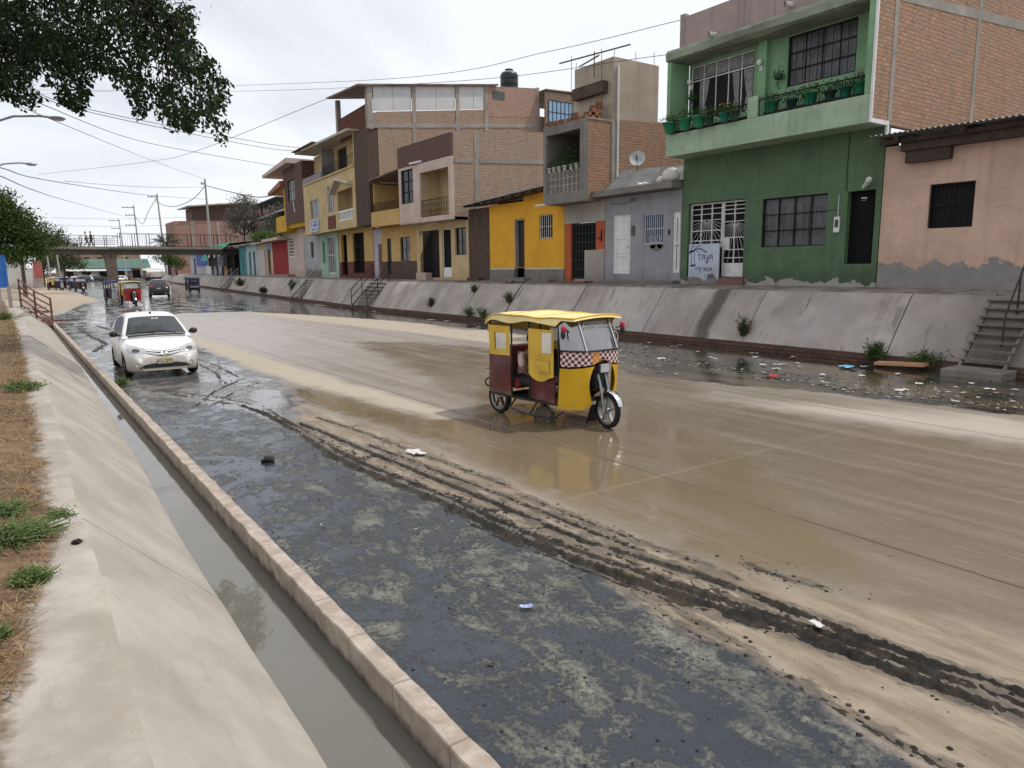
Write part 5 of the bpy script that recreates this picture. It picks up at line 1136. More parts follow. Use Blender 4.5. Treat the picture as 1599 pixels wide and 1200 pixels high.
for a, b in ((19.5, 20.8), (20.83, 22.08), (22.4, 23.85), (23.88, 25.28), (25.6, 26.7), (26.73, 27.54)):
    mb.hexa([(a, 42.50, 11.98 + (a - 19.5) * .125), (b, 42.50, 11.98 + (b - 19.5) * .125), (b, 42.56, 11.98 + (b - 19.5) * .125), (a, 42.56, 11.98 + (a - 19.5) * .125), (a, 42.50, 13.40 + (a - 19.5) * .128), (b, 42.50, 13.40 + (b - 19.5) * .128), (b, 42.56, 13.40 + (b - 19.5) * .128), (a, 42.56, 13.40 + (a - 19.5) * .128)])
mb.build('white_panel', simple('white_tarpaulin', (.50, .50, .50), .8, var=.06), H)
mb = MB(); mb.wally(42.47, [(27.62, 12.5), (31.9, 12.9), (31.9, 14.85), (27.62, 14.45)], .18); mb.build('top_wall', brick('pinkish_brick', (.42, .25, .185), (.34, .22, .17), (.36, .29, .25), grime=.2, pale=.5), H)
mb = MB(); mb.box(28.2, 42.44, 13.75, 29.2, 42.47, 14.25); mb.build('vent_grille', GREYPANE, H)
mb = MB(); mb.hexa([(18.4, 42.3, 13.28), (28.6, 42.3, 14.58), (28.6, 48.6, 15.0), (18.4, 48.6, 13.72), (18.4, 42.3, 13.38), (28.6, 42.3, 14.68), (28.6, 48.6, 15.1), (18.4, 48.6, 13.82)]); mb.build('terrace_roof', RUST, H)
mb = MB(); mb.box(19.25, 42.8, 11.0, 19.4, 48.6, 12.5); mb.build('terrace_parapet', brick('red_parapet_brick', (.15, .05, .035), (.12, .045, .03), (.1, .06, .05), .22, .08, .01), H)
mb = MB(); mb.box(19.1, 48.6, 11.4, 19.4, 48.95, 13.75); mb.box(20.2, 44.0, 11.1, 29, 52, 11.2); mb.build('terrace_post', CONC, H)
mb = MB(); mb.wallx(33.0, 43.8, 58, 5, 14.7, .2); mb.build('rear_wall', BR_B, H)
# its rear block with the blue barred window and the black water tank
mb = MB(); mb.wally(41.8, [(32.25, 7), (37.5, 7), (37.5, 14.6), (32.25, 14.6)], .2); mb.build('rear_block', BR_B, H)
mb = MB(); mb.hexa([(32.1, 41.6, 14.6), (37.7, 41.6, 14.8), (37.7, 47, 14.8), (32.1, 47, 14.6), (32.1, 41.6, 14.68), (37.7, 41.6, 14.88), (37.7, 47, 14.88), (32.1, 47, 14.68)]); mb.build('rear_roof', RUST, H)
mb = MB(); mb.box(32.45, 41.76, 12.55, 34.65, 41.8, 14.0); o = mb.build('window', simple('sky_blue_pane', (.22, .36, .52), .2), H)
mb = MB()
for i in range(7): mb.box(32.43 + i * .366, 41.73, 12.55, 32.47 + i * .366, 41.76, 14.0)
for z in (12.53, 13.2, 13.98): mb.box(32.43, 41.735, z, 34.67, 41.765, z + .04)
mb.build('grille', BLACK, o)
t = thing('water_tank', 'black plastic water tank on the brick roof', 'water tank', (30.2 + bxf(43.4), 43.5, 14.7))
MT = Matrix.Translation((30.3, 43.5, 14.6)); mb = MB(); mb.lathe([(.001, 0), (.62, 0), (.64, .06), (.64, .3), (.62, .34), (.64, .38), (.64, .7), (.62, .74), (.64, .78), (.64, 1.1), (.56, 1.24), (.3, 1.36), (.001, 1.36)], 24, MT); mb.build('tank', simple('black_plastic', (.012, .012, .014), .4), t)
mb = MB(); mb.lathe([(.001, 1.5), (.28, 1.5), (.3, 1.47), (.3, 1.36), (.001, 1.36)], 16, MT); mb.build('lid', simple('black_plastic', (.012, .012, .014), .4), t)
mb = MB(); mb.lathe([(.575, 1.22), (.5, 1.29), (.45, 1.32), (.44, 1.3), (.57, 1.2)], 24, MT); mb.build('pale_collar', simple('grey_collar', (.3, .3, .3), .6), t)
# ground floor of that house
HM = plaster('mint_render', (.33, .46, .37), .2, streak=.2); PALEG = plaster('pale_grey_render', (.36, .36, .36), .6, peel=.5, peel_col=(.16, .13, .11), streak=.3)
mb = MB(); mb.wallx(19.9, 57.0, 62.3, 1.76, 5.2, .2, [(59.3, 60.2, 3.4, 4.7)]); mb.build('wall', PALEG, H)
mb = MB(); mb.wallx(19.85, 52.2, 56.98, 1.78, 5.15, .2, [(53.0, 55.2, 2.1, 4.95), (55.6, 56.5, 2.9, 4.6)]); mb.build('mint_front', HM, H)
mb = MB(); frame_x(mb, 19.93, 53.0, 55.2, 2.1, 4.95, .08, .05, 4, 2); mb.build('shop_gate', WPAINT, H); mb = MB(); mb.box(20.0, 52.9, 2.05, 20.04, 55.3, 5.0); mb.build('pane', GREYPANE, H)
mb = MB(); mb.box(19.95, 55.6, 2.9, 20.0, 56.5, 4.6); mb.build('shutter', simple('green_shutter', (.05, .2, .1), .6), H); mb = MB(); mb.box(20.02, 59.3, 3.4, 20.06, 60.2, 4.7); mb.build('window', GLASS, H)
mb = MB(); mb.wallx(19.9, 44.4, 52.15, 2.95, 5.15, .2, [(46.2, 48.8, 2.95, 4.9), (50.2, 51.6, 2.95, 4.9)]); mb.build('porch_front', OCHRE, H)
mb = MB(); mb.wallx(19.89, 44.4, 52.15, 1.78, 2.94, .2, [(46.2, 48.8, 2.15, 2.939), (50.2, 51.6, 2.0, 2.939)]); mb.build('dado', MAROON, H)
mb = MB(); mb.box(20.5, 44.4, 1.8, 27, 62.2, 5.1); mb.box(20.1, 49.3, 1.8, 20.5, 49.6, 5.0); mb.box(20.1, 51.8, 1.8, 20.5, 52.1, 5.0); mb.build('porch_room', simple('dim_porch', (.035, .03, .026), .9), H); grille(H, 20.02, 46.25, 48.75, 2.17, 4.88, BLACK, 9, 3, .02, name='gate')

# ---------- mustard and brown brick house at the bend
H = thing('house', 'narrow two storey house, mustard balcony and dark brown brick overhang', 'house', (19.9 + bxf(63), 63, 1.8))
MUST = plaster('mustard_render', (.52, .31, .03), .1, streak=.2)
mb = MB(); mb.wallx(19.0, 58.3, 64.6, 6.35, 11.05, .2, [(60.9, 63.4, 8.2, 9.95)]); mb.wally(58.3, [(19.2, 6.35), (24, 6.35), (24, 11.3), (19.2, 11.05)], .2); mb.build('brown_front', BR_BR, H)
window(H, 19.0, 60.9, 63.4, 8.2, 9.95, BLACK, GREYPANE, 3, 2, .08, .06)
mb = MB(); mb.tube([(18.95, 61.4, 8.1), (18.94, 61.2, 7.6), (18.95, 61.0, 7.2)], .05, 5); mb.build('hanging_cloth', WPAINT, H)
mb = MB(); mb.box(19.0, 64.62, 5.8, 21.0, 68.6, 7.2); mb.box(19.05, 64.62, 7.2, 19.4, 65.2, 9.5); mb.box(19.1, 64.7, 9.4, 21, 68.4, 9.6); mb.box(20.6, 64.62, 7.2, 20.8, 68.5, 9.4); mb.box(19.2, 58.32, 6.0, 20.2, 64.6, 6.33); mb.build('mustard_front', MUST, H)
mb = MB(); mb.box(20.5, 65.6, 7.3, 20.59, 68.0, 9.2); mb.build('window', GREYPANE, H)
mb = MB(); mb.prism([(64.5, 9.62), (69.6, 9.3), (69.6, 9.5), (64.5, 10.1)], 'x', 18.6, 20.8); mb.build('tiled_roof', simple('red_tile', (.30, .12, .08), .8), H)
mb = MB(); mb.prism([(60.5, 11.1), (70.2, 10.9), (70.2, 11.15), (60.5, 11.5)], 'x', 18.3, 20.8); mb.box(19.8, 64.7, 9.6, 20.0, 68.4, 11.0); mb.build('roof', CREAM, H)
mb = MB(); mb.wallx(19.9, 62.4, 68.4, 1.78, 6.0, .2, [(66.0, 68.0, 3.6, 5.4)]); mb.build('wall', CREAM, H)
mb = MB(); frame_x(mb, 19.95, 66.0, 68.0, 3.6, 5.4, .1, .06, 3, 6); mb.build('vent_blocks', WPAINT, H); mb = MB(); mb.box(20.05, 65.9, 3.5, 20.09, 68.1, 5.5); mb.build('pane', DARK, H)
mb = MB(); mb.wallx(19.88, 68.45, 75.0, 1.7, 5.2, .2); mb.build('red_front', plaster('deep_red_render', (.27, .025, .022), .15, streak=.15), H); mb = MB(); mb.box(18.9, 68.0, 5.2, 20.4, 75.3, 5.45); mb.build('porch_slab', CREAM, H); mb = MB(); mb.box(19.2, 66, 1.7, 19.86, 74, 2.0); mb.build('step', simple('pink_step', (.28, .17, .17), .9), H)
BENDING[0] = False
# ------------------------------------------------------------------ vehicles and people
from mathutils.bvhtree import BVHTree
RUB = simple('tyre_rubber', (0.016, 0.015, 0.014), 0.85, var=.3, sc_=9)
CHROME = simple('chrome', (0.62, 0.62, 0.62), 0.18, metal=1.0, var=.05)
ALLOY = simple('grey_alloy', (0.30, 0.30, 0.31), 0.4, metal=.8, var=.15)
BPLAST = simple('black_trim', (0.018, 0.018, 0.019), 0.55)
def lens(name, col, rough=.12):
    return simple(name, col, rough, .6, var=.15, sc_=20)
HEADL = lens('headlamp_lens', (.42, .43, .44)); TAILL = lens('tail_lamp_red', (.35, .012, .012)); 
RX90 = Matrix.Rotation(math.pi / 2, 4, 'X')
def wheel(par, c, r, w_, spokes=5, rimm=None, steer=0.0, name='wheel', moto=False):
    """local: axle along y"""
    M = Matrix.Translation(c) @ Matrix.Rotation(steer, 4, 'Z') @ RX90
    h = w_ / 2; ri = r * (.80 if moto else .64)
    mb = MB(); pr = [(ri, -h * .8), (r * .92, -h), (r * .985, -h * .72), (r, -h * .3), (r, h * .3), (r * .985, h * .72), (r * .92, h), (ri, h * .8), (ri * .97, 0), (ri, -h * .8)]
    mb.lathe(pr, 28, M)
    o = mb.build(name, RUB, par, wl=False)
    mb = MB(); q = h * .7
    mb.lathe([(ri * 1.0, -q), (ri * .9, -q * .9), (ri * .88, 0), (ri * .9, q * .9), (ri, q), (ri * 1.0, 0), (ri, -q)], 28, M)
    if not moto: mb.lathe([(.001, q * .2), (ri * .9, q * .1), (ri * .9, -q * .1), (.001, -q * .2)], 24, M)
    mb.lathe([(.001, -h * .9), (r * .12, -h * .9), (r * .15, -h * .5), (r * .15, h * .5), (r * .12, h * .9), (.001, h * .9)], 12, M)
    for k in range(spokes):
        a = 2 * math.pi * k / spokes + .3; t = r * .075; p = [(r * .1, -t), (ri * .93, -t * .55), (ri * .93, t * .55), (r * .1, t)]
        P = lambda x, y, z: M @ Vector((x * math.cos(a) - y * math.sin(a), x * math.sin(a) + y * math.cos(a), z))
        z0, z1 = -h * .55, h * .55
        mb.hexa([P(*p[0], z0), P(*p[1], z0), P(*p[2], z0), P(*p[3], z0), P(*p[0], z1), P(*p[1], z1), P(*p[2], z1), P(*p[3], z1)])
    mb.build('rim', rimm or ALLOY, o, wl=False)
    return o
def text_mesh(name, body, size, M, mat, par, shear=0.0, ext=0.002):
    c = bpy.data.curves.new(name, 'FONT'); c.body = body; c.size = size; c.align_x = 'CENTER'; c.align_y = 'CENTER'; c.shear = shear; c.extrude = ext; c.resolution_u = 3
    t = bpy.data.objects.new(name, c); COL.objects.link(t)
    bpy.context.view_layer.update()
    me = bpy.data.meshes.new_from_object(t.evaluated_get(bpy.context.evaluated_depsgraph_get()))
    bpy.data.objects.remove(t); me.transform(M); me.materials.clear(); me.materials.append(mat)
    o = bpy.data.objects.new(name, me); COL.objects.link(o)
    if par is not None: o.parent = par
    return o
def TX(origin, right, up):
    r_ = Vector(right).normalized(); u = Vector(up); u = (u - r_ * u.dot(r_)).normalized(); n = r_.cross(u)
    return Matrix.Translation(origin) @ Matrix((r_, u, n)).transposed().to_4x4()

# ---- people: one skinned body; clothes and hair are children
SKIN = simple('brown_skin', (0.23, 0.115, 0.07), .6, var=.06)
def skin_mesh(name, mat, verts, edges, radii, par, root=0, sub=2):
    me = bpy.data.meshes.new(name); me.from_pydata(verts, edges, []); o = bpy.data.objects.new(name, me); COL.objects.link(o)
    o.parent = par; me.materials.append(mat)
    m = o.modifiers.new('skin', 'SKIN'); m.use_smooth_shade = True; m.branch_smoothing = .5
    for i, r_ in enumerate(radii):
        rr = r_ if isinstance(r_, tuple) else (r_, r_); me.skin_vertices[0].data[i].radius = rr; me.skin_vertices[0].data[i].use_root = (i == root)
    s_ = o.modifiers.new('sub', 'SUBSURF'); s_.levels = sub; s_.render_levels = sub
    dg = bpy.context.evaluated_depsgraph_get(); bpy.context.view_layer.update()
    e = bpy.data.meshes.new_from_object(o.evaluated_get(dg)); o.modifiers.clear(); o.data = e
    if not e.materials: e.materials.append(mat)
    return o
def person(label, loc, rz, J, shirt, trousers, hair=None, group=None, hat=False):
    """J: joint name -> local position (x forward, y left, z up)"""
    t = thing('person', label, 'person', loc, rz, group)
    order = ['pelvis', 'waist', 'chest', 'neck', 'chin', 'head', 'crown', 'sl', 'el', 'wl', 'sr', 'er', 'wr', 'hl', 'kl', 'al', 'tl', 'hr', 'kr', 'ar', 'tr']
    E_ = [('pelvis', 'waist'), ('waist', 'chest'), ('chest', 'neck'), ('neck', 'chin'), ('chin', 'head'), ('head', 'crown'), ('chest', 'sl'), ('sl', 'el'), ('el', 'wl'), ('chest', 'sr'), ('sr', 'er'), ('er', 'wr'),
          ('pelvis', 'hl'), ('hl', 'kl'), ('kl', 'al'), ('al', 'tl'), ('pelvis', 'hr'), ('hr', 'kr'), ('kr', 'ar'), ('ar', 'tr')]
    Rr = dict(pelvis=(.13, .10), waist=(.125, .095), chest=(.14, .10), neck=.052, chin=.06, head=.083, crown=.062, sl=.058, el=.042, wl=.03, sr=.058, er=.042, wr=.03, hl=.085, kl=.06, al=.042, tl=.035, hr=.085, kr=.06, ar=.042, tr=.035)
    V = [tuple(J[k]) for k in order]; rad = [Rr[k] for k in order]; E2 = [(order.index(a), order.index(b)) for a, b in E_]
    for s_, w_, e_ in (('l', 'wl', 'el'), ('r', 'wr', 'er')):           # palm and five fingers
        wv = Vector(J[w_]); d = (wv - Vector(J[e_])).normalized(); sd = d.cross(Vector((0, 0, 1)))
        sd = sd.normalized() if sd.length > .1 else Vector((0, 1, 0)); dn = sd.cross(d)
        i0 = len(V); V.append(tuple(wv + d * .06)); rad.append((.034, .016)); E2.append((order.index(w_), i0))
        for f, (off, ln) in enumerate(((-.028, .075), (-.010, .088), (.009, .083), (.027, .065))):
            a = len(V); V.append(tuple(wv + d * .105 + sd * off)); V.append(tuple(wv + d * (.105 + ln * .5) + sd * off * 1.15 - dn * .012)); V.append(tuple(wv + d * (.1 + ln * .85) + sd * off * 1.15 - dn * .035))
            rad += [.0095, .0085, .007]; E2 += [(i0, a), (a, a + 1), (a + 1, a + 2)]
        a = len(V); V.append(tuple(wv + d * .05 + sd * .045 - dn * .01)); V.append(tuple(wv + d * .085 + sd * .055 - dn * .028)); rad += [.011, .009]; E2 += [(i0, a), (a, a + 1)]
    hd = Vector(J['head']); fw = Vector(J.get('face', (1, 0, 0))).normalized()
    a = len(V); V.append(tuple(hd + fw * .088 - Vector((0, 0, .012)))); rad.append(.014); E2.append((order.index('head'), a))
    skin_mesh('body', SKIN, V, E2, rad, t, 0, 2)
    def part(nm, mat, ks, es, k):
        vv = [tuple(J[q]) for q in ks]; rr = [tuple(x * k + .012 for x in (Rr[q] if isinstance(Rr[q], tuple) else (Rr[q],) * 2)) for q in ks]
        skin_mesh(nm, mat, vv, [(ks.index(a_), ks.index(b_)) for a_, b_ in es], rr, t, 0, 2)
    part('shirt', shirt, ['waist', 'pelvis', 'chest', 'sl', 'el', 'sr', 'er'], [('waist', 'pelvis'), ('waist', 'chest'), ('chest', 'sl'), ('sl', 'el'), ('chest', 'sr'), ('sr', 'er')], 1.08)
    part('trousers', trousers, ['pelvis', 'hl', 'kl', 'al', 'hr', 'kr', 'ar'], [('pelvis', 'hl'), ('hl', 'kl'), ('kl', 'al'), ('pelvis', 'hr'), ('hr', 'kr'), ('kr', 'ar')], 1.12)
    mb = MB(); c = hd + Vector((0, 0, .045)) - fw * .016; mb.ball(c, (.098, .092, .095), 14, 10, jit=.03)
    mb.v = [p if (Vector(p) - hd).dot(fw) < .055 or p[2] > hd.z + .07 else tuple(Vector(p) - fw * .05) for p in mb.v]
    mb.build('hair', hair or simple('black_hair', (.012, .010, .009), .6), t, wl=False)
    side = fw.cross(Vector((0, 0, 1)))
    mb = MB()
    for s_ in (-1, 1): mb.ball(hd + fw * .079 + side * (s_ * .03) + Vector((0, 0, .012)), .0105, 6, 5)
    mb.build('eyes', simple('dark_eye', (.02, .015, .012), .3), t, wl=False)
    mb = MB(); mb.ball(hd + fw * .076 - Vector((0, 0, .048)), (.012, .022, .006), 6, 4); mb.build('mouth', simple('lip', (.22, .08, .06), .6), t, wl=False)
    for q in ('tl', 'tr'):
        mb = MB(); p = Vector(J[q]); aq = Vector(J['al' if q == 'tl' else 'ar']); m_ = (p + aq) / 2
        mb.ball((m_.x + .02, m_.y, min(p.z, aq.z) - .01), (.13, .045, .04), 10, 6); mb.build('shoe', BPLAST, t, wl=False)
    return t

# ---- the mototaxi (local x forward, y left)
YCL = simple('yellow_canvas', (0.62, 0.40, 0.045), .6, var=.14, sc_=2.5, bump=.35, bsc=7, mud=.3)
YTOP = simple('sunbleached_yellow_canvas', (0.74, 0.60, 0.27), .65, var=.12, sc_=2.0, bump=.35, bsc=6)
MAR = simple('maroon_vinyl', (0.10, 0.014, 0.016), .4, var=.25, sc_=3, mud=.32)
BLKV = simple('black_frame_paint', (0.02, 0.02, 0.021), .45, var=.3)
YSH = simple('yellow_fibreglass', (0.58, 0.335, 0.008), .35, var=.10, sc_=2, coat=.2, mud=.28)
def checker_material():
    g = G('red_white_checker_sticker'); uv = g.co.outputs['UV']; a = g.map(uv, (1, 1, 1), rot=(0, 0, .12))
    c = g.new('ShaderNodeTexChecker'); g.put(c.inputs['Vector'], a); c.inputs['Scale'].default_value = 21; g.put(c.inputs['Color1'], (.62, .58, .54)); g.put(c.inputs['Color2'], (.17, .012, .02))
    s_ = g.sep(uv); d = g.math('SUBTRACT', 1.0, g.step(g.math('ADD', g.math('ABSOLUTE', g.math('ADD', s_[0], .16)), g.math('MULTIPLY', g.math('SUBTRACT', g.noise(uv, 22, 4), .5), .16)), .05, .10))
    return g.out(g.mix(g.math('MULTIPLY', d, .8), c.outputs['Color'], (.62, .24, .05)), .35, .4)
CHK = checker_material()
def screen_glass():
    g = G('scratched_plastic_screen'); P = g.co.outputs['Object']
    tr = g.new('ShaderNodeBsdfTransparent'); tr.inputs[0].default_value = (.42, .43, .45, 1); gl = g.new('ShaderNodeBsdfGlossy'); gl.inputs['Roughness'].default_value = .06; gl.inputs[0].default_value = (.8, .8, .8, 1)
    df = g.new('ShaderNodeBsdfDiffuse'); df.inputs[0].default_value = (.45, .47, .5, 1)
    lw = g.new('ShaderNodeFresnel'); lw.inputs[0].default_value = 1.5
    m1 = g.new('ShaderNodeMixShader'); m2 = g.new('ShaderNodeMixShader'); o = [x for x in g.n if x.type == 'OUTPUT_MATERIAL'][0]
    g.put(m1.inputs[0], g.math('MULTIPLY', g.step(g.noise(P, 3, 5), .3, .8), .10)); g.link(tr.outputs[0], m1.inputs[1]); g.link(df.outputs[0], m1.inputs[2])
    g.put(m2.inputs[0], g.math('ADD', g.math('MULTIPLY', lw.outputs[0], 2.0), .26, clamp=True)); g.link(m1.outputs[0], m2.inputs[1]); g.link(gl.outputs[0], m2.inputs[2]); g.link(m2.outputs[0], o.inputs['Surface'])
    g.n.remove(g.p); return g.mat
SCREEN = screen_glass()
def seg(poly2, n):                                                    # resample an open polyline
    P = [Vector(p) for p in poly2]; Ls = [0]
    for a, b in zip(P[:-1], P[1:]): Ls.append(Ls[-1] + (b - a).length)
    out = []
    for k in range(n):
        t = Ls[-1] * k / (n - 1); i = max(j for j in range(len(Ls) - 1) if Ls[j] <= t + 1e-9); u = (t - Ls[i]) / max(1e-9, Ls[i + 1] - Ls[i]); out.append(P[i].lerp(P[i + 1], u))
    return out
def mototaxi(label, loc, rz, ytop, ycl, body, shield, group, detail=True, checker=True, mirrors=True):
    t = thing('mototaxi', label, 'mototaxi', loc, rz, group)
    def B(mb, n, m, par=None, **k): return mb.build(n, m, par or t, wl=False, **k)
    wf = wheel(t, (1.03, .03, .275), .275, .085, 5, ALLOY, -.10, 'front_wheel', True)
    for s_ in (-1, 1): wheel(t, (-1.02, .50 * s_, .275), .275, .11, 5, ALLOY, 0, 'rear_wheel', True)
    # canopy
    mb = MB(); nx, ny = 22, 13; rows = []
    for i in range(nx):
        x = -1.27 + 2.10 * i / (nx - 1); r_ = []
        for j in range(ny):
            v = -1 + 2 * j / (ny - 1); hw = .60 - .13 * max(0, (x - .35) / .5) ** 2
            z = 1.70 + .05 * max(0, (x - .1) / .7) - .03 * abs(v) ** 3 + .02 * math.exp(-((x + .55) / .5) ** 2) - .10 * max(0, (-x - 1.0) / .27) ** 2 - .03 * max(0, (x - .3) / .5) + .006 * math.sin(x * 9 + v * 3)
            r_.append((x + (.03 * (1 - v * v) if i == nx - 1 else 0), hw * v, z))
        rows.append(r_)
    mb.grid(rows, flip=True)
    rim = [rows[i][0] for i in range(nx)] + rows[-1][1:] + [rows[i][-1] for i in range(nx - 2, -1, -1)] + rows[0][::-1][1:]
    def drop(i, x): return (.09 + .035 * math.cos(2 * math.pi * (x + .62) / 1.25)) if x < .6 else .022
    low = [(p[0] * 1.008 + (.012 if p[0] > .75 else 0), p[1] * 1.03, p[2] - drop(i, p[0]) * .9 - .018) for i, p in enumerate(rim)]
    mb.grid([rim, low], flip=True)
    cn = B(mb, 'canopy', ytop, weld=True)
    mb = MB(); mb.tube([(p[0], p[1] * 1.008, p[2] + .002) for p in rim], .011, 5)
    for i_ in (6, 13): mb.tube([(p[0], p[1], p[2] + .003) for p in rows[i_]], .007, 4)
    B(mb, 'seam', ycl, cn)
    # rear quarter panels
    for s_ in (-1, 1):
        mb = MB(); y = .575 * s_; poly = [(-1.22, 1.50), (-.62, 1.50), (-.62, 1.02), (-1.17, 1.0)]; win = [(-1.06, 1.38), (-.75, 1.38), (-.74, 1.12), (-1.04, 1.10)]
        for k in range(4):
            a, b, c, d = poly[k], poly[(k + 1) % 4], win[(k + 1) % 4], win[k]
            mb.face([(q[0], y + .012 * s_ * math.sin(q[0] * 9), q[1]) for q in (a, b, c, d)][::(1 if s_ < 0 else -1)])
        o = B(mb, 'rear_curtain', ycl)
        mb = MB(); mb.face([(q[0], y - .01 * s_, q[1]) for q in [(-1.07, 1.39), (-.74, 1.39), (-.73, 1.11), (-1.05, 1.09)]][::(1 if s_ < 0 else -1)]); B(mb, 'clear_window', SCREEN, o)
        mb = MB(); rows = []
        for k in range(7):
            z = 1.02 - .66 * k / 6; bulge = .045 * math.sin(math.pi * min(1, k / 6 * 1.1)); rows.append([(x - .02 * k / 6 * (1 if x < -.9 else -1.2), (.578 + bulge * (1 - ((x + .88) / .33) ** 2) + .015 * k / 6) * s_, z) for x in np.linspace(-1.18, -.60, 8)])
        mb.grid(rows, flip=s_ > 0); B(mb, 'side_panel', body)
    mb = MB(); mb.grid([[(-1.21 - .02 * math.sin(math.pi * k / 8), -.575 + 1.15 * k / 8, z) for k in range(9)] for z in (1.0, .8, .6, .36)]); B(mb, 'back_panel', body)
    mb = MB(); Q = [(-.57, 1.5), (.57, 1.5), (.57, 1.0), (-.57, 1.0)]; W_ = [(-.36, 1.40), (.36, 1.40), (.36, 1.12), (-.36, 1.12)]
    for k in range(4): mb.face([(-1.205, *q) for q in (Q[k], Q[(k + 1) % 4], W_[(k + 1) % 4], W_[k])])
    B(mb, 'back_curtain', ycl)
    # side flaps with clear window and pocket
    for s_ in (-1, 1):
        mb = MB(); rows = []
        for k in range(11):
            z = 1.50 - (.77) * k / 10; rows.append([(x + .03 * (k / 10) * (x - .1), (.585 + .016 * math.sin(x * 16 + z * 2) * (k / 10)) * s_, z - (.05 * math.cos((x - .15) * 9) if k == 10 else 0)) for x in np.linspace(-.13, .47, 15)])
        mb.grid(rows, flip=s_ > 0); o = B(mb, 'side_curtain', ycl)
        mb = MB(); mb.grid([[(x, (.604) * s_, z) for x in np.linspace(.22, .45, 6)] for z in (1.46, 1.3, 1.14)], flip=s_ > 0); B(mb, 'clear_window', SCREEN, o)
        mb = MB(); mb.grid([[(.09 + .30 * u + .02 * v, (.612 + .02 * math.sin(math.pi * u) * math.sin(math.pi * (v * .8 + .1))) * s_, 1.04 - .2 * v) for u in np.linspace(0, 1, 7)] for v in np.linspace(0, 1, 6)], flip=s_ > 0); mb.tube([(.09, .618 * s_, 1.04), (.24, .632 * s_, 1.035), (.39, .618 * s_, 1.04)], .008, 5); B(mb, 'pocket', ycl, o)
        mb = MB(); mb.box(-.16, .50 * s_ - .01, .36, .42, .50 * s_ + .01, .76); mb.box(-.18, .46 * s_ - .02, .34, .5, .46 * s_ + .02, .42); B(mb, 'step_panel', body)
    # seats
    mb = MB(); mb.box(-1.12, -.5, .46, -.55, .5, .64); mb.box(-1.19, -.5, .6, -1.03, .5, 1.12); B(mb, 'bench', simple('red_patterned_seat', (.17, .02, .02), .6, var=.6, sc_=14), bevel=.05)
    mb = MB(); mb.box(-.10, -.14, .70, .42, .14, .80); B(mb, 'saddle', BPLAST, bevel=.04)
    mb = MB(); mb.ball((.55, 0, .74), (.26, .13, .12), 14, 9); mb.box(.1, -.1, .3, .6, .1, .58); mb.lathe([(.001, -.16), (.1, -.16), (.12, -.1), (.12, .1), (.1, .16), (.001, .16)], 12, Matrix.Translation((.42, 0, .36)) @ RX90); B(mb, 'engine', BPLAST)
    # tube frame
    mb = MB()
    for s_ in (-1, 1):
        for P in ([(-1.2, .55 * s_, .36), (-1.2, .56 * s_, 1.60)], [(-.6, .56 * s_, .36), (-.6, .565 * s_, 1.6)], [(-.15, .55 * s_, .36), (-.14, .57 * s_, 1.6)], [(.5, .5 * s_, .36), (.52, .52 * s_, 1.62)], [(-1.2, .55 * s_, .34), (-.6, .55 * s_, .33), (.1, .55 * s_, .34), (.6, .48 * s_, .34), (.85, .2 * s_, .4)], [(-1.22, .57 * s_, 1.58), (.5, .55 * s_, 1.62)],
                  [(-.56, .5 * s_, .32), (-.60, .62 * s_, .17), (-.2, .64 * s_, .13), (.5, .62 * s_, .15), (.62, .5 * s_, .26)], [(.0, .52 * s_, .33), (-.05, .63 * s_, .14)]):
            mb.tube(P, .017, 6)
    for P in ([(-.6, -.55, .34), (-.6, .55, .34)], [(-.15, -.55, .34), (-.15, .55, .34)], [(.5, -.5, .34), (.5, .5, .34)], [(-1.02, -.46, .275), (-1.02, .46, .275)], [(.52, -.52, 1.62), (.52, .52, 1.62)], [(-.6, 0, .34), (.45, 0, .42), (.9, 0, .85)]): mb.tube(P, .02, 6)
    B(mb, 'frame', BLKV)
    mb = MB(); mb.box(-.98, -.5, .325, .5, .5, .345); B(mb, 'floor', BLKV)
    # front: screen, apron, leg shields
    plan = seg([(.60, -.555), (.78, -.50), (.90, -.38), (.955, -.2), (.965, 0), (.955, .2), (.90, .38), (.78, .50), (.60, .555)], 33)
    def fr(z, bulge=0.0): return [((p.x - .0) - max(0, z - 1.2) * .50 * (p.x - .45) / .5, p.y * (1 - .06 * max(0, z - 1.2)), z) for p in plan]
    mb = MB(); mb.grid([[(x, y, z - (.0 if k else .05) * 0) for x, y, z in fr(z)] for k, z in enumerate((1.665, 1.50, 1.34, 1.195))], flip=True); ws = B(mb, 'windscreen', SCREEN)
    mb = MB()
    def edge_ring(z, th): return [(x * 1.004 + .004, y * 1.006, z + th) for x, y, z in fr(z)]
    mb.tube([(x + .004, y, z) for x, y, z in fr(1.2)], .016, 6); B(mb, 'rubber_trim', BPLAST, ws)
    mb = MB()
    for k in (9, 23): mb = MB(); mb.tube([(fr(z)[k][0] + .02, fr(z)[k][1], z) for z in (1.66, 1.4, 1.20)], .015, 6); B(mb, 'chrome_post', CHROME, ws)
    mb = MB(); zt, rows = 1.185, []
    for j in range(7):
        z = zt - .175 * j / 6; rows.append([(x, y, z - (.05 * (abs(y) / .55) if j == 6 else 0) + (.055 * max(0, 1 - abs(y) / .2) if j >= 5 else 0)) for x, y, _ in fr(1.1)])
    mb.grid(rows, flip=True); o = mb.build('apron', CHK if checker else shield, t, wl=False)
    uvl = o.data.uv_layers[0]
    for lp in o.data.loops:
        vi = lp.vertex_index; uvl.data[lp.index].uv = ((vi % 33) / 33 * 1.45 - .72, o.data.vertices[vi].co.z)
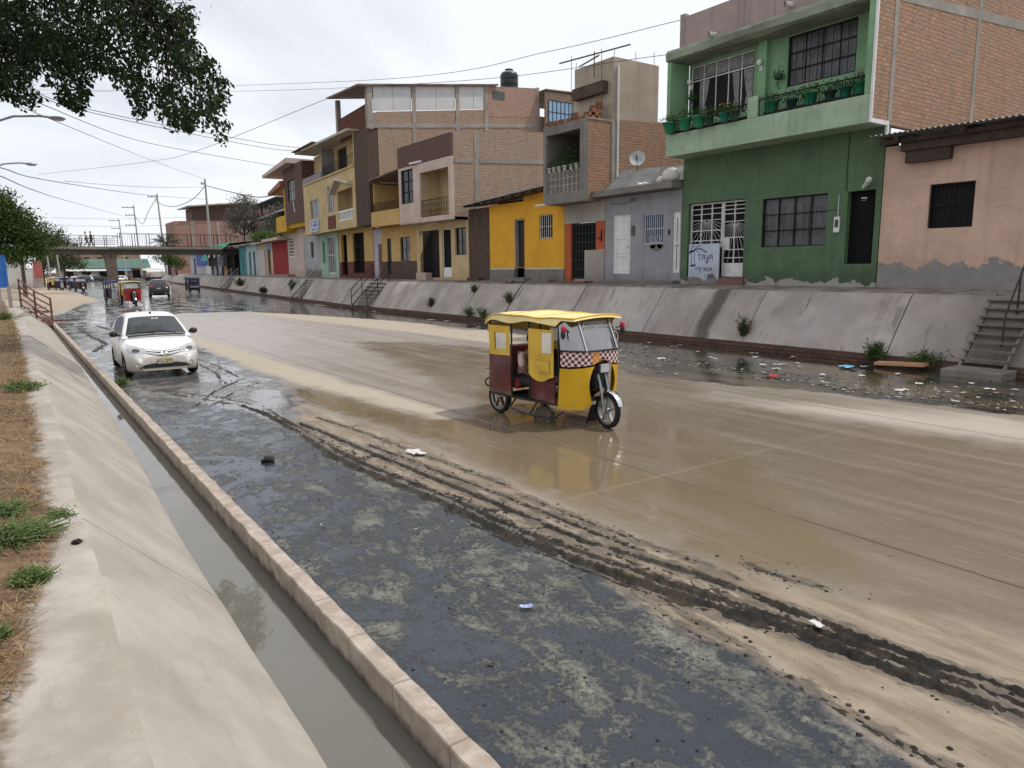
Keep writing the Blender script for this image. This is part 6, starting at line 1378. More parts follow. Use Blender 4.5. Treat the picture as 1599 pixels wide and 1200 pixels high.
    for s_ in (-1, 1):
        idx = [k for k, p in enumerate(plan) if (p.y * s_ > .17)]; mb = MB(); rows = []
        for j in range(9):
            u = j / 8; z = .98 - .68 * u; row = []
            for k in idx:
                x, y, _ = fr(1.0)[k]; inn = max(0, (.34 - abs(y)) / .2); cut = .10 * math.sin(math.pi * min(1, u * 1.25)) * inn
                zz = z + (.06 * inn if j == 8 else 0) - (.05 * abs(y) / .55 if j == 0 else 0); row.append((x - .05 * u, y + s_ * (cut + .02 * u * inn), zz))
            rows.append(row)
        mb.grid(rows); mb.grid([[(p[0] - .012, p[1], p[2]) for p in r_] for r_ in rows]); B(mb, 'leg_shield', shield)
    if detail:
        Mt = TX((fr(1.555)[16][0] + .007, .02, 1.555), (0, 1, 0), (-.5, 0, 1))
        text_mesh('name_sticker', 'Andrea Abanto', .105, Mt, WPAINT, ws, .35, .001)
        mb = MB(); q = fr(1.35)
        mb.tube([(fr(1.35 + .075 * math.sin(a_))[27][0] + .012, fr(1.35)[27][1] + .055 * math.cos(a_) - .03, 1.36 + .085 * math.sin(a_ + .4)) for a_ in np.linspace(0, 6.3, 15)], .006, 4)
        mb.tube([(fr(1.35)[27][0] + .016, fr(1.35)[27][1] - .05 + .05 * u, 1.41 - .18 * u) for u in np.linspace(0, 1, 6)], .006, 4); B(mb, 'ring_sticker', WPAINT, ws)
    # fork, lamp, mudguard
    mb = MB(); st = -.10; c0 = Vector((1.03, .03, .275))
    for s_ in (-1, 1): mb.tube([c0 + Vector((0, .075 * s_, 0)), Vector((.96, .03 + .075 * s_, .6)), Vector((.80, .03 + .075 * s_, 1.08))], [.024, .026, .02], 8)
    mb.tube([(.80, -.30, 1.12), (.83, -.12, 1.06), (.83, .18, 1.06), (.80, .36, 1.12)], .015, 6); B(mb, 'fork', ALLOY, wf)
    mb = MB(); rows = []
    for k in range(12):
        a = R(20 + 125 * k / 11); rows.append([c0 + Vector(((.325 - .012 * abs(v) ** 2) * math.cos(a), v * .062, (.325 - .012 * v * v) * math.sin(a))) for v in (-1, -.6, 0, .6, 1)])
    mb.grid(rows); B(mb, 'mudguard', CHROME, wf)
    mb = MB(); mb.face([(.80, -.07, .34), (.80, .13, .34), (.70, .16, .06), (.70, -.10, .06)]); mb.face([(.79, -.10, .06 + .28), (.79, .13, .34), (.69, .16, .06), (.69, -.10, .06)][::-1]); B(mb, 'mud_flap', BPLAST)
    mb = MB(); mb.box(.86, -.085, .84, .955, .145, 1.0); mb.box(.80, -.10, .60, .90, .16, .84); hl = B(mb, 'headlight', BPLAST, bevel=.02)
    mb = MB(); mb.box(.95, -.06, .855, .968, .12, .985); B(mb, 'lamp_lens', HEADL, hl, bevel=.01)
    if mirrors:
        for s_ in (-1, 1):
            mb = MB(); mb.tube([(.72, .5 * s_, 1.50), (.74, .60 * s_, 1.52)], .012, 5); mb.ball((.74, .625 * s_, 1.46), (.03, .045, .075), 9, 7); mr = B(mb, 'mirror', BPLAST)
            mb = MB(); mb.ball((.745, .62 * s_, 1.535), (.035, .045, .055), 10, 7, jit=.1); B(mb, 'mirror_cover', simple('red_plush', (.42, .02, .04), .8), mr)
    # rear rack
    mb = MB()
    for k in range(6): mb.tube([(-1.23, -.45 + .16 * k, .82 - .02), (-1.36, -.45 + .16 * k, .80), (-1.40, -.45 + .16 * k, .72)], .012, 5)
    mb.tube([(-1.40, -.5, .72), (-1.40, .45, .72)], .014, 5); mb.box(-1.36, -.48, .58, -1.22, .44, .74); B(mb, 'luggage_rack', ALLOY)
    mb = MB(); mb.tube([(-1.2, -.35, .42), (-1.36, -.36, .44), (-1.46, -.37, .46)], .045, 10); mb.tube([(-1.46, -.42 + .07 * math.cos(a_), .47 + .07 * math.sin(a_)) for a_ in np.linspace(0, 6.283, 13)], .014, 6); B(mb, 'exhaust', BPLAST)
    mb = MB(); mb.box(-1.235, -.5, .80, -1.215, -.36, .90); mb.box(-1.235, .36, .80, -1.215, .5, .90); B(mb, 'tail_lamps', TAILL)
    return t
TG = 'mototaxis on the canal road'
MX, MY, MRZ = 7.27, 9.02, R(-87.5)
mototaxi('yellow and maroon mototaxi with red and white checkered front, nearest the camera', (MX, MY, 0), MRZ, YTOP, YCL, MAR, YSH, TG)
def seated(lean=0.0, zs=.64, x0=0.0, head_turn=(1, 0, 0), arms='lap'):
    J = dict(pelvis=(x0, 0, zs + .08), waist=(x0 + .02 + lean * .2, 0, zs + .25), chest=(x0 + .04 + lean * .6, 0, zs + .45), neck=(x0 + .06 + lean, 0, zs + .60), chin=(x0 + .09 + lean, 0, zs + .65), head=(x0 + .09 + lean, 0, zs + .735), crown=(x0 + .08 + lean, 0, zs + .80),
             sl=(x0 + .05 + lean * .7, .18, zs + .52), el=(x0 + .12 + lean, .24, zs + .30), wl=(x0 + .34, .15, zs + .20), sr=(x0 + .05 + lean * .7, -.18, zs + .52), er=(x0 + .12 + lean, -.24, zs + .30), wr=(x0 + .34, -.15, zs + .20),
             hl=(x0 + .02, .09, zs + .07), kl=(x0 + .44, .12, zs + .06), al=(x0 + .46, .12, zs - .27), tl=(x0 + .58, .12, zs - .30), hr=(x0 + .02, -.09, zs + .07), kr=(x0 + .44, -.12, zs + .06), ar=(x0 + .46, -.12, zs - .27), tr=(x0 + .58, -.12, zs - .30), face=head_turn)
    if zs < .6:
        for s_ in 'lr': J['a' + s_] = (J['a' + s_][0], J['a' + s_][1], .44); J['t' + s_] = (J['t' + s_][0], J['t' + s_][1], .40)
    if arms == 'bars':
        J.update(el=(x0 + .26, .30, zs + .36), wl=(x0 + .46, .30, zs + .40), er=(x0 + .26, -.30, zs + .36), wr=(x0 + .46, -.30, zs + .40)); 
    return J
rot = Matrix.Rotation(MRZ, 4, 'Z')
def at_taxi(x, y, z=0.0): return tuple(Vector((MX, MY, z)) + rot @ Vector((x, y, 0)))
person('passenger in a pale pink shirt on the back bench of the nearest mototaxi', at_taxi(-.74, -.24), MRZ, seated(.20, .52), simple('pale_pink_shirt', (.50, .36, .33), .8), simple('dark_trousers', (.03, .03, .035), .8))
person('driver in a dark jacket at the handlebars of the nearest mototaxi', at_taxi(.10, .02, .08), MRZ, seated(.06, .72, arms='bars'), simple('dark_jacket', (.03, .032, .04), .8), simple('dark_trousers', (.03, .03, .035), .8))

BLUEC = simple('blue_canvas', (.035, .065, .25), .55, var=.12); NAVY = simple('navy_canvas', (.012, .016, .045), .55); REDV = simple('red_fibreglass', (.33, .018, .014), .35, var=.1); SILV = simple('silver_panel', (.36, .38, .40), .4, var=.1); BROWNV = simple('dark_brown_vinyl', (.05, .03, .028), .5)
far = [('blue roofed mototaxi with silver sides partly behind the red and yellow one', (7.15, 65.2), -78, BLUEC, NAVY, NAVY, SILV),
       ('red fronted mototaxi with yellow roof facing the camera on the wet road', (7.45, 59.6), -86, YTOP, YCL, REDV, REDV),
       ('navy covered mototaxi by the right slope seen from behind', (16.9, 86.5), 92, NAVY, NAVY, NAVY, NAVY),
       ('yellow roofed mototaxi with dark sides on the left sandy edge under the bridge', (5.6, 116), -62, YTOP, YCL, BPLAST, BPLAST),
       ('blue and brown mototaxi facing the camera beyond the bridge', (7.7, 106), -84, BLUEC, BROWNV, BROWNV, BROWNV),
       ('dark mototaxi with pale rails half hidden behind the blue and brown mototaxi', (7.0, 112), -60, BLUEC, NAVY, SILV, NAVY)]
for lb, (x, y), az, a, b, c, d in far: mototaxi(lb, (x, y, 0.0), R(az), a, b, c, d, TG, False, False, False)

# ---- cars by lofting sections; details are laid on the shell by ray projection
def make_car(name, label, loc, rz, S, paint, scale=1.0, group=None):
    t = thing(name, label, 'car', loc, rz, group); t.scale = (scale,) * 3
    I = lambda k, x: float(np.interp(x, [p[0] for p in S[k]], [p[1] for p in S[k]]))
    xs = sorted(set(np.round(np.concatenate([np.linspace(S['x0'], S['x1'], 90), S['x1'] - np.array([0, .01, .03, .06, .1]), S['x0'] + np.array([.01, .03, .06])]), 4)))
    def arch(x):
        z = 0
        for xw in S['axles']:
            d = S['ra'] ** 2 - (x - xw) ** 2
            if d > 0: z = max(z, S['rw'] + math.sqrt(d) * .96)
        return z
    rows = []
    for x in xs:
        T, W, Bt = I('top', x), I('half', x), I('bot', x); a = arch(x); lo = max(Bt, a); sill = max(Bt + .07, a + .01)
        mid = max(.45 * (T - Bt) + Bt, lo + .03)
        half = [(0, T), (.45 * W, T - .004), (.78 * W, T - .018), (.93 * W, T - .06), (.985 * W, T - .14), (W, max(mid + .1, T - .26)), (W * 1.0, mid), (.985 * W, sill), (.95 * W, lo), (.75 * W, max(Bt, .2)), (0, max(Bt, .2))]
        ring = [(x, y, z) for y, z in half] + [(x, -y, z) for y, z in half[-2:0:-1]]
        rows.append(ring)
    mb = MB(); mb.grid(rows, 0, True, True); mb.face(rows[0]); mb.face(rows[-1][::-1])
    vb, fb = list(mb.v), list(mb.f)
    body = mb.build('body', paint, t, wl=False)
    # cabin
    zb = S['belt']; yside = lambda z: S['wb'] - S['tumble'] * (z - zb)
    cr = []
    for x in np.linspace(S['cx0'], S['cx1'], 60):
        h = I('roof', x); wr = yside(h) * .93; ht = h
        half = [(0, ht + .012), (.5 * wr, ht + .006), (.85 * wr, ht - .008), (wr, ht - .03), (min(yside(zb), yside(max(zb, ht - .08))), max(zb - .02, ht - .08)), (yside((zb + ht) / 2), max(zb - .03, (zb + ht) / 2 - .03)), (yside(zb), zb - .04)]
        cr.append([(x, y, z) for y, z in half] + [(x, -y, z) for y, z in half[:0:-1]])
    mb = MB(); mb.grid(cr, 0, True, True); mb.face(cr[0]); mb.face(cr[-1][::-1])
    i0 = len(vb); vb += mb.v; fb += [tuple(i0 + k for k in f) for f in mb.f]
    mb.build('cabin', paint, body, wl=False)
    bv = BVHTree.FromPolygons([Vector(p) for p in vb], fb)
    def pr(o, d, off=.006):
        d = Vector(d).normalized(); best = None; o = Vector(o)
        for j in ((0, 0, 0), (.0013, .0017, .0011), (-.0012, -.0016, .0014)):
            h = bv.ray_cast(o + Vector(j), d)
            if h[0] is not None and (best is None or h[3] < best - .02): best = h[3]
        return (o + d * (best - off)) if best is not None else None
    def decal(nm, mat, fn, d, nu, nv, par=None, off=.006):
        mb = MB(); rows = []
        for j in range(nv):
            r_ = []
            for i in range(nu):
                p = pr(fn(i / (nu - 1), j / (nv - 1)), d, off); r_.append(p)
            rows.append(r_)
        idx = {}
        for j in range(nv - 1):
            for i in range(nu - 1):
                q = [rows[j][i], rows[j][i + 1], rows[j + 1][i + 1], rows[j + 1][i]]
                if any(p is None for p in q): continue
                ids = []
                for (a, b) in ((j, i), (j, i + 1), (j + 1, i + 1), (j + 1, i)):
                    if (a, b) not in idx: idx[(a, b)] = len(mb.v); mb.v.append(tuple(rows[a][b]))
                    ids.append(idx[(a, b)])
                mb.f.append(tuple(ids)); mb.m.append(0); mb.s.append(True)
        return mb.build(nm, mat, par or t, wl=False) if mb.f else None
    for k, xw in enumerate(S['axles']):
        for s_ in (-1, 1):
            wheel(t, (xw, s_ * (S['half_t']), S['rw']), S['rw'], .19, 8, ALLOY, 0, 'wheel')
    mb = MB(); 
    for xw in S['axles']: mb.box(xw - S['ra'], -S['half_t'] + .1, .2, xw + S['ra'], S['half_t'] - .1, .62)
    mb.build('underside', BPLAST, t, wl=False)
    return t, body, decal, pr
def dirty_white():
    g = G('white_car_paint'); P = g.co.outputs['Object']; z = g.sep(P)[2]
    k = g.math('MULTIPLY', g.math('SUBTRACT', 1.0, g.step(g.math('ADD', z, g.math('MULTIPLY', g.noise(P, 4, 6, .65), -.4)), .0, .55)), .8)
    c = g.mix(k, g.mix(g.noise(P, 2, 4), (.74, .74, .73), (.80, .80, .79)), (.30, .25, .19))
    g.out(c, g.mixf(k, .25, .7), .5); g.p.inputs['Coat Weight'].default_value = .4; g.p.inputs['Coat Roughness'].default_value = .06; return g.mat
WHITE = dirty_white()
CARGLASS = glass_dark('car_glass', (0.055, 0.062, 0.068), .05)
S1 = dict(x0=-1.88, x1=1.88, top=[(-1.88, .86), (-1.80, .95), (-1.4, .98), (.6, .965), (.85, .95), (1.15, .905), (1.45, .835), (1.65, .765), (1.76, .70), (1.84, .62), (1.88, .55)],
          half=[(-1.88, .70), (-1.75, .79), (-1.3, .84), (0, .85), (1.2, .845), (1.5, .81), (1.68, .745), (1.80, .65), (1.88, .50)], bot=[(-1.88, .34), (-1.7, .22), (-1.2, .17), (1.3, .17), (1.7, .17), (1.88, .20)],
          axles=[1.11, -1.35], ra=.345, rw=.295, half_t=.735, belt=.955, wb=.80, tumble=.44, cx0=-1.80, cx1=.92, roof=[(-1.80, .97), (-1.62, 1.30), (-1.40, 1.43), (-.9, 1.485), (-.35, 1.50), (.05, 1.465), (.22, 1.42), (.55, 1.21), (.92, .955)])
t, body, decal, pr = make_car('car', 'white hatchback parked at the kerb facing the camera', (2.86, 19.85, 0), R(-91.0), S1, WHITE, .95)
def wsfn(u, v):
    x = .84 - .60 * v; y0 = .70 - .16 * v; return (x, -y0 + 2 * y0 * u, 3)
ws = decal('windscreen', CARGLASS, wsfn, (0, 0, -1), 17, 13)
decal('wiper_cowl', BPLAST, lambda u, v: (.93 - .075 * v, -.66 + 1.32 * u, 3), (0, 0, -1), 17, 4, ws, .008)
mb = MB(); mb.tube([pr((.85, .45, 3), (0, 0, -1), .02), pr((.78, .1, 3), (0, 0, -1), .02), pr((.80, -.2, 3), (0, 0, -1), .02)], .009, 5); mb.tube([pr((.85, -.05, 3), (0, 0, -1), .02), pr((.80, -.35, 3), (0, 0, -1), .02), pr((.82, -.58, 3), (0, 0, -1), .02)], .009, 5); mb.build('wiper', BPLAST, ws, wl=False)
decal('windscreen_sticker', WPAINT, lambda u, v: (.345 - .03 * v, -.03 + .07 * u, 3), (0, 0, -1), 3, 3, ws, .010)
decal('windscreen_sticker', WPAINT, lambda u, v: (.345 - .03 * v, .06 + .07 * u, 3), (0, 0, -1), 3, 3, ws, .010)
for s_ in (-1, 1):
    top = lambda x: float(np.interp(x, [-1.5, -1.3, -.6, -.1, .15, .62], [1.22, 1.36, 1.43, 1.42, 1.37, 1.05]))
    for nm, a, b in (('front_side_window', -.28, .58), ('rear_side_window', -1.12, -.34)):
        decal(nm, CARGLASS, lambda u, v: (a + (b - a) * u, 3 * s_, 1.0 + (max(top(a + (b - a) * u) - .02, 1.005) - 1.0) * v), (0, -s_, 0), 13, 7)
    decal('quarter_window', CARGLASS, lambda u, v: (-1.42 + .24 * u, 3 * s_, 1.02 + (top(-1.42 + .24 * u) - .04 - 1.02) * v), (0, -s_, 0), 5, 5)
    def hl(u, v):
        y = .38 + .40 * u; zc = .655 + .065 * u; h = .045 + .055 * u ** .7; return (3, s_ * y, zc + (v - .45) * 2 * h * (1 - .25 * (u > .95)))
    hm = decal('headlight', HEADL, hl, (-1, 0, 0), 13, 7, None, .008)
    decal('lamp_reflector', simple('lamp_dark', (.09, .09, .1), .2), lambda u, v: (3, s_ * (.60 + .085 * v * math.cos(6.283 * u)), .69 + .045 * v * math.sin(6.283 * u)), (-1, 0, 0), 13, 4, hm, .011)  # darker disc for the round reflector inside each headlamp
    mb = MB(); M_ = Matrix.Translation(pr((3, s_ * .60, .36), (-1, 0, 0), .004)) @ Matrix.Rotation(math.pi / 2, 4, 'Y'); mb.lathe([(.06, -.01), (.065, .006), (.045, .008), (.042, -.004), (.001, -.004)], 16, M_); fo = mb.build('fog_lamp', simple('fog_silver', (.45, .45, .45), .3), t, wl=False)
    mb = MB(); mb.ball((.50, s_ * .93, 1.02), (.07, .10, .075), 12, 8); mb.tube([(.52, s_ * .78, .985), (.51, s_ * .88, 1.0)], .03, 6); mo = mb.build('mirror', BPLAST, t, wl=False)
    mb = MB(); mb.ball((.535, s_ * .935, 1.03), (.06, .092, .066), 12, 8); mb.build('mirror_cap', BPLAST, mo, wl=False)
    for x in (.62, -.31, -1.18):
        decal('door_gap', BPLAST, lambda u, v: (x - .006 + .012 * u - (.0 if x > -1 else .12 * max(0, .6 - v)), 3 * s_, .28 + .66 * v), (0, -s_, 0), 2, 10, body, .003)
    for x in (-.12, -1.02):
        mb = MB(); p = pr((x, 3 * s_, .84), (0, -s_, 0), .012); q = pr((x - .16, 3 * s_, .845), (0, -s_, 0), .012); mb.tube([p, q], .013, 6); mb.build('door_handle', WHITE, t, wl=False)
def strip(z0, z1, y1, dz, th):
    return lambda u, v: (3, -y1 + 2 * y1 * u, z0 + (z1 - z0) * abs(2 * u - 1) ** 1.7 + (v - .5) * th * (1 - .5 * abs(2 * u - 1)))
for z0, z1, y1, th in ((.625, .695, .47, .030), (.555, .625, .40, .026)): decal('grille_slot', BPLAST, strip(z0, z1, y1, 0, th), (-1, 0, 0), 25, 3, body, .007)
decal('grille_chrome', CHROME, strip(.59, .66, .46, 0, .012), (-1, 0, 0), 25, 2, body, .007)
decal('bonnet_gap', BPLAST, strip(.665, .79, .62, 0, .009), (-1, 0, 0), 31, 2, body, .004)
decal('lower_grille', BPLAST, lambda u, v: (3, (-.48 - (.10 * (1 - v))) + (.96 + .20 * (1 - v)) * u, .265 + .115 * v * (1 - .35 * abs(2 * u - 1) ** 3)), (-1, 0, 0), 21, 5, None, .006)
mb = MB(); mb.tube([pr((3, .075 * math.cos(a), .605 + .05 * math.sin(a)), (-1, 0, 0), .012) for a in np.linspace(0, 6.283, 17)], .010, 5); mb.tube([pr((3, .04 * math.cos(a), .605 + .048 * math.sin(a)), (-1, 0, 0), .012) for a in np.linspace(0, 6.283, 13)], .007, 5); mb.tube([pr((3, .06 * math.cos(a), .625 + .026 * math.sin(a)), (-1, 0, 0), .012) for a in np.linspace(0, 6.283, 13)], .007, 5); mb.build('badge', CHROME, t, wl=False)
px_ = pr((3, 0, .42), (-1, 0, 0), 0).x
mb = MB(); mb.box(px_ + .012, -.17, .36, px_ + .024, .17, .49); pl_ = mb.build('number_plate', simple('plate_white', (.50, .49, .40), .4), t, wl=False)
mb = MB(); mb.box(px_ + .0242, -.165, .455, px_ + .026, .165, .487); mb.box(px_ + .0242, -.17, .36, px_ + .0255, .17, .37); mb.box(px_ + .024, -.17, .36, px_ + .0257, -.162, .49); mb.box(px_ + .024, .162, .36, px_ + .0257, .17, .49); mb.build('plate_border', simple('plate_yellow', (.40, .33, .06), .5), pl_, wl=False)
text_mesh('plate_number', 'F1L-577', .10, TX((px_ + .027, 0, .408), (0, 1, 0), (0, 0, 1)), BPLAST, pl_, 0, .001)
mb = MB(); mb.box(px_ + .004, -.30, .385, px_ + .01, .30, .50); mb.build('plate_recess', WHITE, t, wl=False)
mb = MB(); mb.ball((.02, .0, 1.50), (.05, .03, .03), 8, 6); mb.tube([(.0, 0, 1.5), (-.12, 0, 1.62)], .005, 4); mb.build('roof_aerial', BPLAST, t, wl=False)
S2 = dict(x0=-2.2, x1=2.2, top=[(-2.2, .95), (-2.1, 1.05), (-1.6, 1.08), (.8, 1.06), (1.1, 1.04), (1.7, .95), (2.05, .84), (2.2, .7)], half=[(-2.2, .78), (-2.05, .86), (-1.5, .91), (1.4, .91), (1.9, .84), (2.2, .62)], bot=[(-2.2, .42), (-1.9, .26), (1.9, .26), (2.2, .32)],
          axles=[1.35, -1.30], ra=.41, rw=.355, half_t=.79, belt=1.05, wb=.86, tumble=.42, cx0=-2.12, cx1=1.15, roof=[(-2.12, 1.07), (-1.98, 1.40), (-1.75, 1.62), (-.9, 1.69), (-.1, 1.68), (.25, 1.60), (.7, 1.32), (1.15, 1.05)])
DGREY = simple('dark_grey_car_paint', (0.020, 0.023, 0.025), 0.25, .5, var=.05, coat=.6)
t, body, decal, pr = make_car('car', 'dark grey sport utility car driving away with red tail lamps', (11.85, 75.4, 0), R(80), S2, DGREY)
rw_ = decal('rear_window', CARGLASS, lambda u, v: (-4, -.56 + 1.12 * u + 0 * v, 1.20 + .34 * v), (1, 0, 0), 13, 7)
for s_ in (-1, 1):
    decal('tail_lamp', TAILL, lambda u, v: (-4, s_ * (.46 + .38 * u), .98 + .05 * u + .14 * v), (1, 0, 0), 9, 4)
    decal('side_window', CARGLASS, lambda u, v: (-1.7 + 2.2 * u, 3 * s_, 1.12 + .36 * v), (0, -s_, 0), 15, 5)
    mb = MB(); mb.ball((.70, s_ * 1.0, 1.12), (.08, .11, .08), 10, 7); mb.build('mirror', DGREY, t, wl=False)
    mb = MB(); p = pr((-4, s_ * .55, .40), (1, 0, 0), 0); mb.tube([p + Vector((-.04, 0, -.03)), p + Vector((.1, 0, -.03))], .045, 10); mb.build('exhaust_tip', CHROME, t, wl=False)
mb = MB(); p = pr((-4, 0, .85), (1, 0, 0), 0); mb.box(p.x - .02, -.16, .80, p.x - .004, .16, .90); mb.build('number_plate', simple('plate_white', (.50, .49, .40), .4), t, wl=False)
decal('rear_bumper', BPLAST, lambda u, v: (-4, -.72 + 1.44 * u, .46 + .18 * v), (1, 0, 0), 15, 4)
decal('brake_lamp', TAILL, lambda u, v: (-4, -.2 + .4 * u, 1.60 + .03 * v), (1, 0, 0), 7, 3)
# ------------------------------------------------------------------ trees, footbridge, poles, cables, shacks, far side of the canal
BARK = simple('grey_brown_bark', (0.09, 0.07, 0.055), .9, var=.35, sc_=6, bump=.6, bsc=18)
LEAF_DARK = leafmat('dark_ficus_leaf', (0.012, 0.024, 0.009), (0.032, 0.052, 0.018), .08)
LEAF_MID = leafmat('mid_green_leaf', (0.045, 0.085, 0.022), (0.105, 0.15, 0.045), .25)
LEAF_DKM = leafmat('deep_green_leaf', (0.03, 0.062, 0.016), (0.085, 0.125, 0.036), .2)
LEAF_OLIVE = leafmat('olive_leaf', (0.045, 0.062, 0.026), (0.10, 0.115, 0.05), .2)
LEAF_GREY = leafmat('grey_dusty_leaf', (0.085, 0.085, 0.07), (0.17, 0.165, 0.14), .2)
LEAF_WEED = leafmat('weed_leaf', (0.05, 0.095, 0.03), (0.15, 0.20, 0.075), .25)
STRAW = leafmat('dry_straw', (0.13, 0.08, 0.04), (0.34, 0.235, 0.125), .1)

# the tree that overhangs the camera's left: trunk on the verge outside the frame
random.seed(11)
t = thing('overhanging_tree', 'dark leafy tree whose drooping boughs hang into the upper left of the sky', 'tree', (-4.2, 17.6, .82))
OUT = [(-3.4, 1.5), (1.92, 1.5), (1.98, .92), (1.86, .58), (2.22, .28), (2.36, 0), (2.54, -.36), (2.60, -.86), (2.68, -1.22), (2.46, -1.50), (2.42, -1.88), (2.22, -1.92), (2.02, -1.50), (1.72, -1.36), (1.5, -1.50), (1.32, -1.82), (1.12, -1.88), (1.0, -1.42), (.64, -1.22), (.58, -1.54), (.32, -1.58), (.26, -1.0), (.08, -.58), (-.22, -.22), (-.36, -.36), (-.58, -.42), (-.64, -.72), (-.78, -1.14), (-1.0, -1.08), (-1.22, -.92), (-1.72, -.78), (-1.92, -1.08), (-2.28, -.92), (-2.58, -.78), (-3.4, -1.0)]
RT = Vector((.8196, -.5728, 0)); TO = Vector((2.48, 18.92, 7.01))
tw, lf = MB(), MB()
limbs = [[(-4.2, 17.6, .7), (-4.15, 17.6, 2.4), (-3.9, 17.9, 5.2), (-2.4, 18.4, 8.2), (.4, 18.6, 9.3), (2.6, 18.2, 9.5), (3.4, 17.6, 9.2)], [(-3.9, 17.9, 5.2), (-2.4, 17.6, 7.2), (.4, 17.8, 8.2), (2.4, 17.6, 8.1), (3.6, 17.0, 7.6)], [(-4.1, 17.8, 4.2), (-2.4, 19.2, 6.4), (-.4, 19.8, 7.4), (1.4, 19.6, 7.2)], [(-2.4, 18.4, 8.2), (-.8, 18.4, 10.6), (1.2, 18.2, 12.0)], [(-3.9, 17.9, 5.2), (-5.2, 16.8, 8.4), (-5.0, 16.4, 11)], [(.4, 18.6, 9.3), (2.6, 17.6, 11.2), (3.6, 17.0, 12.0)]]
tr = MB()
for i, l_ in enumerate(limbs): tr.tube([Vector(p) for p in l_], [(.30 if i == 0 else .13) * (1 - .85 * k / (len(l_) - 1)) for k in range(len(l_))], 9)
tr.build('trunk', simple('dark_twig_bark', (.022, .018, .014), .9, .1), t)
limb_pts = [Vector(a).lerp(Vector(b), u) for l_ in limbs for a, b in zip(l_[:-1], l_[1:]) for u in (.2, .5, .8)]
poly = np.array(OUT); tips = []; eye = Vector((0, 0, 2.45)); inv = cam.matrix_world.inverted()
def sees(P):
    Q = inv @ P; return 799.5 + 1120 * Q.x / -Q.z, 600 - 1120 * Q.y / -Q.z
while len(tips) < 600:
    a, b = random.uniform(-3.2, 2.68), random.uniform(-1.92, 1.5)
    sd = sdist(np.array([[a, b]]), poly)[0]
    if sd < .13: continue
    hole = mnoise.noise((a * 1.6, b * 1.6, 4.0))
    if hole > (.36 if b > -.4 else .14) and b < .5: continue
    P = eye + (TO + RT * a + Vector((0, 0, b)) - eye) * random.uniform(.88, 1.15)
    tips.append((P, min(.20, sd * .62)))
for c_ in range(420):
    P = Vector((random.gauss(1.0, 2.3), random.gauss(17.6, 1.7), random.gauss(10.4, 1.4))); q = sees(P)
    if P.z < 8.6 or P.x > 4.6 or (q[0] > 290 and q[1] > -30): continue
    tips.append((P, .5))
for P, rr in tips:
    q = min(limb_pts, key=lambda v: (v - P).length + (0 if v.z > P.z else 1.2)); mid = q.lerp(P, .55) + Vector((random.gauss(0, .1), random.gauss(0, .1), .2)); m_ = sees(mid)
    if (q - P).length < 2.6 and random.random() < .5 and not (m_[0] > 290 and m_[1] > -60): tw.tube([q, mid, P], [.022, .014, .005], 5, caps=False)
    for k in range(random.randint(22, 32)):
        v = Vector((random.gauss(0, 1), random.gauss(0, 1), random.gauss(0, 1))) * rr * .75
        if v.length > rr * 1.7: v *= .5
        leaf(lf, P + v, random.choice((.07, .09, .11, .13, .15)), 0, random.uniform(.45, .65), droop=(random.gauss(0, .6), random.gauss(0, .6), -.8))
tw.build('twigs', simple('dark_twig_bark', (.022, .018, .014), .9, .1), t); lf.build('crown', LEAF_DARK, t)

def far_tree(name, label, base, trunk_h, blobs, mat, nleaf, ls, group=None, tr_=.16, bark=None, seed=1):
    random.seed(seed); t = thing(name, label, 'tree', base, 0, group); b = Vector(base); mb = MB(); top = b + Vector((0, 0, trunk_h))
    mb.tube([b, b.lerp(top, .5) + Vector((random.gauss(0, .1), random.gauss(0, .1), 0)), top], [tr_, tr_ * .8, tr_ * .6], 8)
    for c, r in blobs:
        c = Vector(c)
        for k in range(3): mb.tube([top, top.lerp(c, .5) + Vector((random.gauss(0, .15), random.gauss(0, .15), .1)), c + Vector((random.gauss(0, r[0] * .5), random.gauss(0, r[1] * .5), random.gauss(0, r[2] * .5)))], [tr_ * .45, tr_ * .28, .02], 5)
    mb.build('trunk', bark or BARK, t)
    mb = MB(); vol = sum(r[0] * r[1] * r[2] for c, r in blobs)
    for c, r in blobs:
        nk = int(nleaf * r[0] * r[1] * r[2] / vol); ncl = max(6, nk // 26)
        for _ in range(ncl):
            u = Vector((random.gauss(0, 1), random.gauss(0, 1), random.gauss(0, 1))).normalized() * (random.random() ** .45) * random.uniform(.82, 1.12)
            cc_ = Vector((c[0] + u.x * r[0], c[1] + u.y * r[1], c[2] + u.z * r[2])); cs = ls * random.uniform(1.2, 2.6)
            for k in range(26): leaf(mb, cc_ + Vector((random.gauss(0, cs), random.gauss(0, cs), random.gauss(0, cs * .7))), ls * random.uniform(.7, 1.4), 0, .6)
    mb.build('crown', mat, t); return t
far_tree('broadleaf_tree', 'bright green bushy tree at the left edge in front of the footbridge', (-.8, 60, .7), 3.0, [((-.4, 60, 6.2), (1.9, 1.8, 1.6)), ((1.0, 60, 5.3), (1.5, 1.6, 1.5)), ((-1.5, 60, 4.6), (1.6, 1.6, 1.4)), ((1.9, 60.5, 4.2), (.9, 1.0, .8)), ((.6, 59.5, 3.7), (1.2, 1.2, .7)), ((.1, 60, 7.4), (1.1, 1.0, .6))], LEAF_DKM, 26000, .16, seed=3)
far_tree('broadleaf_tree', 'thin olive tree trailing over the left end of the footbridge deck', (1.2, 70, .5), 3.6, [((2.9, 70, 5.2), (.9, 1.0, .7)), ((3.7, 70, 4.7), (.6, .8, .35)), ((2.4, 70, 4.2), (.9, 1.0, .7)), ((3.2, 70, 6.2), (.35, .35, .5))], LEAF_OLIVE, 4200, .14, seed=4)
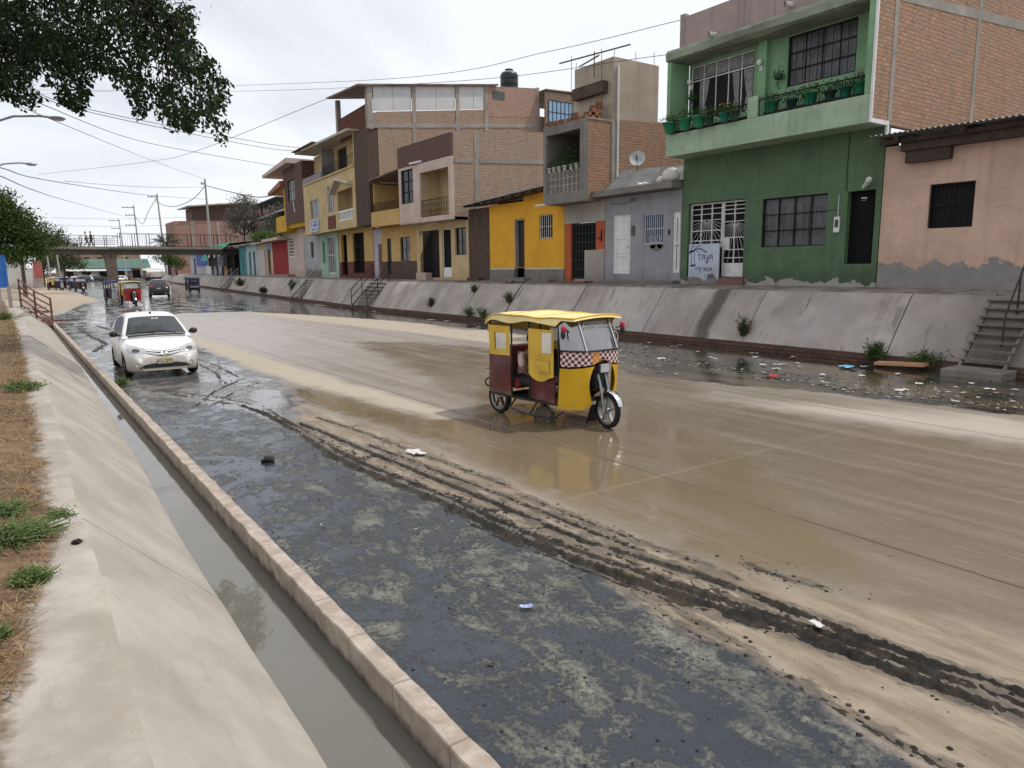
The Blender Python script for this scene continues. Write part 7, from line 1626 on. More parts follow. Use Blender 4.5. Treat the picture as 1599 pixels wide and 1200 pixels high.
far_tree('conifer', 'small dark conifer showing behind the left railing of the footbridge', (8.0, 138, .3), 5.0, [((8.0, 138, 6.0), (1.6, 1.4, 1.1)), ((7.9, 138, 7.6), (1.0, 1.0, 1.0)), ((7.9, 138, 8.7), (.45, .45, .6)), ((9.4, 138, 6.2), (1.3, 1.2, .6))], LEAF_OLIVE, 2400, .26, seed=5)
far_tree('broadleaf_tree', 'dusty olive tree with splayed trunks under the left span of the footbridge', (7.0, 135, .3), 2.2, [((6.4, 135, 4.6), (2.0, 1.6, 1.2)), ((8.6, 135, 4.4), (1.9, 1.6, 1.2)), ((9.9, 135, 3.6), (1.0, 1.0, .9))], LEAF_OLIVE, 2600, .3, seed=6)
far_tree('broadleaf_tree', 'dark olive tree left of the white wall under the footbridge', (4.6, 125, .3), 2.0, [((4.9, 125, 3.6), (1.1, 1.2, 1.0))], LEAF_OLIVE, 900, .28, seed=7)
far_tree('broadleaf_tree', 'large grey dusty tree rising behind the low shack roofs', (29.8, 112, 2.0), 5.5, [((29.4, 112, 9.6), (2.4, 2.0, 1.9)), ((30.2, 112, 12.1), (1.9, 1.8, 1.7)), ((28.0, 112, 8.4), (1.3, 1.3, 1.3)), ((31.6, 112, 9.0), (1.6, 1.6, 1.6))], LEAF_GREY, 3600, .26, seed=8)
far_tree('broadleaf_tree', 'smaller grey dusty tree beside the mustard balcony house', (31.5, 100, 2.0), 5.0, [((31.0, 100, 9.6), (1.6, 1.4, 1.5)), ((30.0, 100, 8.0), (1.2, 1.2, 1.1)), ((32.4, 100, 10.6), (1.1, 1.1, 1.0))], LEAF_GREY, 2000, .25, seed=9)
far_tree('broadleaf_tree', 'round green bush top showing over the shack roof beside the mustard house', (24.6, 84, 1.9), 3.2, [((24.6, 84, 6.2), (1.3, 1.1, .75)), ((23.8, 84, 5.9), (.7, .8, .5))], LEAF_MID, 1500, .2, seed=10)
far_tree('broadleaf_tree', 'green tree below the right span of the footbridge', (22.6, 126, 1.7), 1.6, [((22.0, 126, 4.1), (1.5, 1.2, 1.0)), ((20.6, 126, 4.5), (1.4, 1.2, .5)), ((23.2, 126, 3.4), (.8, .8, .8))], LEAF_MID, 1700, .25, seed=12)
# palm whose crown pokes above the railing
random.seed(5)
t = thing('palm_tree', 'palm with a fan of dark fronds rising behind the footbridge railing', 'palm', (21.9, 128, 1.7)); mb = MB(); mb.tube([(21.9, 128, 1.7), (21.8, 128, 4.2), (21.75, 128, 6.8)], [.28, .22, .2], 9); mb.build('trunk', BARK, t); mb = MB()
for k in range(34):
    a = random.uniform(0, 6.283); e = random.uniform(-.5, 1.3); L_ = random.uniform(1.9, 2.7); pts = [Vector((21.75, 128, 6.8)) + Vector((math.cos(a) * math.cos(e), math.sin(a) * math.cos(e), math.sin(e))) * (L_ * u) - Vector((0, 0, .7 * u * u)) for u in (0, .35, .7, 1)]
    mb.tube(pts, [.03, .025, .02, .01], 4)
    for j in range(16):
        u = .3 + .7 * j / 15; i = min(2, int(u * 3)); p = pts[i].lerp(pts[i + 1], u * 3 - i)
        for s_ in (-1, 1): leaf(mb, p, .5, 0, .12, droop=(math.cos(a) + s_ * -math.sin(a), math.sin(a) + s_ * math.cos(a), -.35))
mb.build('crown', LEAF_OLIVE, t)

# ---------- footbridge
BRC = concrete('bridge_concrete', (0.27, 0.24, 0.20), .6, .6); BRD = concrete('dark_girder_concrete', (0.10, 0.085, 0.07), .6, .6); BY = 96.0
RUSTY = simple('rusty_rail', (0.035, 0.025, 0.022), .8, var=.3)
t = thing('footbridge', 'concrete footbridge with rusty railings crossing high over the canal road', 'bridge', (10.4, BY, 0)); FB = t
mb = MB(); mb.box(-3, BY, 5.72, 24.6, BY + 2.4, 5.93); mb.box(-3, BY - .06, 5.60, 10.2, BY + 2.46, 5.715); mb.build('deck', BRC, t)
mb = MB(); mb.box(-3, BY + .25, 5.02, 24.6, BY + 2.1, 5.595); mb.box(10.3, BY + .02, 5.55, 24.6, BY + 2.38, 5.715); mb.build('girder', BRD, t)
mb = MB(); mb.hexa([(10.15, BY + .5, 0), (11.0, BY + .5, 0), (11.0, BY + 1.9, 0), (10.15, BY + 1.9, 0), (9.75, BY + .3, 4.6), (10.85, BY + .3, 4.6), (10.85, BY + 2.1, 4.6), (9.75, BY + 2.1, 4.6)]); mb.hexa([(9.75, BY + .3, 4.602), (10.85, BY + .3, 4.602), (10.85, BY + 2.1, 4.602), (9.75, BY + 2.1, 4.602), (9.5, BY + .2, 5.018), (11.1, BY + .2, 5.018), (11.1, BY + 2.15, 5.018), (9.5, BY + 2.15, 5.018)]); mb.build('pier', simple('pier_brown', (.13, .10, .08), .9, var=.3), t)
for y in (BY + .05, BY + 2.3):
    mb = MB()
    for x in np.arange(-2.5, 11.2, 1.25): mb.box(x - .035, y - .03, 5.93, x + .035, y + .03, 7.22)
    for z in (6.2, 6.42, 6.64, 6.86, 7.18): mb.box(-2.5, y - .018, z - .018, 11.1, y + .018, z + .018)
    for x in np.arange(11.4, 24.4, 1.55): mb.box(x - .035, y - .03, 5.93, x + .035, y + .03, 7.5)
    for x in np.arange(11.4, 24.2, .26): mb.box(x - .007, y - .007, 6.0, x + .007, y + .007, 7.5)
    for z in (6.02, 7.48): mb.box(11.4, y - .02, z - .02, 24.4, y + .02, z + .02)
    mb.build('railing', RUSTY, t)
FB.location.z -= .65
def walking(ph=1, sc_=1.0):
    J = dict(pelvis=(0, 0, .95), waist=(.01, 0, 1.10), chest=(.03, 0, 1.30), neck=(.04, 0, 1.46), chin=(.06, 0, 1.52), head=(.065, 0, 1.61), crown=(.055, 0, 1.68), sl=(.03, .19, 1.40), el=(-.08 * ph, .24, 1.14), wl=(.02 - .06 * ph, .25, .92), sr=(.03, -.19, 1.40), er=(.10 * ph, -.24, 1.15), wr=(.22 * ph, -.22, .96),
             hl=(0, .09, .92), kl=(.16 * ph, .10, .52), al=(.20 * ph, .10, .10), tl=(.32 * ph if ph > 0 else -.06, .10, .05), hr=(0, -.09, .92), kr=(-.02, -.10, .50), ar=(-.28 * ph, -.10, .12), tr=(-.17 * ph, -.10, .04))
    return J
person('person in a dark top and patterned shorts walking on the footbridge, in front of another', (8.55, BY + .8, 5.28), R(180), walking(1), simple('black_top', (.02, .02, .022), .8), simple('dark_patterned_shorts', (.05, .045, .045), .8, var=.6, sc_=8))
person('person in pale grey clothes on the footbridge half hidden by a dark dressed walker', (8.1, BY + 1.5, 5.28), R(175), walking(-1), simple('pale_grey_top', (.33, .31, .30), .8), simple('grey_trousers', (.15, .15, .16), .8))

# ---------- poles, cables, street lamps
POLEC = concrete('pole_concrete', (0.36, 0.34, 0.32), 1.0, .3)
def pole(label, x, y, z0, z1, arms=(), tilt=0.0):
    t = thing('utility_pole', label, 'utility pole', (x, y, z0), 0, 'utility poles'); mb = MB(); mb.tube([(x, y, z0), (x + tilt, y, z1)], [.22, .12], 10); mb.build('shaft', POLEC, t)
    for k, (dz, l_, s_) in enumerate(arms):
        mb = MB(); c = Vector((x + tilt, y, z1 - dz)); d = Vector((-.85, .5, 0)) * l_; mb.bar(c - d * (1 if s_ < 0 else .1), c + d * (1 if s_ > 0 else .1), .14, .16)
        for u in (.15, .55, .95): mb.lathe([(.001, 0), (.06, 0), (.09, .1), (.05, .2), (.001, .24)], 8, Matrix.Translation(c + d * u * s_ + Vector((0, 0, .08))))
        mb.build('cross_arm', POLEC, t)
    return t
pole('tallest pale concrete pole standing by the right end of the footbridge', 24.9, 112, 1.7, 15.35, ((.7, .6, 1),), -.1)
pole('slim concrete pole with one short arm left of the palm', 25.1, 150, 1.6, 16.6, ((.6, 1.7, 1),), -.5)
pole('dark pole with three stacked crossarms behind the footbridge', 25.7, 185, 1.5, 17.1, ((.5, 2.6, 1), (2.2, 2.0, 1), (4.4, 2.2, 1)), -.4)
pole('farthest faint pole with three crossarms behind the footbridge', 26.8, 220, 1.4, 16.1, ((.4, 2.6, 1), (2.4, 2.2, 1), (4.6, 2.2, 1)), -.5)
for x, lb in ((5.23, 'left of two thin pale posts under the left span of the footbridge'), (6.4, 'right of two thin pale posts under the left span of the footbridge')):
    t = thing('thin_post', lb, 'post', (x, 120, .2), 0, 'thin posts under the bridge'); mb = MB(); mb.tube([(x, 120, .2), (x - .2, 120, 5.0)], [.12, .1], 8); mb.build('shaft', POLEC, t); mb = MB(); mb.box(x - .25, 119.75, .15, x + .25, 120.25, .4); mb.build('footing', POLEC, t)
WIRE = simple('black_cable', (.03, .03, .032), .7)
CAB = [('A', [(1.43, 95.0, 20.63), (14.96, 60.0, 16.32), (16.59, 32.0, 11.35), (17.59, 22.5, 10.43), (19.15, 17.4, 10.45)], 'topmost thin cable, rising to the roof parapet of the green house'), ('B', [(1.42, 90.0, 20.28), (14.93, 60.0, 15.95), (17.51, 30.0, 10.86), (18.98, 17.85, 9.44)], 'thin cable just below the topmost one, running to the green balcony corner'),
       ('C', [(0.54, 30.0, 9.0), (4.22, 45.0, 10.88), (16.76, 58.0, 12.11), (20.49, 58.0, 11.94)], 'upper of two parallel cables behind the drooping boughs'), ('D', [(0.53, 30.0, 8.9), (4.21, 45.0, 10.75), (16.74, 58.0, 11.78), (20.02, 56.0, 11.35)], 'lower of two parallel cables behind the drooping boughs'),
       ('E', [(0.48, 30.0, 8.43), (1.45, 35.0, 9.14), (9.29, 60.0, 11.74), (20.55, 65.0, 11.35)], 'cable passing below the bough tips to the brown brick house'), ('F', [(0.53, 35.0, 9.15), (1.69, 42.0, 9.98), (13.61, 85.0, 13.86), (24.8, 112.0, 15.3)], 'cable sloping straight down to the top of the tallest pole'),
       ('G', [(5.1, 120.0, 15.58), (14.07, 90.0, 14.3), (15.16, 70.0, 12.96), (18.85, 48.5, 13.72)], 'cable rising to the terrace roof of the tall brick house'), ('H', [(0.22, 30.0, 5.89), (2.44, 45.0, 7.09), (12.25, 80.0, 9.81), (24.85, 112.0, 12.52)], 'low cable crossing level under the second street lamp'),
       ('I', [(0.19, 30.0, 5.62), (1.83, 45.0, 6.51), (6.19, 80.0, 8.76), (25.4, 185.0, 14.0)], 'lowest left cable falling toward the dark pole with stacked arms'), ('J', [(7.55, 150.0, 11.74), (24.87, 112.0, 10.15)], 'faint level cable above the footbridge railing, upper of two'), ('K', [(7.9, 150.0, 10.45), (24.79, 112.0, 9.16)], 'faint level cable above the footbridge railing, lower of two'),
       ('M', [(5.35, 80.0, 10.75), (24.8, 112.0, 14.28)], 'faint cable reaching the tallest pole below its top'), ('N', [(24.83, 112.0, 14.45), (24.1, 118.0, 12.94), (23.54, 130.0, 12.75), (23.17, 142.0, 14.37), (24.6, 150.0, 15.9)], 'thick sagging cable bundle between the two nearest poles'), ('O', [(24.4, 150.0, 15.7), (24.16, 158.0, 13.95), (24.57, 170.0, 12.16), (25.3, 185.0, 14.91)], 'thick deep sagging bundle between the slim pole and the dark armed pole'),
       ('P', [(24.83, 112.0, 14.45), (23.94, 95.0, 12.02), (22.75, 80.0, 10.11), (21.06, 68.0, 9.2)], 'thick cable bundle running from the tallest pole to the mustard house')]
def smooth(P, n=10):
    P = [Vector(p) for p in P]; Q = [P[0] * 2 - P[1]] + P + [P[-1] * 2 - P[-2]]; out = []
    for i in range(1, len(Q) - 2):
        for k in range(n):
            u = k / n; a, b, c, d = Q[i - 1], Q[i], Q[i + 1], Q[i + 2]; out.append(.5 * ((2 * b) + (c - a) * u + (2 * a - 5 * b + 4 * c - d) * u * u + (3 * b - a - 3 * c + d) * u ** 3))
    return out + [P[-1]]
for nm, pts, lb in CAB:
    mb = MB(); thick = nm in 'NOP'; mb.tube(smooth(pts, 12) if len(pts) > 2 else [Vector(pts[0]).lerp(Vector(pts[1]), u) - Vector((0, 0, 1.2 * u * (1 - u))) for u in np.linspace(0, 1, 12)], .05 if thick else (.011 if pts[-1][1] < 30 else .018), 5, caps=False)
    tag(mb.build('cable', WIRE), lb, 'cable', 'overhead cables')
LAMPC = simple('galvanised_steel', (.33, .34, .35), .45, metal=.6)
for y, hx, hz, xb, lb in ((22, 1.6, 6.26, -.5, 'nearer street lamp, its curved arm just below the leafy boughs'), (30, 1.22, 6.07, -.55, 'farther street lamp, its curved arm lower down at the left edge')):
    t = thing('street_lamp', lb, 'street lamp', (xb, y, .8), 0, 'street lamps'); mb = MB(); mb.tube([(xb, y, .8), (xb, y, hz - 1.2)], [.075, .055], 10); mb.build('post', LAMPC, t)
    mb = MB(); mb.tube([(xb, y, hz - 1.25), (xb + .08, y, hz - .78), (xb + .4 * (hx - xb) - .35, y, hz - .30), (xb + .5 * (hx - xb), y, hz - .05), (xb + .75 * (hx - xb), y, hz + .015), (hx - .3, y, hz + .01)], .028, 8); mb.build('arm', LAMPC, t)
    mb = MB(); mb.ball((hx - .13, y, hz), (.19, .085, .05), 12, 8); hd = mb.build('lamp_head', LAMPC, t); mb = MB(); mb.ball((hx - .11, y, hz - .03), (.13, .065, .04), 12, 8); mb.build('lamp_glass', simple('lamp_bowl', (.5, .5, .5), .3), hd)

# ---------- low shacks along the bend and the blocks behind them
BENDING[0] = True
TEAL = plaster('teal_render', (.07, .27, .30), .2, streak=.25); PALEC = plaster('pale_cyan_render', (.36, .50, .50), .2, streak=.25); SAND = plaster('sand_render', (.50, .39, .25), .3, streak=.3)
TIN = simple('pale_tin_roof', (.42, .40, .37), .6, var=.3, sc_=.7)
def shack(label, y0, y1, z1, wall, roofm, X=19.9, doors=(), wins=(), roof=True, z0=1.7, dep=7):
    H = thing('shack', label, 'house', (X + bxf((y0 + y1) / 2), (y0 + y1) / 2, z0), 0, 'low shacks at the bend')
    holes = list(doors) + list(wins); mb = MB(); mb.wallx(X, y0, y1, z0, z1, .2, holes); mb.wally(y0, [(X + .2, z0), (X + dep, z0), (X + dep, z1 + .4), (X + .2, z1)], .15); mb.build('wall', wall, H)
    mb = MB(); mb.box(X + .9, y0 + .2, z0, X + 1.0, y1 - .05, z1); mb.build('dark_room', DARK, H)
    for d in doors: mb = MB(); mb.box(X + .1, d[0] + .08, d[2], X + .15, d[1] - .08, d[3] - .08); mb.build('door', WOODD, H)
    for d in wins: window(H, X, *d, WPAINT, GLASS, 2, 2, .08, .07)
    if roof: mb = MB(); mb.hexa([(X - .7, y0 - .2, z1 + .02), (X + dep, y0 - .2, z1 + .5), (X + dep, y1 + .2, z1 + .45), (X - .7, y1 + .2, z1 - .03), (X - .7, y0 - .2, z1 + .09), (X + dep, y0 - .2, z1 + .57), (X + dep, y1 + .2, z1 + .52), (X - .7, y1 + .2, z1 + .04)]); mb.build('roof', roofm, H)
    return H
H = shack('beige fronted shack with a pale roll shutter and a narrow door', 75.3, 83.0, 5.2, SAND, TIN, doors=((76.1, 77.6, 1.75, 4.5),))
mb = MB(); mb.box(19.82, 78.6, 1.75, 19.88, 82.3, 4.6); mb.build('shutter', simple('pale_shutter', (.42, .39, .36), .7), H); mb = MB(); mb.box(19.85, 75.8, 4.55, 19.9, 78.0, 5.0); mb.build('blue_lintel', simple('blue_paint_band', (.10, .25, .50), .7), H)
H = shack('teal and pale cyan shack with three dark doorways', 83.2, 94.2, 5.3, PALEC, TIN, doors=((84.2, 85.4, 1.75, 4.5), (86.8, 88.0, 1.75, 4.5), (91.2, 92.4, 1.75, 4.4)))
mb = MB(); mb.wallx(19.87, 89.6, 94.1, 1.72, 5.2, .03, [(91.2, 92.4, 1.75, 4.4)]); mb.build('teal_front', TEAL, H)
H = thing('shack', 'ramshackle shed under a green tarpaulin with clothes hung out before it', 'shed', (19.9 + bxf(100), 100, 1.6), 0, 'low shacks at the bend')
mb = MB()
for y in (95, 99, 104, 109, 113): mb = MB(); mb.box(19.2, y, 1.4, 19.4, y + .2, 5.4); mb.build('post', WOODD, H)
mb = MB(); mb.box(21, 94.5, 1.5, 21.1, 114, 5.2); mb.build('back_wall', simple('dark_boards', (.05, .04, .032), .9, var=.4), H)
mb = MB(); rows = []
for i in range(14):
    y = 94.3 + i * 1.45; rows.append([(17.9 + .3 * math.sin(i * 1.3), y, 5.0 - .5 * abs(math.sin(i * .9)) + (.0 if i < 11 else -.8)), (18.8, y, 5.75 + .12 * math.sin(i * 2.1)), (20.5, y, 5.95), (23, y, 6.1)])
mb.grid(rows); mb.build('tarpaulin', simple('green_tarpaulin', (.03, .25, .17), .7, var=.3), H)
mb = MB(); mb.box(19.5, 102, 1.5, 19.6, 106, 4.5); mb.box(19.5, 99.5, 4.3, 19.6, 103, 5.4); mb.build('plywood_panel', simple('plywood', (.42, .27, .12), .8), H)
for k, (y0, y1, c) in enumerate(((99, 103.5, (.13, .14, .17)), (104, 112, (.012, .012, .013)), (95.5, 98.8, (.02, .02, .022)))):
    mb = MB(); mb.grid([[(18.6 + .06 * math.sin(y * 2.2 + z), y, z - .15 * (y % 1.3)) for y in np.linspace(y0, y1, 14)] for z in (4.3, 3.7, 3.1)]); tag(mb.build('hanging_clothes', simple('cloth_%d' % k, c, .9)), ('grey clothes hanging on a line under the green tarpaulin', 'long black cloth hanging left of the plywood under the tarpaulin', 'short dark cloth hanging nearest the teal shack')[k], 'clothes', 'washing hung at the tarpaulin shed')
H = shack('white and blue shack beyond the right end of the footbridge', 116, 146, 5.4, plaster('pale_lilac_white', (.46, .46, .54), .3), TIN, doors=((138, 141, 1.3, 4.6),), z0=.9)
mb = MB(); mb.box(19.78, 122, 3.2, 19.86, 136, 5.2); mb.build('blue_awning', simple('blue_sheet', (.04, .09, .36), .7), H); mb = MB(); mb.box(19.82, 118, 1.4, 19.88, 125, 4.8); mb.build('white_shutter', WPAINT, H)
H = thing('brick_building', 'long pink brick block rising behind the low shacks', 'building', (29 + bxf(100), 100, 1.9))
PBR = brick('pink_far_brick', (.34, .19, .15), (.29, .17, .14), (.30, .23, .2), .5, .2, .02, bump=.2)
mb = MB(); mb.wallx(27.0, 78, 128, 1.9, 8.7, .3); mb.wallx(28.0, 80, 118, 8.7, 10.3, .3); mb.wally(78, [(27.3, 1.9), (40, 1.9), (40, 9.5), (27.3, 8.7)], .3); mb.build('wall', PBR, H)
mb = MB()
for y in (80, 92, 104, 116, 127): mb.box(26.92, y, 1.9, 27.0, y + .5, 8.8)
mb.build('column', CONC, H); mb = MB(); mb.hexa([(26, 84, 10.2), (36, 84, 11.4), (36, 120, 11.0), (26, 120, 9.8), (26, 84, 10.35), (36, 84, 11.55), (36, 120, 11.15), (26, 120, 9.95)]); mb.box(26.5, 98, 9.0, 34, 116, 9.2); mb.build('roof', TIN, H)
mb = MB(); mb.hexa([(26.2, 100, 12.1), (33, 100, 12.3), (33, 122, 12.3), (26.2, 122, 12.1), (26.2, 100, 12.25), (33, 100, 12.45), (33, 122, 12.45), (26.2, 122, 12.25)])
for y in (102, 108, 114, 120): mb.box(27, y, 9.9, 27.25, y + .25, 12.1)
mb.build('roof_canopy', BRD, H)
BENDING[0] = False
H = thing('brick_building', 'pink brick block with a dark upper storey behind the right half of the footbridge', 'building', (38, 162, 1.9))
mb = MB(); mb.wally(160, [(29, 1.5), (54, 1.5), (54, 13.2), (29, 12.3)], 10); mb.build('wall', PBR, H)
mb = MB(); mb.wally(163, [(33, 12.4), (52, 12.4), (52, 17.2), (40, 16.2), (33, 15.2)], 6); mb.build('upper_storey', simple('brown_upper_storey', (.14, .095, .08), .9, var=.3), H)
mb = MB(); mb.hexa([(31.5, 159, 15.2), (45, 159, 16.6), (45, 170, 16.6), (31.5, 170, 15.2), (31.5, 159, 15.4), (45, 159, 16.8), (45, 170, 16.8), (31.5, 170, 15.4)]); mb.build('roof', TIN, H)
mb = MB()
for x in (32, 37, 42.5, 48): mb.box(x, 159.9, 1.5, x + .6, 160.0, 12.4)
mb.build('column', CONC, H)

# ---------- far end: market hall, parked cars, left walls
H = thing('market_hall', 'long low hall with a green roof at the far end of the canal', 'building', (21, 235, .4))
mb = MB(); mb.box(12, 235, .4, 34, 245, 3.4); mb.build('wall', plaster('dusty_wall', (.36, .30, .26), .3), H); mb = MB(); mb.hexa([(11, 233, 3.3), (35, 233, 3.3), (35, 246, 3.3), (11, 246, 3.3), (11, 238, 6.0), (35, 238, 6.0), (35, 241, 6.0), (11, 241, 6.0)]); mb.build('roof', simple('green_sheet_roof', (.075, .135, .11), .8, var=.3), H)
for k in range(5): mb = MB(); mb.box(13.5 + k * 4.2, 234.9, .5, 15.6 + k * 4.2, 234.99, 2.7); mb.build('opening', DARK, H)
H = thing('brick_building', 'pinkish brick block behind the green roofed hall', 'building', (20, 262, .4)); mb = MB(); mb.box(15, 262, .4, 36, 272, 8.2); mb.build('wall', PBR, H); mb = MB()
for k in range(5): mb.box(17 + k * 3.6, 261.9, 5.2, 18.6 + k * 3.6, 261.99, 6.8)
mb.build('window', GLASS, H)
H = thing('boundary_wall', 'low white wall with a red painted end panel on the left bank beyond the bridge', 'wall', (1.5, 122, .3)); mb = MB(); mb.box(-14, 122, .2, 3.3, 122.3, 3.0); mb.build('wall', plaster('white_wall', (.52, .50, .47), .5), H); mb = MB(); mb.box(3.32, 121.9, 1.6, 4.4, 122.3, 4.0); mb.build('red_panel', simple('dull_red_paint', (.33, .10, .09), .8), H); mb = MB(); mb.box(3.32, 121.88, .2, 4.4, 122.32, 1.59); mb.build('panel_base', CONC, H); mb = MB(); mb.box(-14, 124, .2, 2.6, 131, 4.6); mb.build('white_shed', plaster('white_wall', (.52, .50, .47), .5), H)
cars = [o for o in COL.objects if o.parent is None and o.name.startswith('car')]
WHL = ['white parked car at the left of the far traffic', 'white parked car near the foot of the pier', 'white parked car on the right bank behind the dark post', 'white car half hidden among the far stalls']
hatch = [o for o in cars if 'hatch' in o['label']][0]; suv = [o for o in cars if 'sport' in o['label']][0]
random.seed(3)
for k, (src, x, y, z, lb) in enumerate(((hatch, 11.8, 178, .02, WHL[0]), (hatch, 21.5, 190, .02, WHL[1]), (hatch, 31.5, 172, 1.95, WHL[2]), (hatch, 15.5, 200, .02, WHL[3]), (suv, 13.5, 185, .02, 'dark car beside the white one in the far traffic'), (suv, 18.5, 205, .02, 'dark car in the middle of the far traffic'), (suv, 9.6, 170, .02, 'dark car under the olive tree beyond the bridge'))):
    c = copy_tree(src); c.location = (x, y, z); c.rotation_euler = (0, 0, random.uniform(0, 6.28)); c['label'] = lb; c['group'] = 'cars in the far traffic'
for k, (x, y, w_, c, lb) in enumerate(((12.5, 205, 4, (.5, .5, .48), 'pale canvas stall left of the pier in the far market'), (17, 215, 5, (.46, .46, .46), 'wide pale stall straight behind the pier'), (22.5, 210, 4, (.10, .16, .22), 'dark blue stall right of the pier in the far market'), (27, 190, 4, (.45, .44, .40), 'pale stall on the right among thin poles'))):
    t = thing('market_stall', lb, 'stall', (x, y, .1), 0, 'stalls in the far market'); mb = MB()
    for dx_ in (0, w_): mb.tube([(x + dx_, y, .1), (x + dx_, y, 2.6)], .05, 6); mb.tube([(x + dx_, y + 2.5, .1), (x + dx_, y + 2.5, 2.6)], .05, 6)
    mb.build('posts', RUSTY, t); mb = MB(); mb.grid([[(x - .3 + (w_ + .6) * u, y - .4 + 3.3 * v, 2.55 + .5 * math.sin(math.pi * v)) for u in np.linspace(0, 1, 6)] for v in np.linspace(0, 1, 6)]); mb.build('awning', simple('stall_%d' % k, c, .8), t); mb = MB(); mb.box(x + .2, y + .3, .1, x + w_ - .2, y + 1.2, 1.0); mb.build('table', WOODD, t)

# ---------- left bank: red stair railing, blue panel, posts
t = thing('stair', 'flight of steps with a rust red railing going down into the left channel', 'stairs', (1.0, 41, .2))
RED = simple('rust_red_paint', (.14, .05, .04), .8, var=.3)
P = [(.50, 43.0, .80), (1.02, 40.4, .40), (1.53, 38.0, -.05)]; Tz = [2.13, 1.60, 1.30]
mb = MB()
for p, z in zip(P, Tz): mb.box(p[0] - .04, p[1] - .04, p[2] - .3, p[0] + .04, p[1] + .04, z)
for k in range(5):
    for i in (0, 1):
        f = lambda j: (P[j][0], P[j][1], Tz[j] - (Tz[j] - P[j][2] - .1) * k / 4 - .02); mb.bar(f(i), f(i + 1), .05, .05)
mb.build('railing', RED, t)
for k in range(6): u = k / 5; mb = MB(); x, y, z = .45 + 1.05 * u, 43.2 - 5.0 * u, .72 - .85 * u; mb.box(x, y - .15, z - .07, x + 1.1, y + .35, z); mb.build('step', RED if k % 2 else KERB, t)
t = thing('wall_panel', 'bright blue painted panel with white posts at the left edge of the verge', 'fence', (-1, 43, .8)); mb = MB(); mb.box(-2.6, 43.4, 1.7, .05, 43.5, 3.3); mb.box(.0, 43.38, 1.2, .10, 43.52, 3.2); mb.build('panel', simple('bright_blue_paint', (.025, .13, .42), .6), t)
mb = MB(); mb.tube([(-.25, 43.45, 3.3), (-.35, 43.45, 4.8)], .08, 8); mb.build('post', simple('pale_blue_post', (.30, .42, .62), .6), t); mb = MB(); mb.box(-.45, 38.2, .75, -.22, 38.5, 1.75); mb.box(.0, 41.2, .75, .16, 41.4, 1.8); mb.build('white_post', CONC, t)

# ---------- right bank stairs
def bank_stair(label, y0, y1, mat, n=8, railm=None, rail=True):
    t = thing('bank_stair', label, 'stairs', (18.2 + bxf((y0 + y1) / 2), (y0 + y1) / 2, .2)); dx_ = bxf((y0 + y1) / 2)
    for k in range(n): u = (k + .5) / n; mb = MB(); x = 17.45 + 1.35 * u + dx_; z = .25 + 1.45 * u; mb.box(x - .085, y0, z - .035, x + .085, y1, z); mb.build('step', mat, t)
    for s_, y in ((0, y0 + .06), (1, y1 - .06)): mb = MB(); mb.bar((17.35 + dx_, y, .1), (18.95 + dx_, y, 1.72), .05, .09); mb.build('stringer', mat, t)
    if rail:
        for y in (y0 + .03, y1 - .03):
            mb = MB()
            for u in (.02, .5, 1.0): x = 17.42 + 1.5 * u + dx_; z = .16 + 1.55 * u; mb.tube([(x, y, z), (x, y, z + .95)], .025, 6)
            for h in (.5, .95): mb.tube([(17.42 + dx_, y, .18 + h), (18.95 + dx_, y, 1.73 + h)], .025, 6)
            mb.build('railing', railm or RUSTY, t)
    return t
STW = concrete('step_concrete', (.22, .20, .18), 2, .6)
bank_stair('dark open tread stair with rusty rails on the slope below the ochre house', 40.0, 42.4, STW, 7, RUSTY)
bank_stair('pale railed stair on the slope below the mint green shop', 55.4, 57.6, STW, 7, simple('pale_grey_rail', (.33, .31, .30), .6))
bank_stair('faint railed stair on the slope by the navy mototaxi', 91, 94, STW, 7, simple('pale_grey_rail', (.33, .31, .30), .6))
t = bank_stair('open tread wooden stair on a concrete landing at the right edge', 6.4, 7.42, concrete('grey_old_timber', (.20, .175, .15), 2, .6), 8, None, False)
mb = MB(); mb.box(16.7, 6.25, -.05, 17.5, 7.45, .17); mb.build('landing', STW, t, bevel=.03); mb = MB(); mb.tube([(17.9, 6.75, .6), (17.95, 6.75, 1.3), (18.7, 6.75, 2.4), (19.1, 6.75, 2.6)], .022, 6); mb.tube([(18.5, 6.74, 1.3), (18.55, 6.75, 2.2)], .022, 6); mb.build('handrail', RUSTY, t)

# ---------- weeds, straw, litter
def weed(label, x, y, z, h, n, spread, mat=None, group=None, tall=False, name='weed', sz=.06):
    t = thing(name, label, 'plant', (x, y, z), 0, group); mb = MB(); st = MB()
    for k in range(n):
        a = random.uniform(0, 6.283); q = spread * min(1.05, abs(random.gauss(0, .55))); hh = h * random.uniform(.4, 1.0); b = Vector((x + q * .4 * math.cos(a), y + q * .4 * math.sin(a), z)); e = Vector((x + q * math.cos(a), y + q * math.sin(a), z + hh))
        st.tube([b, b.lerp(e, .5) + Vector((0, 0, hh * .15)), e], [.006, .005, .002], 4, caps=False)
        for j in range(7 if not tall else 10): leaf(mb, b.lerp(e, random.uniform(.25, 1.0)) + Vector((random.gauss(0, .02), random.gauss(0, .02), random.gauss(0, .02))), sz * random.uniform(.6, 1.3), 0, .16 if tall else .5)
    st.build('stem', mat or LEAF_WEED, t); mb.build('leaves', mat or LEAF_WEED, t); return t
random.seed(21)
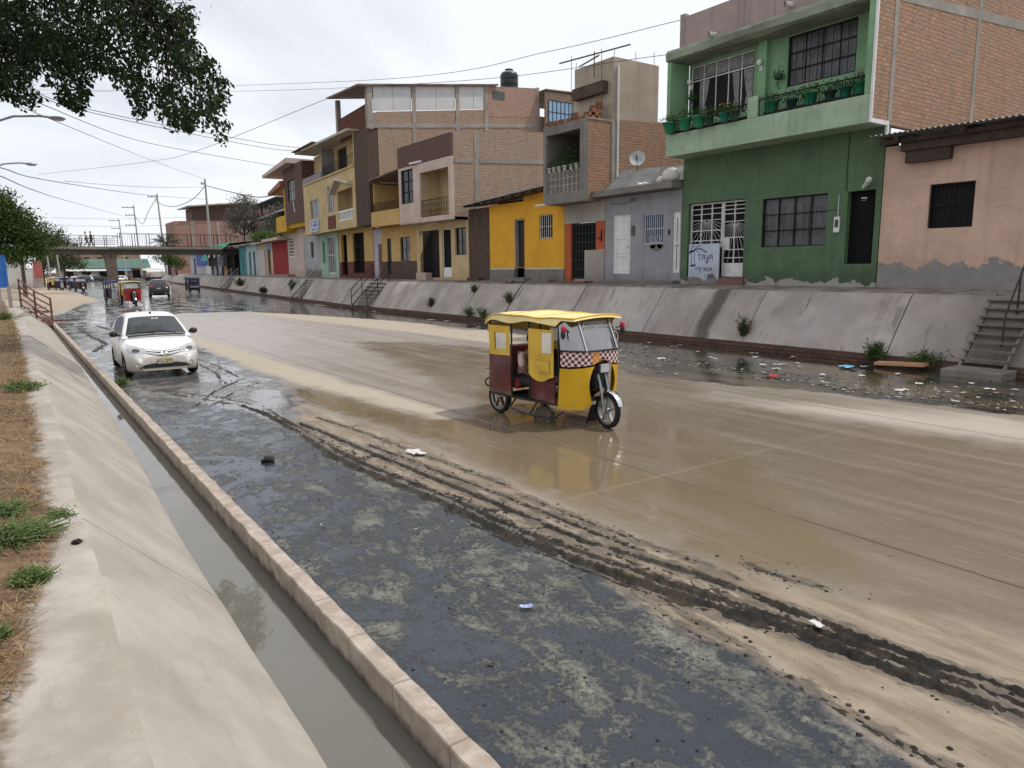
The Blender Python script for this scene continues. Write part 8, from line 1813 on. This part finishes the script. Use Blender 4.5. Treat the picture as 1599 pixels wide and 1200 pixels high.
for a in (('feathery pale weed growing from the slope joint below the green house', 17.85, 13.55, .35, .6, 46, .34, LEAF_OLIVE), ('lush green weed tuft at the slope foot beside the orange board', 17.4, 9.3, .12, .45, 80, .36, LEAF_MID), ('low green weed strip between the orange board and the timber stair', 17.4, 8.1, .12, .3, 50, .5, LEAF_MID),
          ('dark weed clump in the middle of the slope joint right of the railed stair', 17.95, 33.0, .45, .5, 60, .32, LEAF_OLIVE), ('thin weed at the joint top below the cream house corner', 18.5, 29.7, 1.3, .4, 36, .2, LEAF_OLIVE), ('weed hanging in the slope joint left of the mototaxi roof', 18.2, 26.3, .9, .5, 40, .25, LEAF_OLIVE),
          ('grassy weed pair at the slope foot left of the mototaxi, left one', 17.55, 28.6, .2, .5, 40, .4, LEAF_WEED), ('grassy weed pair at the slope foot left of the mototaxi, right one', 17.55, 27.4, .2, .5, 40, .4, LEAF_WEED), ('big dark bush spilling down the far slope below the teal shack', 20.6, 80.5, .75, .9, 90, .7, LEAF_OLIVE),
          ('small dark bush low on the far slope left of the pale railed stair', 19.9, 69.5, .3, .6, 60, .5, LEAF_OLIVE), ('upright weed in the slope joint beside the pale railed stair', 19.7, 60.5, .7, 1.0, 50, .4, LEAF_OLIVE), ('little weed rooted at the kerb in front of the white hatchback', 1.78, 17.2, .0, .22, 26, .22, LEAF_WEED)):
    weed(*a, group='weeds on the canal slopes', tall=True, sz=.13 if a[2] < 40 else .24)
VERGE_LEAF = leafmat('verge_leaf', (0.075, 0.125, 0.04), (0.20, 0.25, 0.10), .25)
for a in (('largest green weed patch on the verge at the left edge', -.17, 5.25, .82, .07, 520, .34), ('round green weed clump alone on the bare concrete verge', -.05, 4.45, .81, .06, 200, .13), ('smaller green weed patch merging with the far side of the largest one', -.2, 5.85, .82, .06, 260, .24), ('weed sprig at the very bottom left of the verge', -.22, 3.8, .82, .06, 120, .10),
          ('trailing weed stem lying across the concrete lip', .14, 5.62, .80, .03, 60, .12), ('green weed row crossing the verge in the middle distance', .05, 12.1, .82, .09, 200, .3), ('green grass patch by the white posts', -.15, 30.6, .83, .3, 160, .8), ('small sprig at the channel edge halfway down the slope', 1.2, 5.3, -.2, .07, 70, .12)):
    weed(*a, mat=VERGE_LEAF, group='green weeds on the left verge', sz=.019 if a[2] < 8 else .04)
mb = MB()
for k in range(7000):
    y = 3.0 + 27 * random.random() ** 1.5; x = dirt_edge(y) - abs(random.gauss(0, .28)) + .02
    if 4.3 < y < 6.0 and random.random() < .6: continue
    if mnoise.noise((x * 2.5, y * 1.2, 3)) < -.15 and random.random() < .8: continue
    a = random.uniform(0, 6.283); l_ = random.uniform(.02, .08) * (1 + y * .03); e = random.uniform(-.05, .6); b = Vector((x, y, .835)); d = Vector((math.cos(a), math.sin(a), e)).normalized() * l_; s_ = Vector((-math.sin(a), math.cos(a), 0)) * random.uniform(.0015, .004) * (1 + y * .05)
    mb.face([b - s_, b + s_, b + d + s_ * .4, b + d - s_ * .4])
struct(mb, 'dry_grass', STRAW, kind='stuff')
def lump(name, label, cat, x, y, z, r, mat, group=None, flat=.5, n=9, jit=.3):
    mb = MB(); mb.ball((0, 0, r * flat * .55), (r, r * random.uniform(.5, .8), r * flat), n, 6, jit=jit); o = mb.build(name, mat); o.location = (x, y, z); o.rotation_euler = (0, 0, random.uniform(0, 6.28)); return tag(o, label, cat, group)
def sheet(name, label, cat, x, y, z, a, b, mat, group=None):
    mb = MB(); mb.grid([[(a * (u - .5) + random.uniform(-.1, .1) * a, b * (v - .5) + random.uniform(-.1, .1) * b, .012 + random.uniform(0, .22) * min(a, b)) for u in np.linspace(0, 1, 5)] for v in np.linspace(0, 1, 4)]); o = mb.build(name, mat); o.location = (x, y, z); o.rotation_euler = (0, 0, random.uniform(0, 6.28)); return tag(o, label, cat, group)
LITW = simple('white_plastic_film', (.55, .55, .54), .5, var=.1)
sheet('plastic_bag', 'sky blue plastic bag in the right gutter', 'bag', 16.2, 9.3, .01, .42, .28, simple('sky_blue_plastic', (.16, .42, .62), .5)); sheet('wrapper', 'red scrap of wrapper in the right gutter', 'litter', 13.7, 9.6, .01, .36, .2, simple('red_plastic', (.42, .03, .03), .5))
mb = MB(); mb.box(-.55, -.16, 0, .55, .16, .07); o = mb.build('foam_board', simple('orange_foam', (.50, .27, .15), .8)); o.location = (17.1, 8.5, .08); o.rotation_euler = (0, .05, R(95)); tag(o, 'pale orange foam board lying at the slope foot', 'board')
sheet('wrapper', 'blue and white crumpled wrapper on the black pool', 'litter', 2.86, 3.95, .01, .09, .05, simple('blue_white_plastic', (.30, .36, .60), .5, var=.5, sc_=30)); sheet('paper', 'flat pale sheet of paper beside the mud ruts', 'litter', 4.25, 8.35, .015, .26, .16, LITW)
sheet('wrapper', 'white scrap pressed in the mud rut at lower right', 'litter', 4.28, 2.55, .03, .10, .05, LITW); lump('dropping', 'dark dried clod on the concrete verge near the lip', 'clod', .20, 4.98, .80, .035, MUD); lump('mud_clod', 'large black clod on the pool near the kerb left of the ruts', 'clod', 2.55, 9.2, .0, .09, MUD)
for k in range(34):
    y = 5 + 12 * random.random(); x = 13.6 + 3.4 * random.random(); sheet('litter_scrap', 'small white scrap of litter in the dirty right gutter', 'litter', x, y, .008, random.uniform(.08, .22), random.uniform(.06, .14), LITW, 'white litter in the right gutter')
for k in range(16):
    y = 20 + 30 * random.random(); x = 16.3 + random.random() + bxf(y); sheet('litter_scrap', 'pale scrap of litter along the foot of the far slope', 'litter', x, y, .008, random.uniform(.15, .35), random.uniform(.1, .2), LITW, 'white litter along the slope foot')
for k in range(10):
    y = 4 + 9 * random.random(); x = 1.9 + 1.5 * random.random(); sheet('litter_scrap', 'tiny pale scrap floating on the black pool', 'litter', x, y, .006, random.uniform(.015, .035), random.uniform(.01, .02), LITW, 'scraps on the black pool')
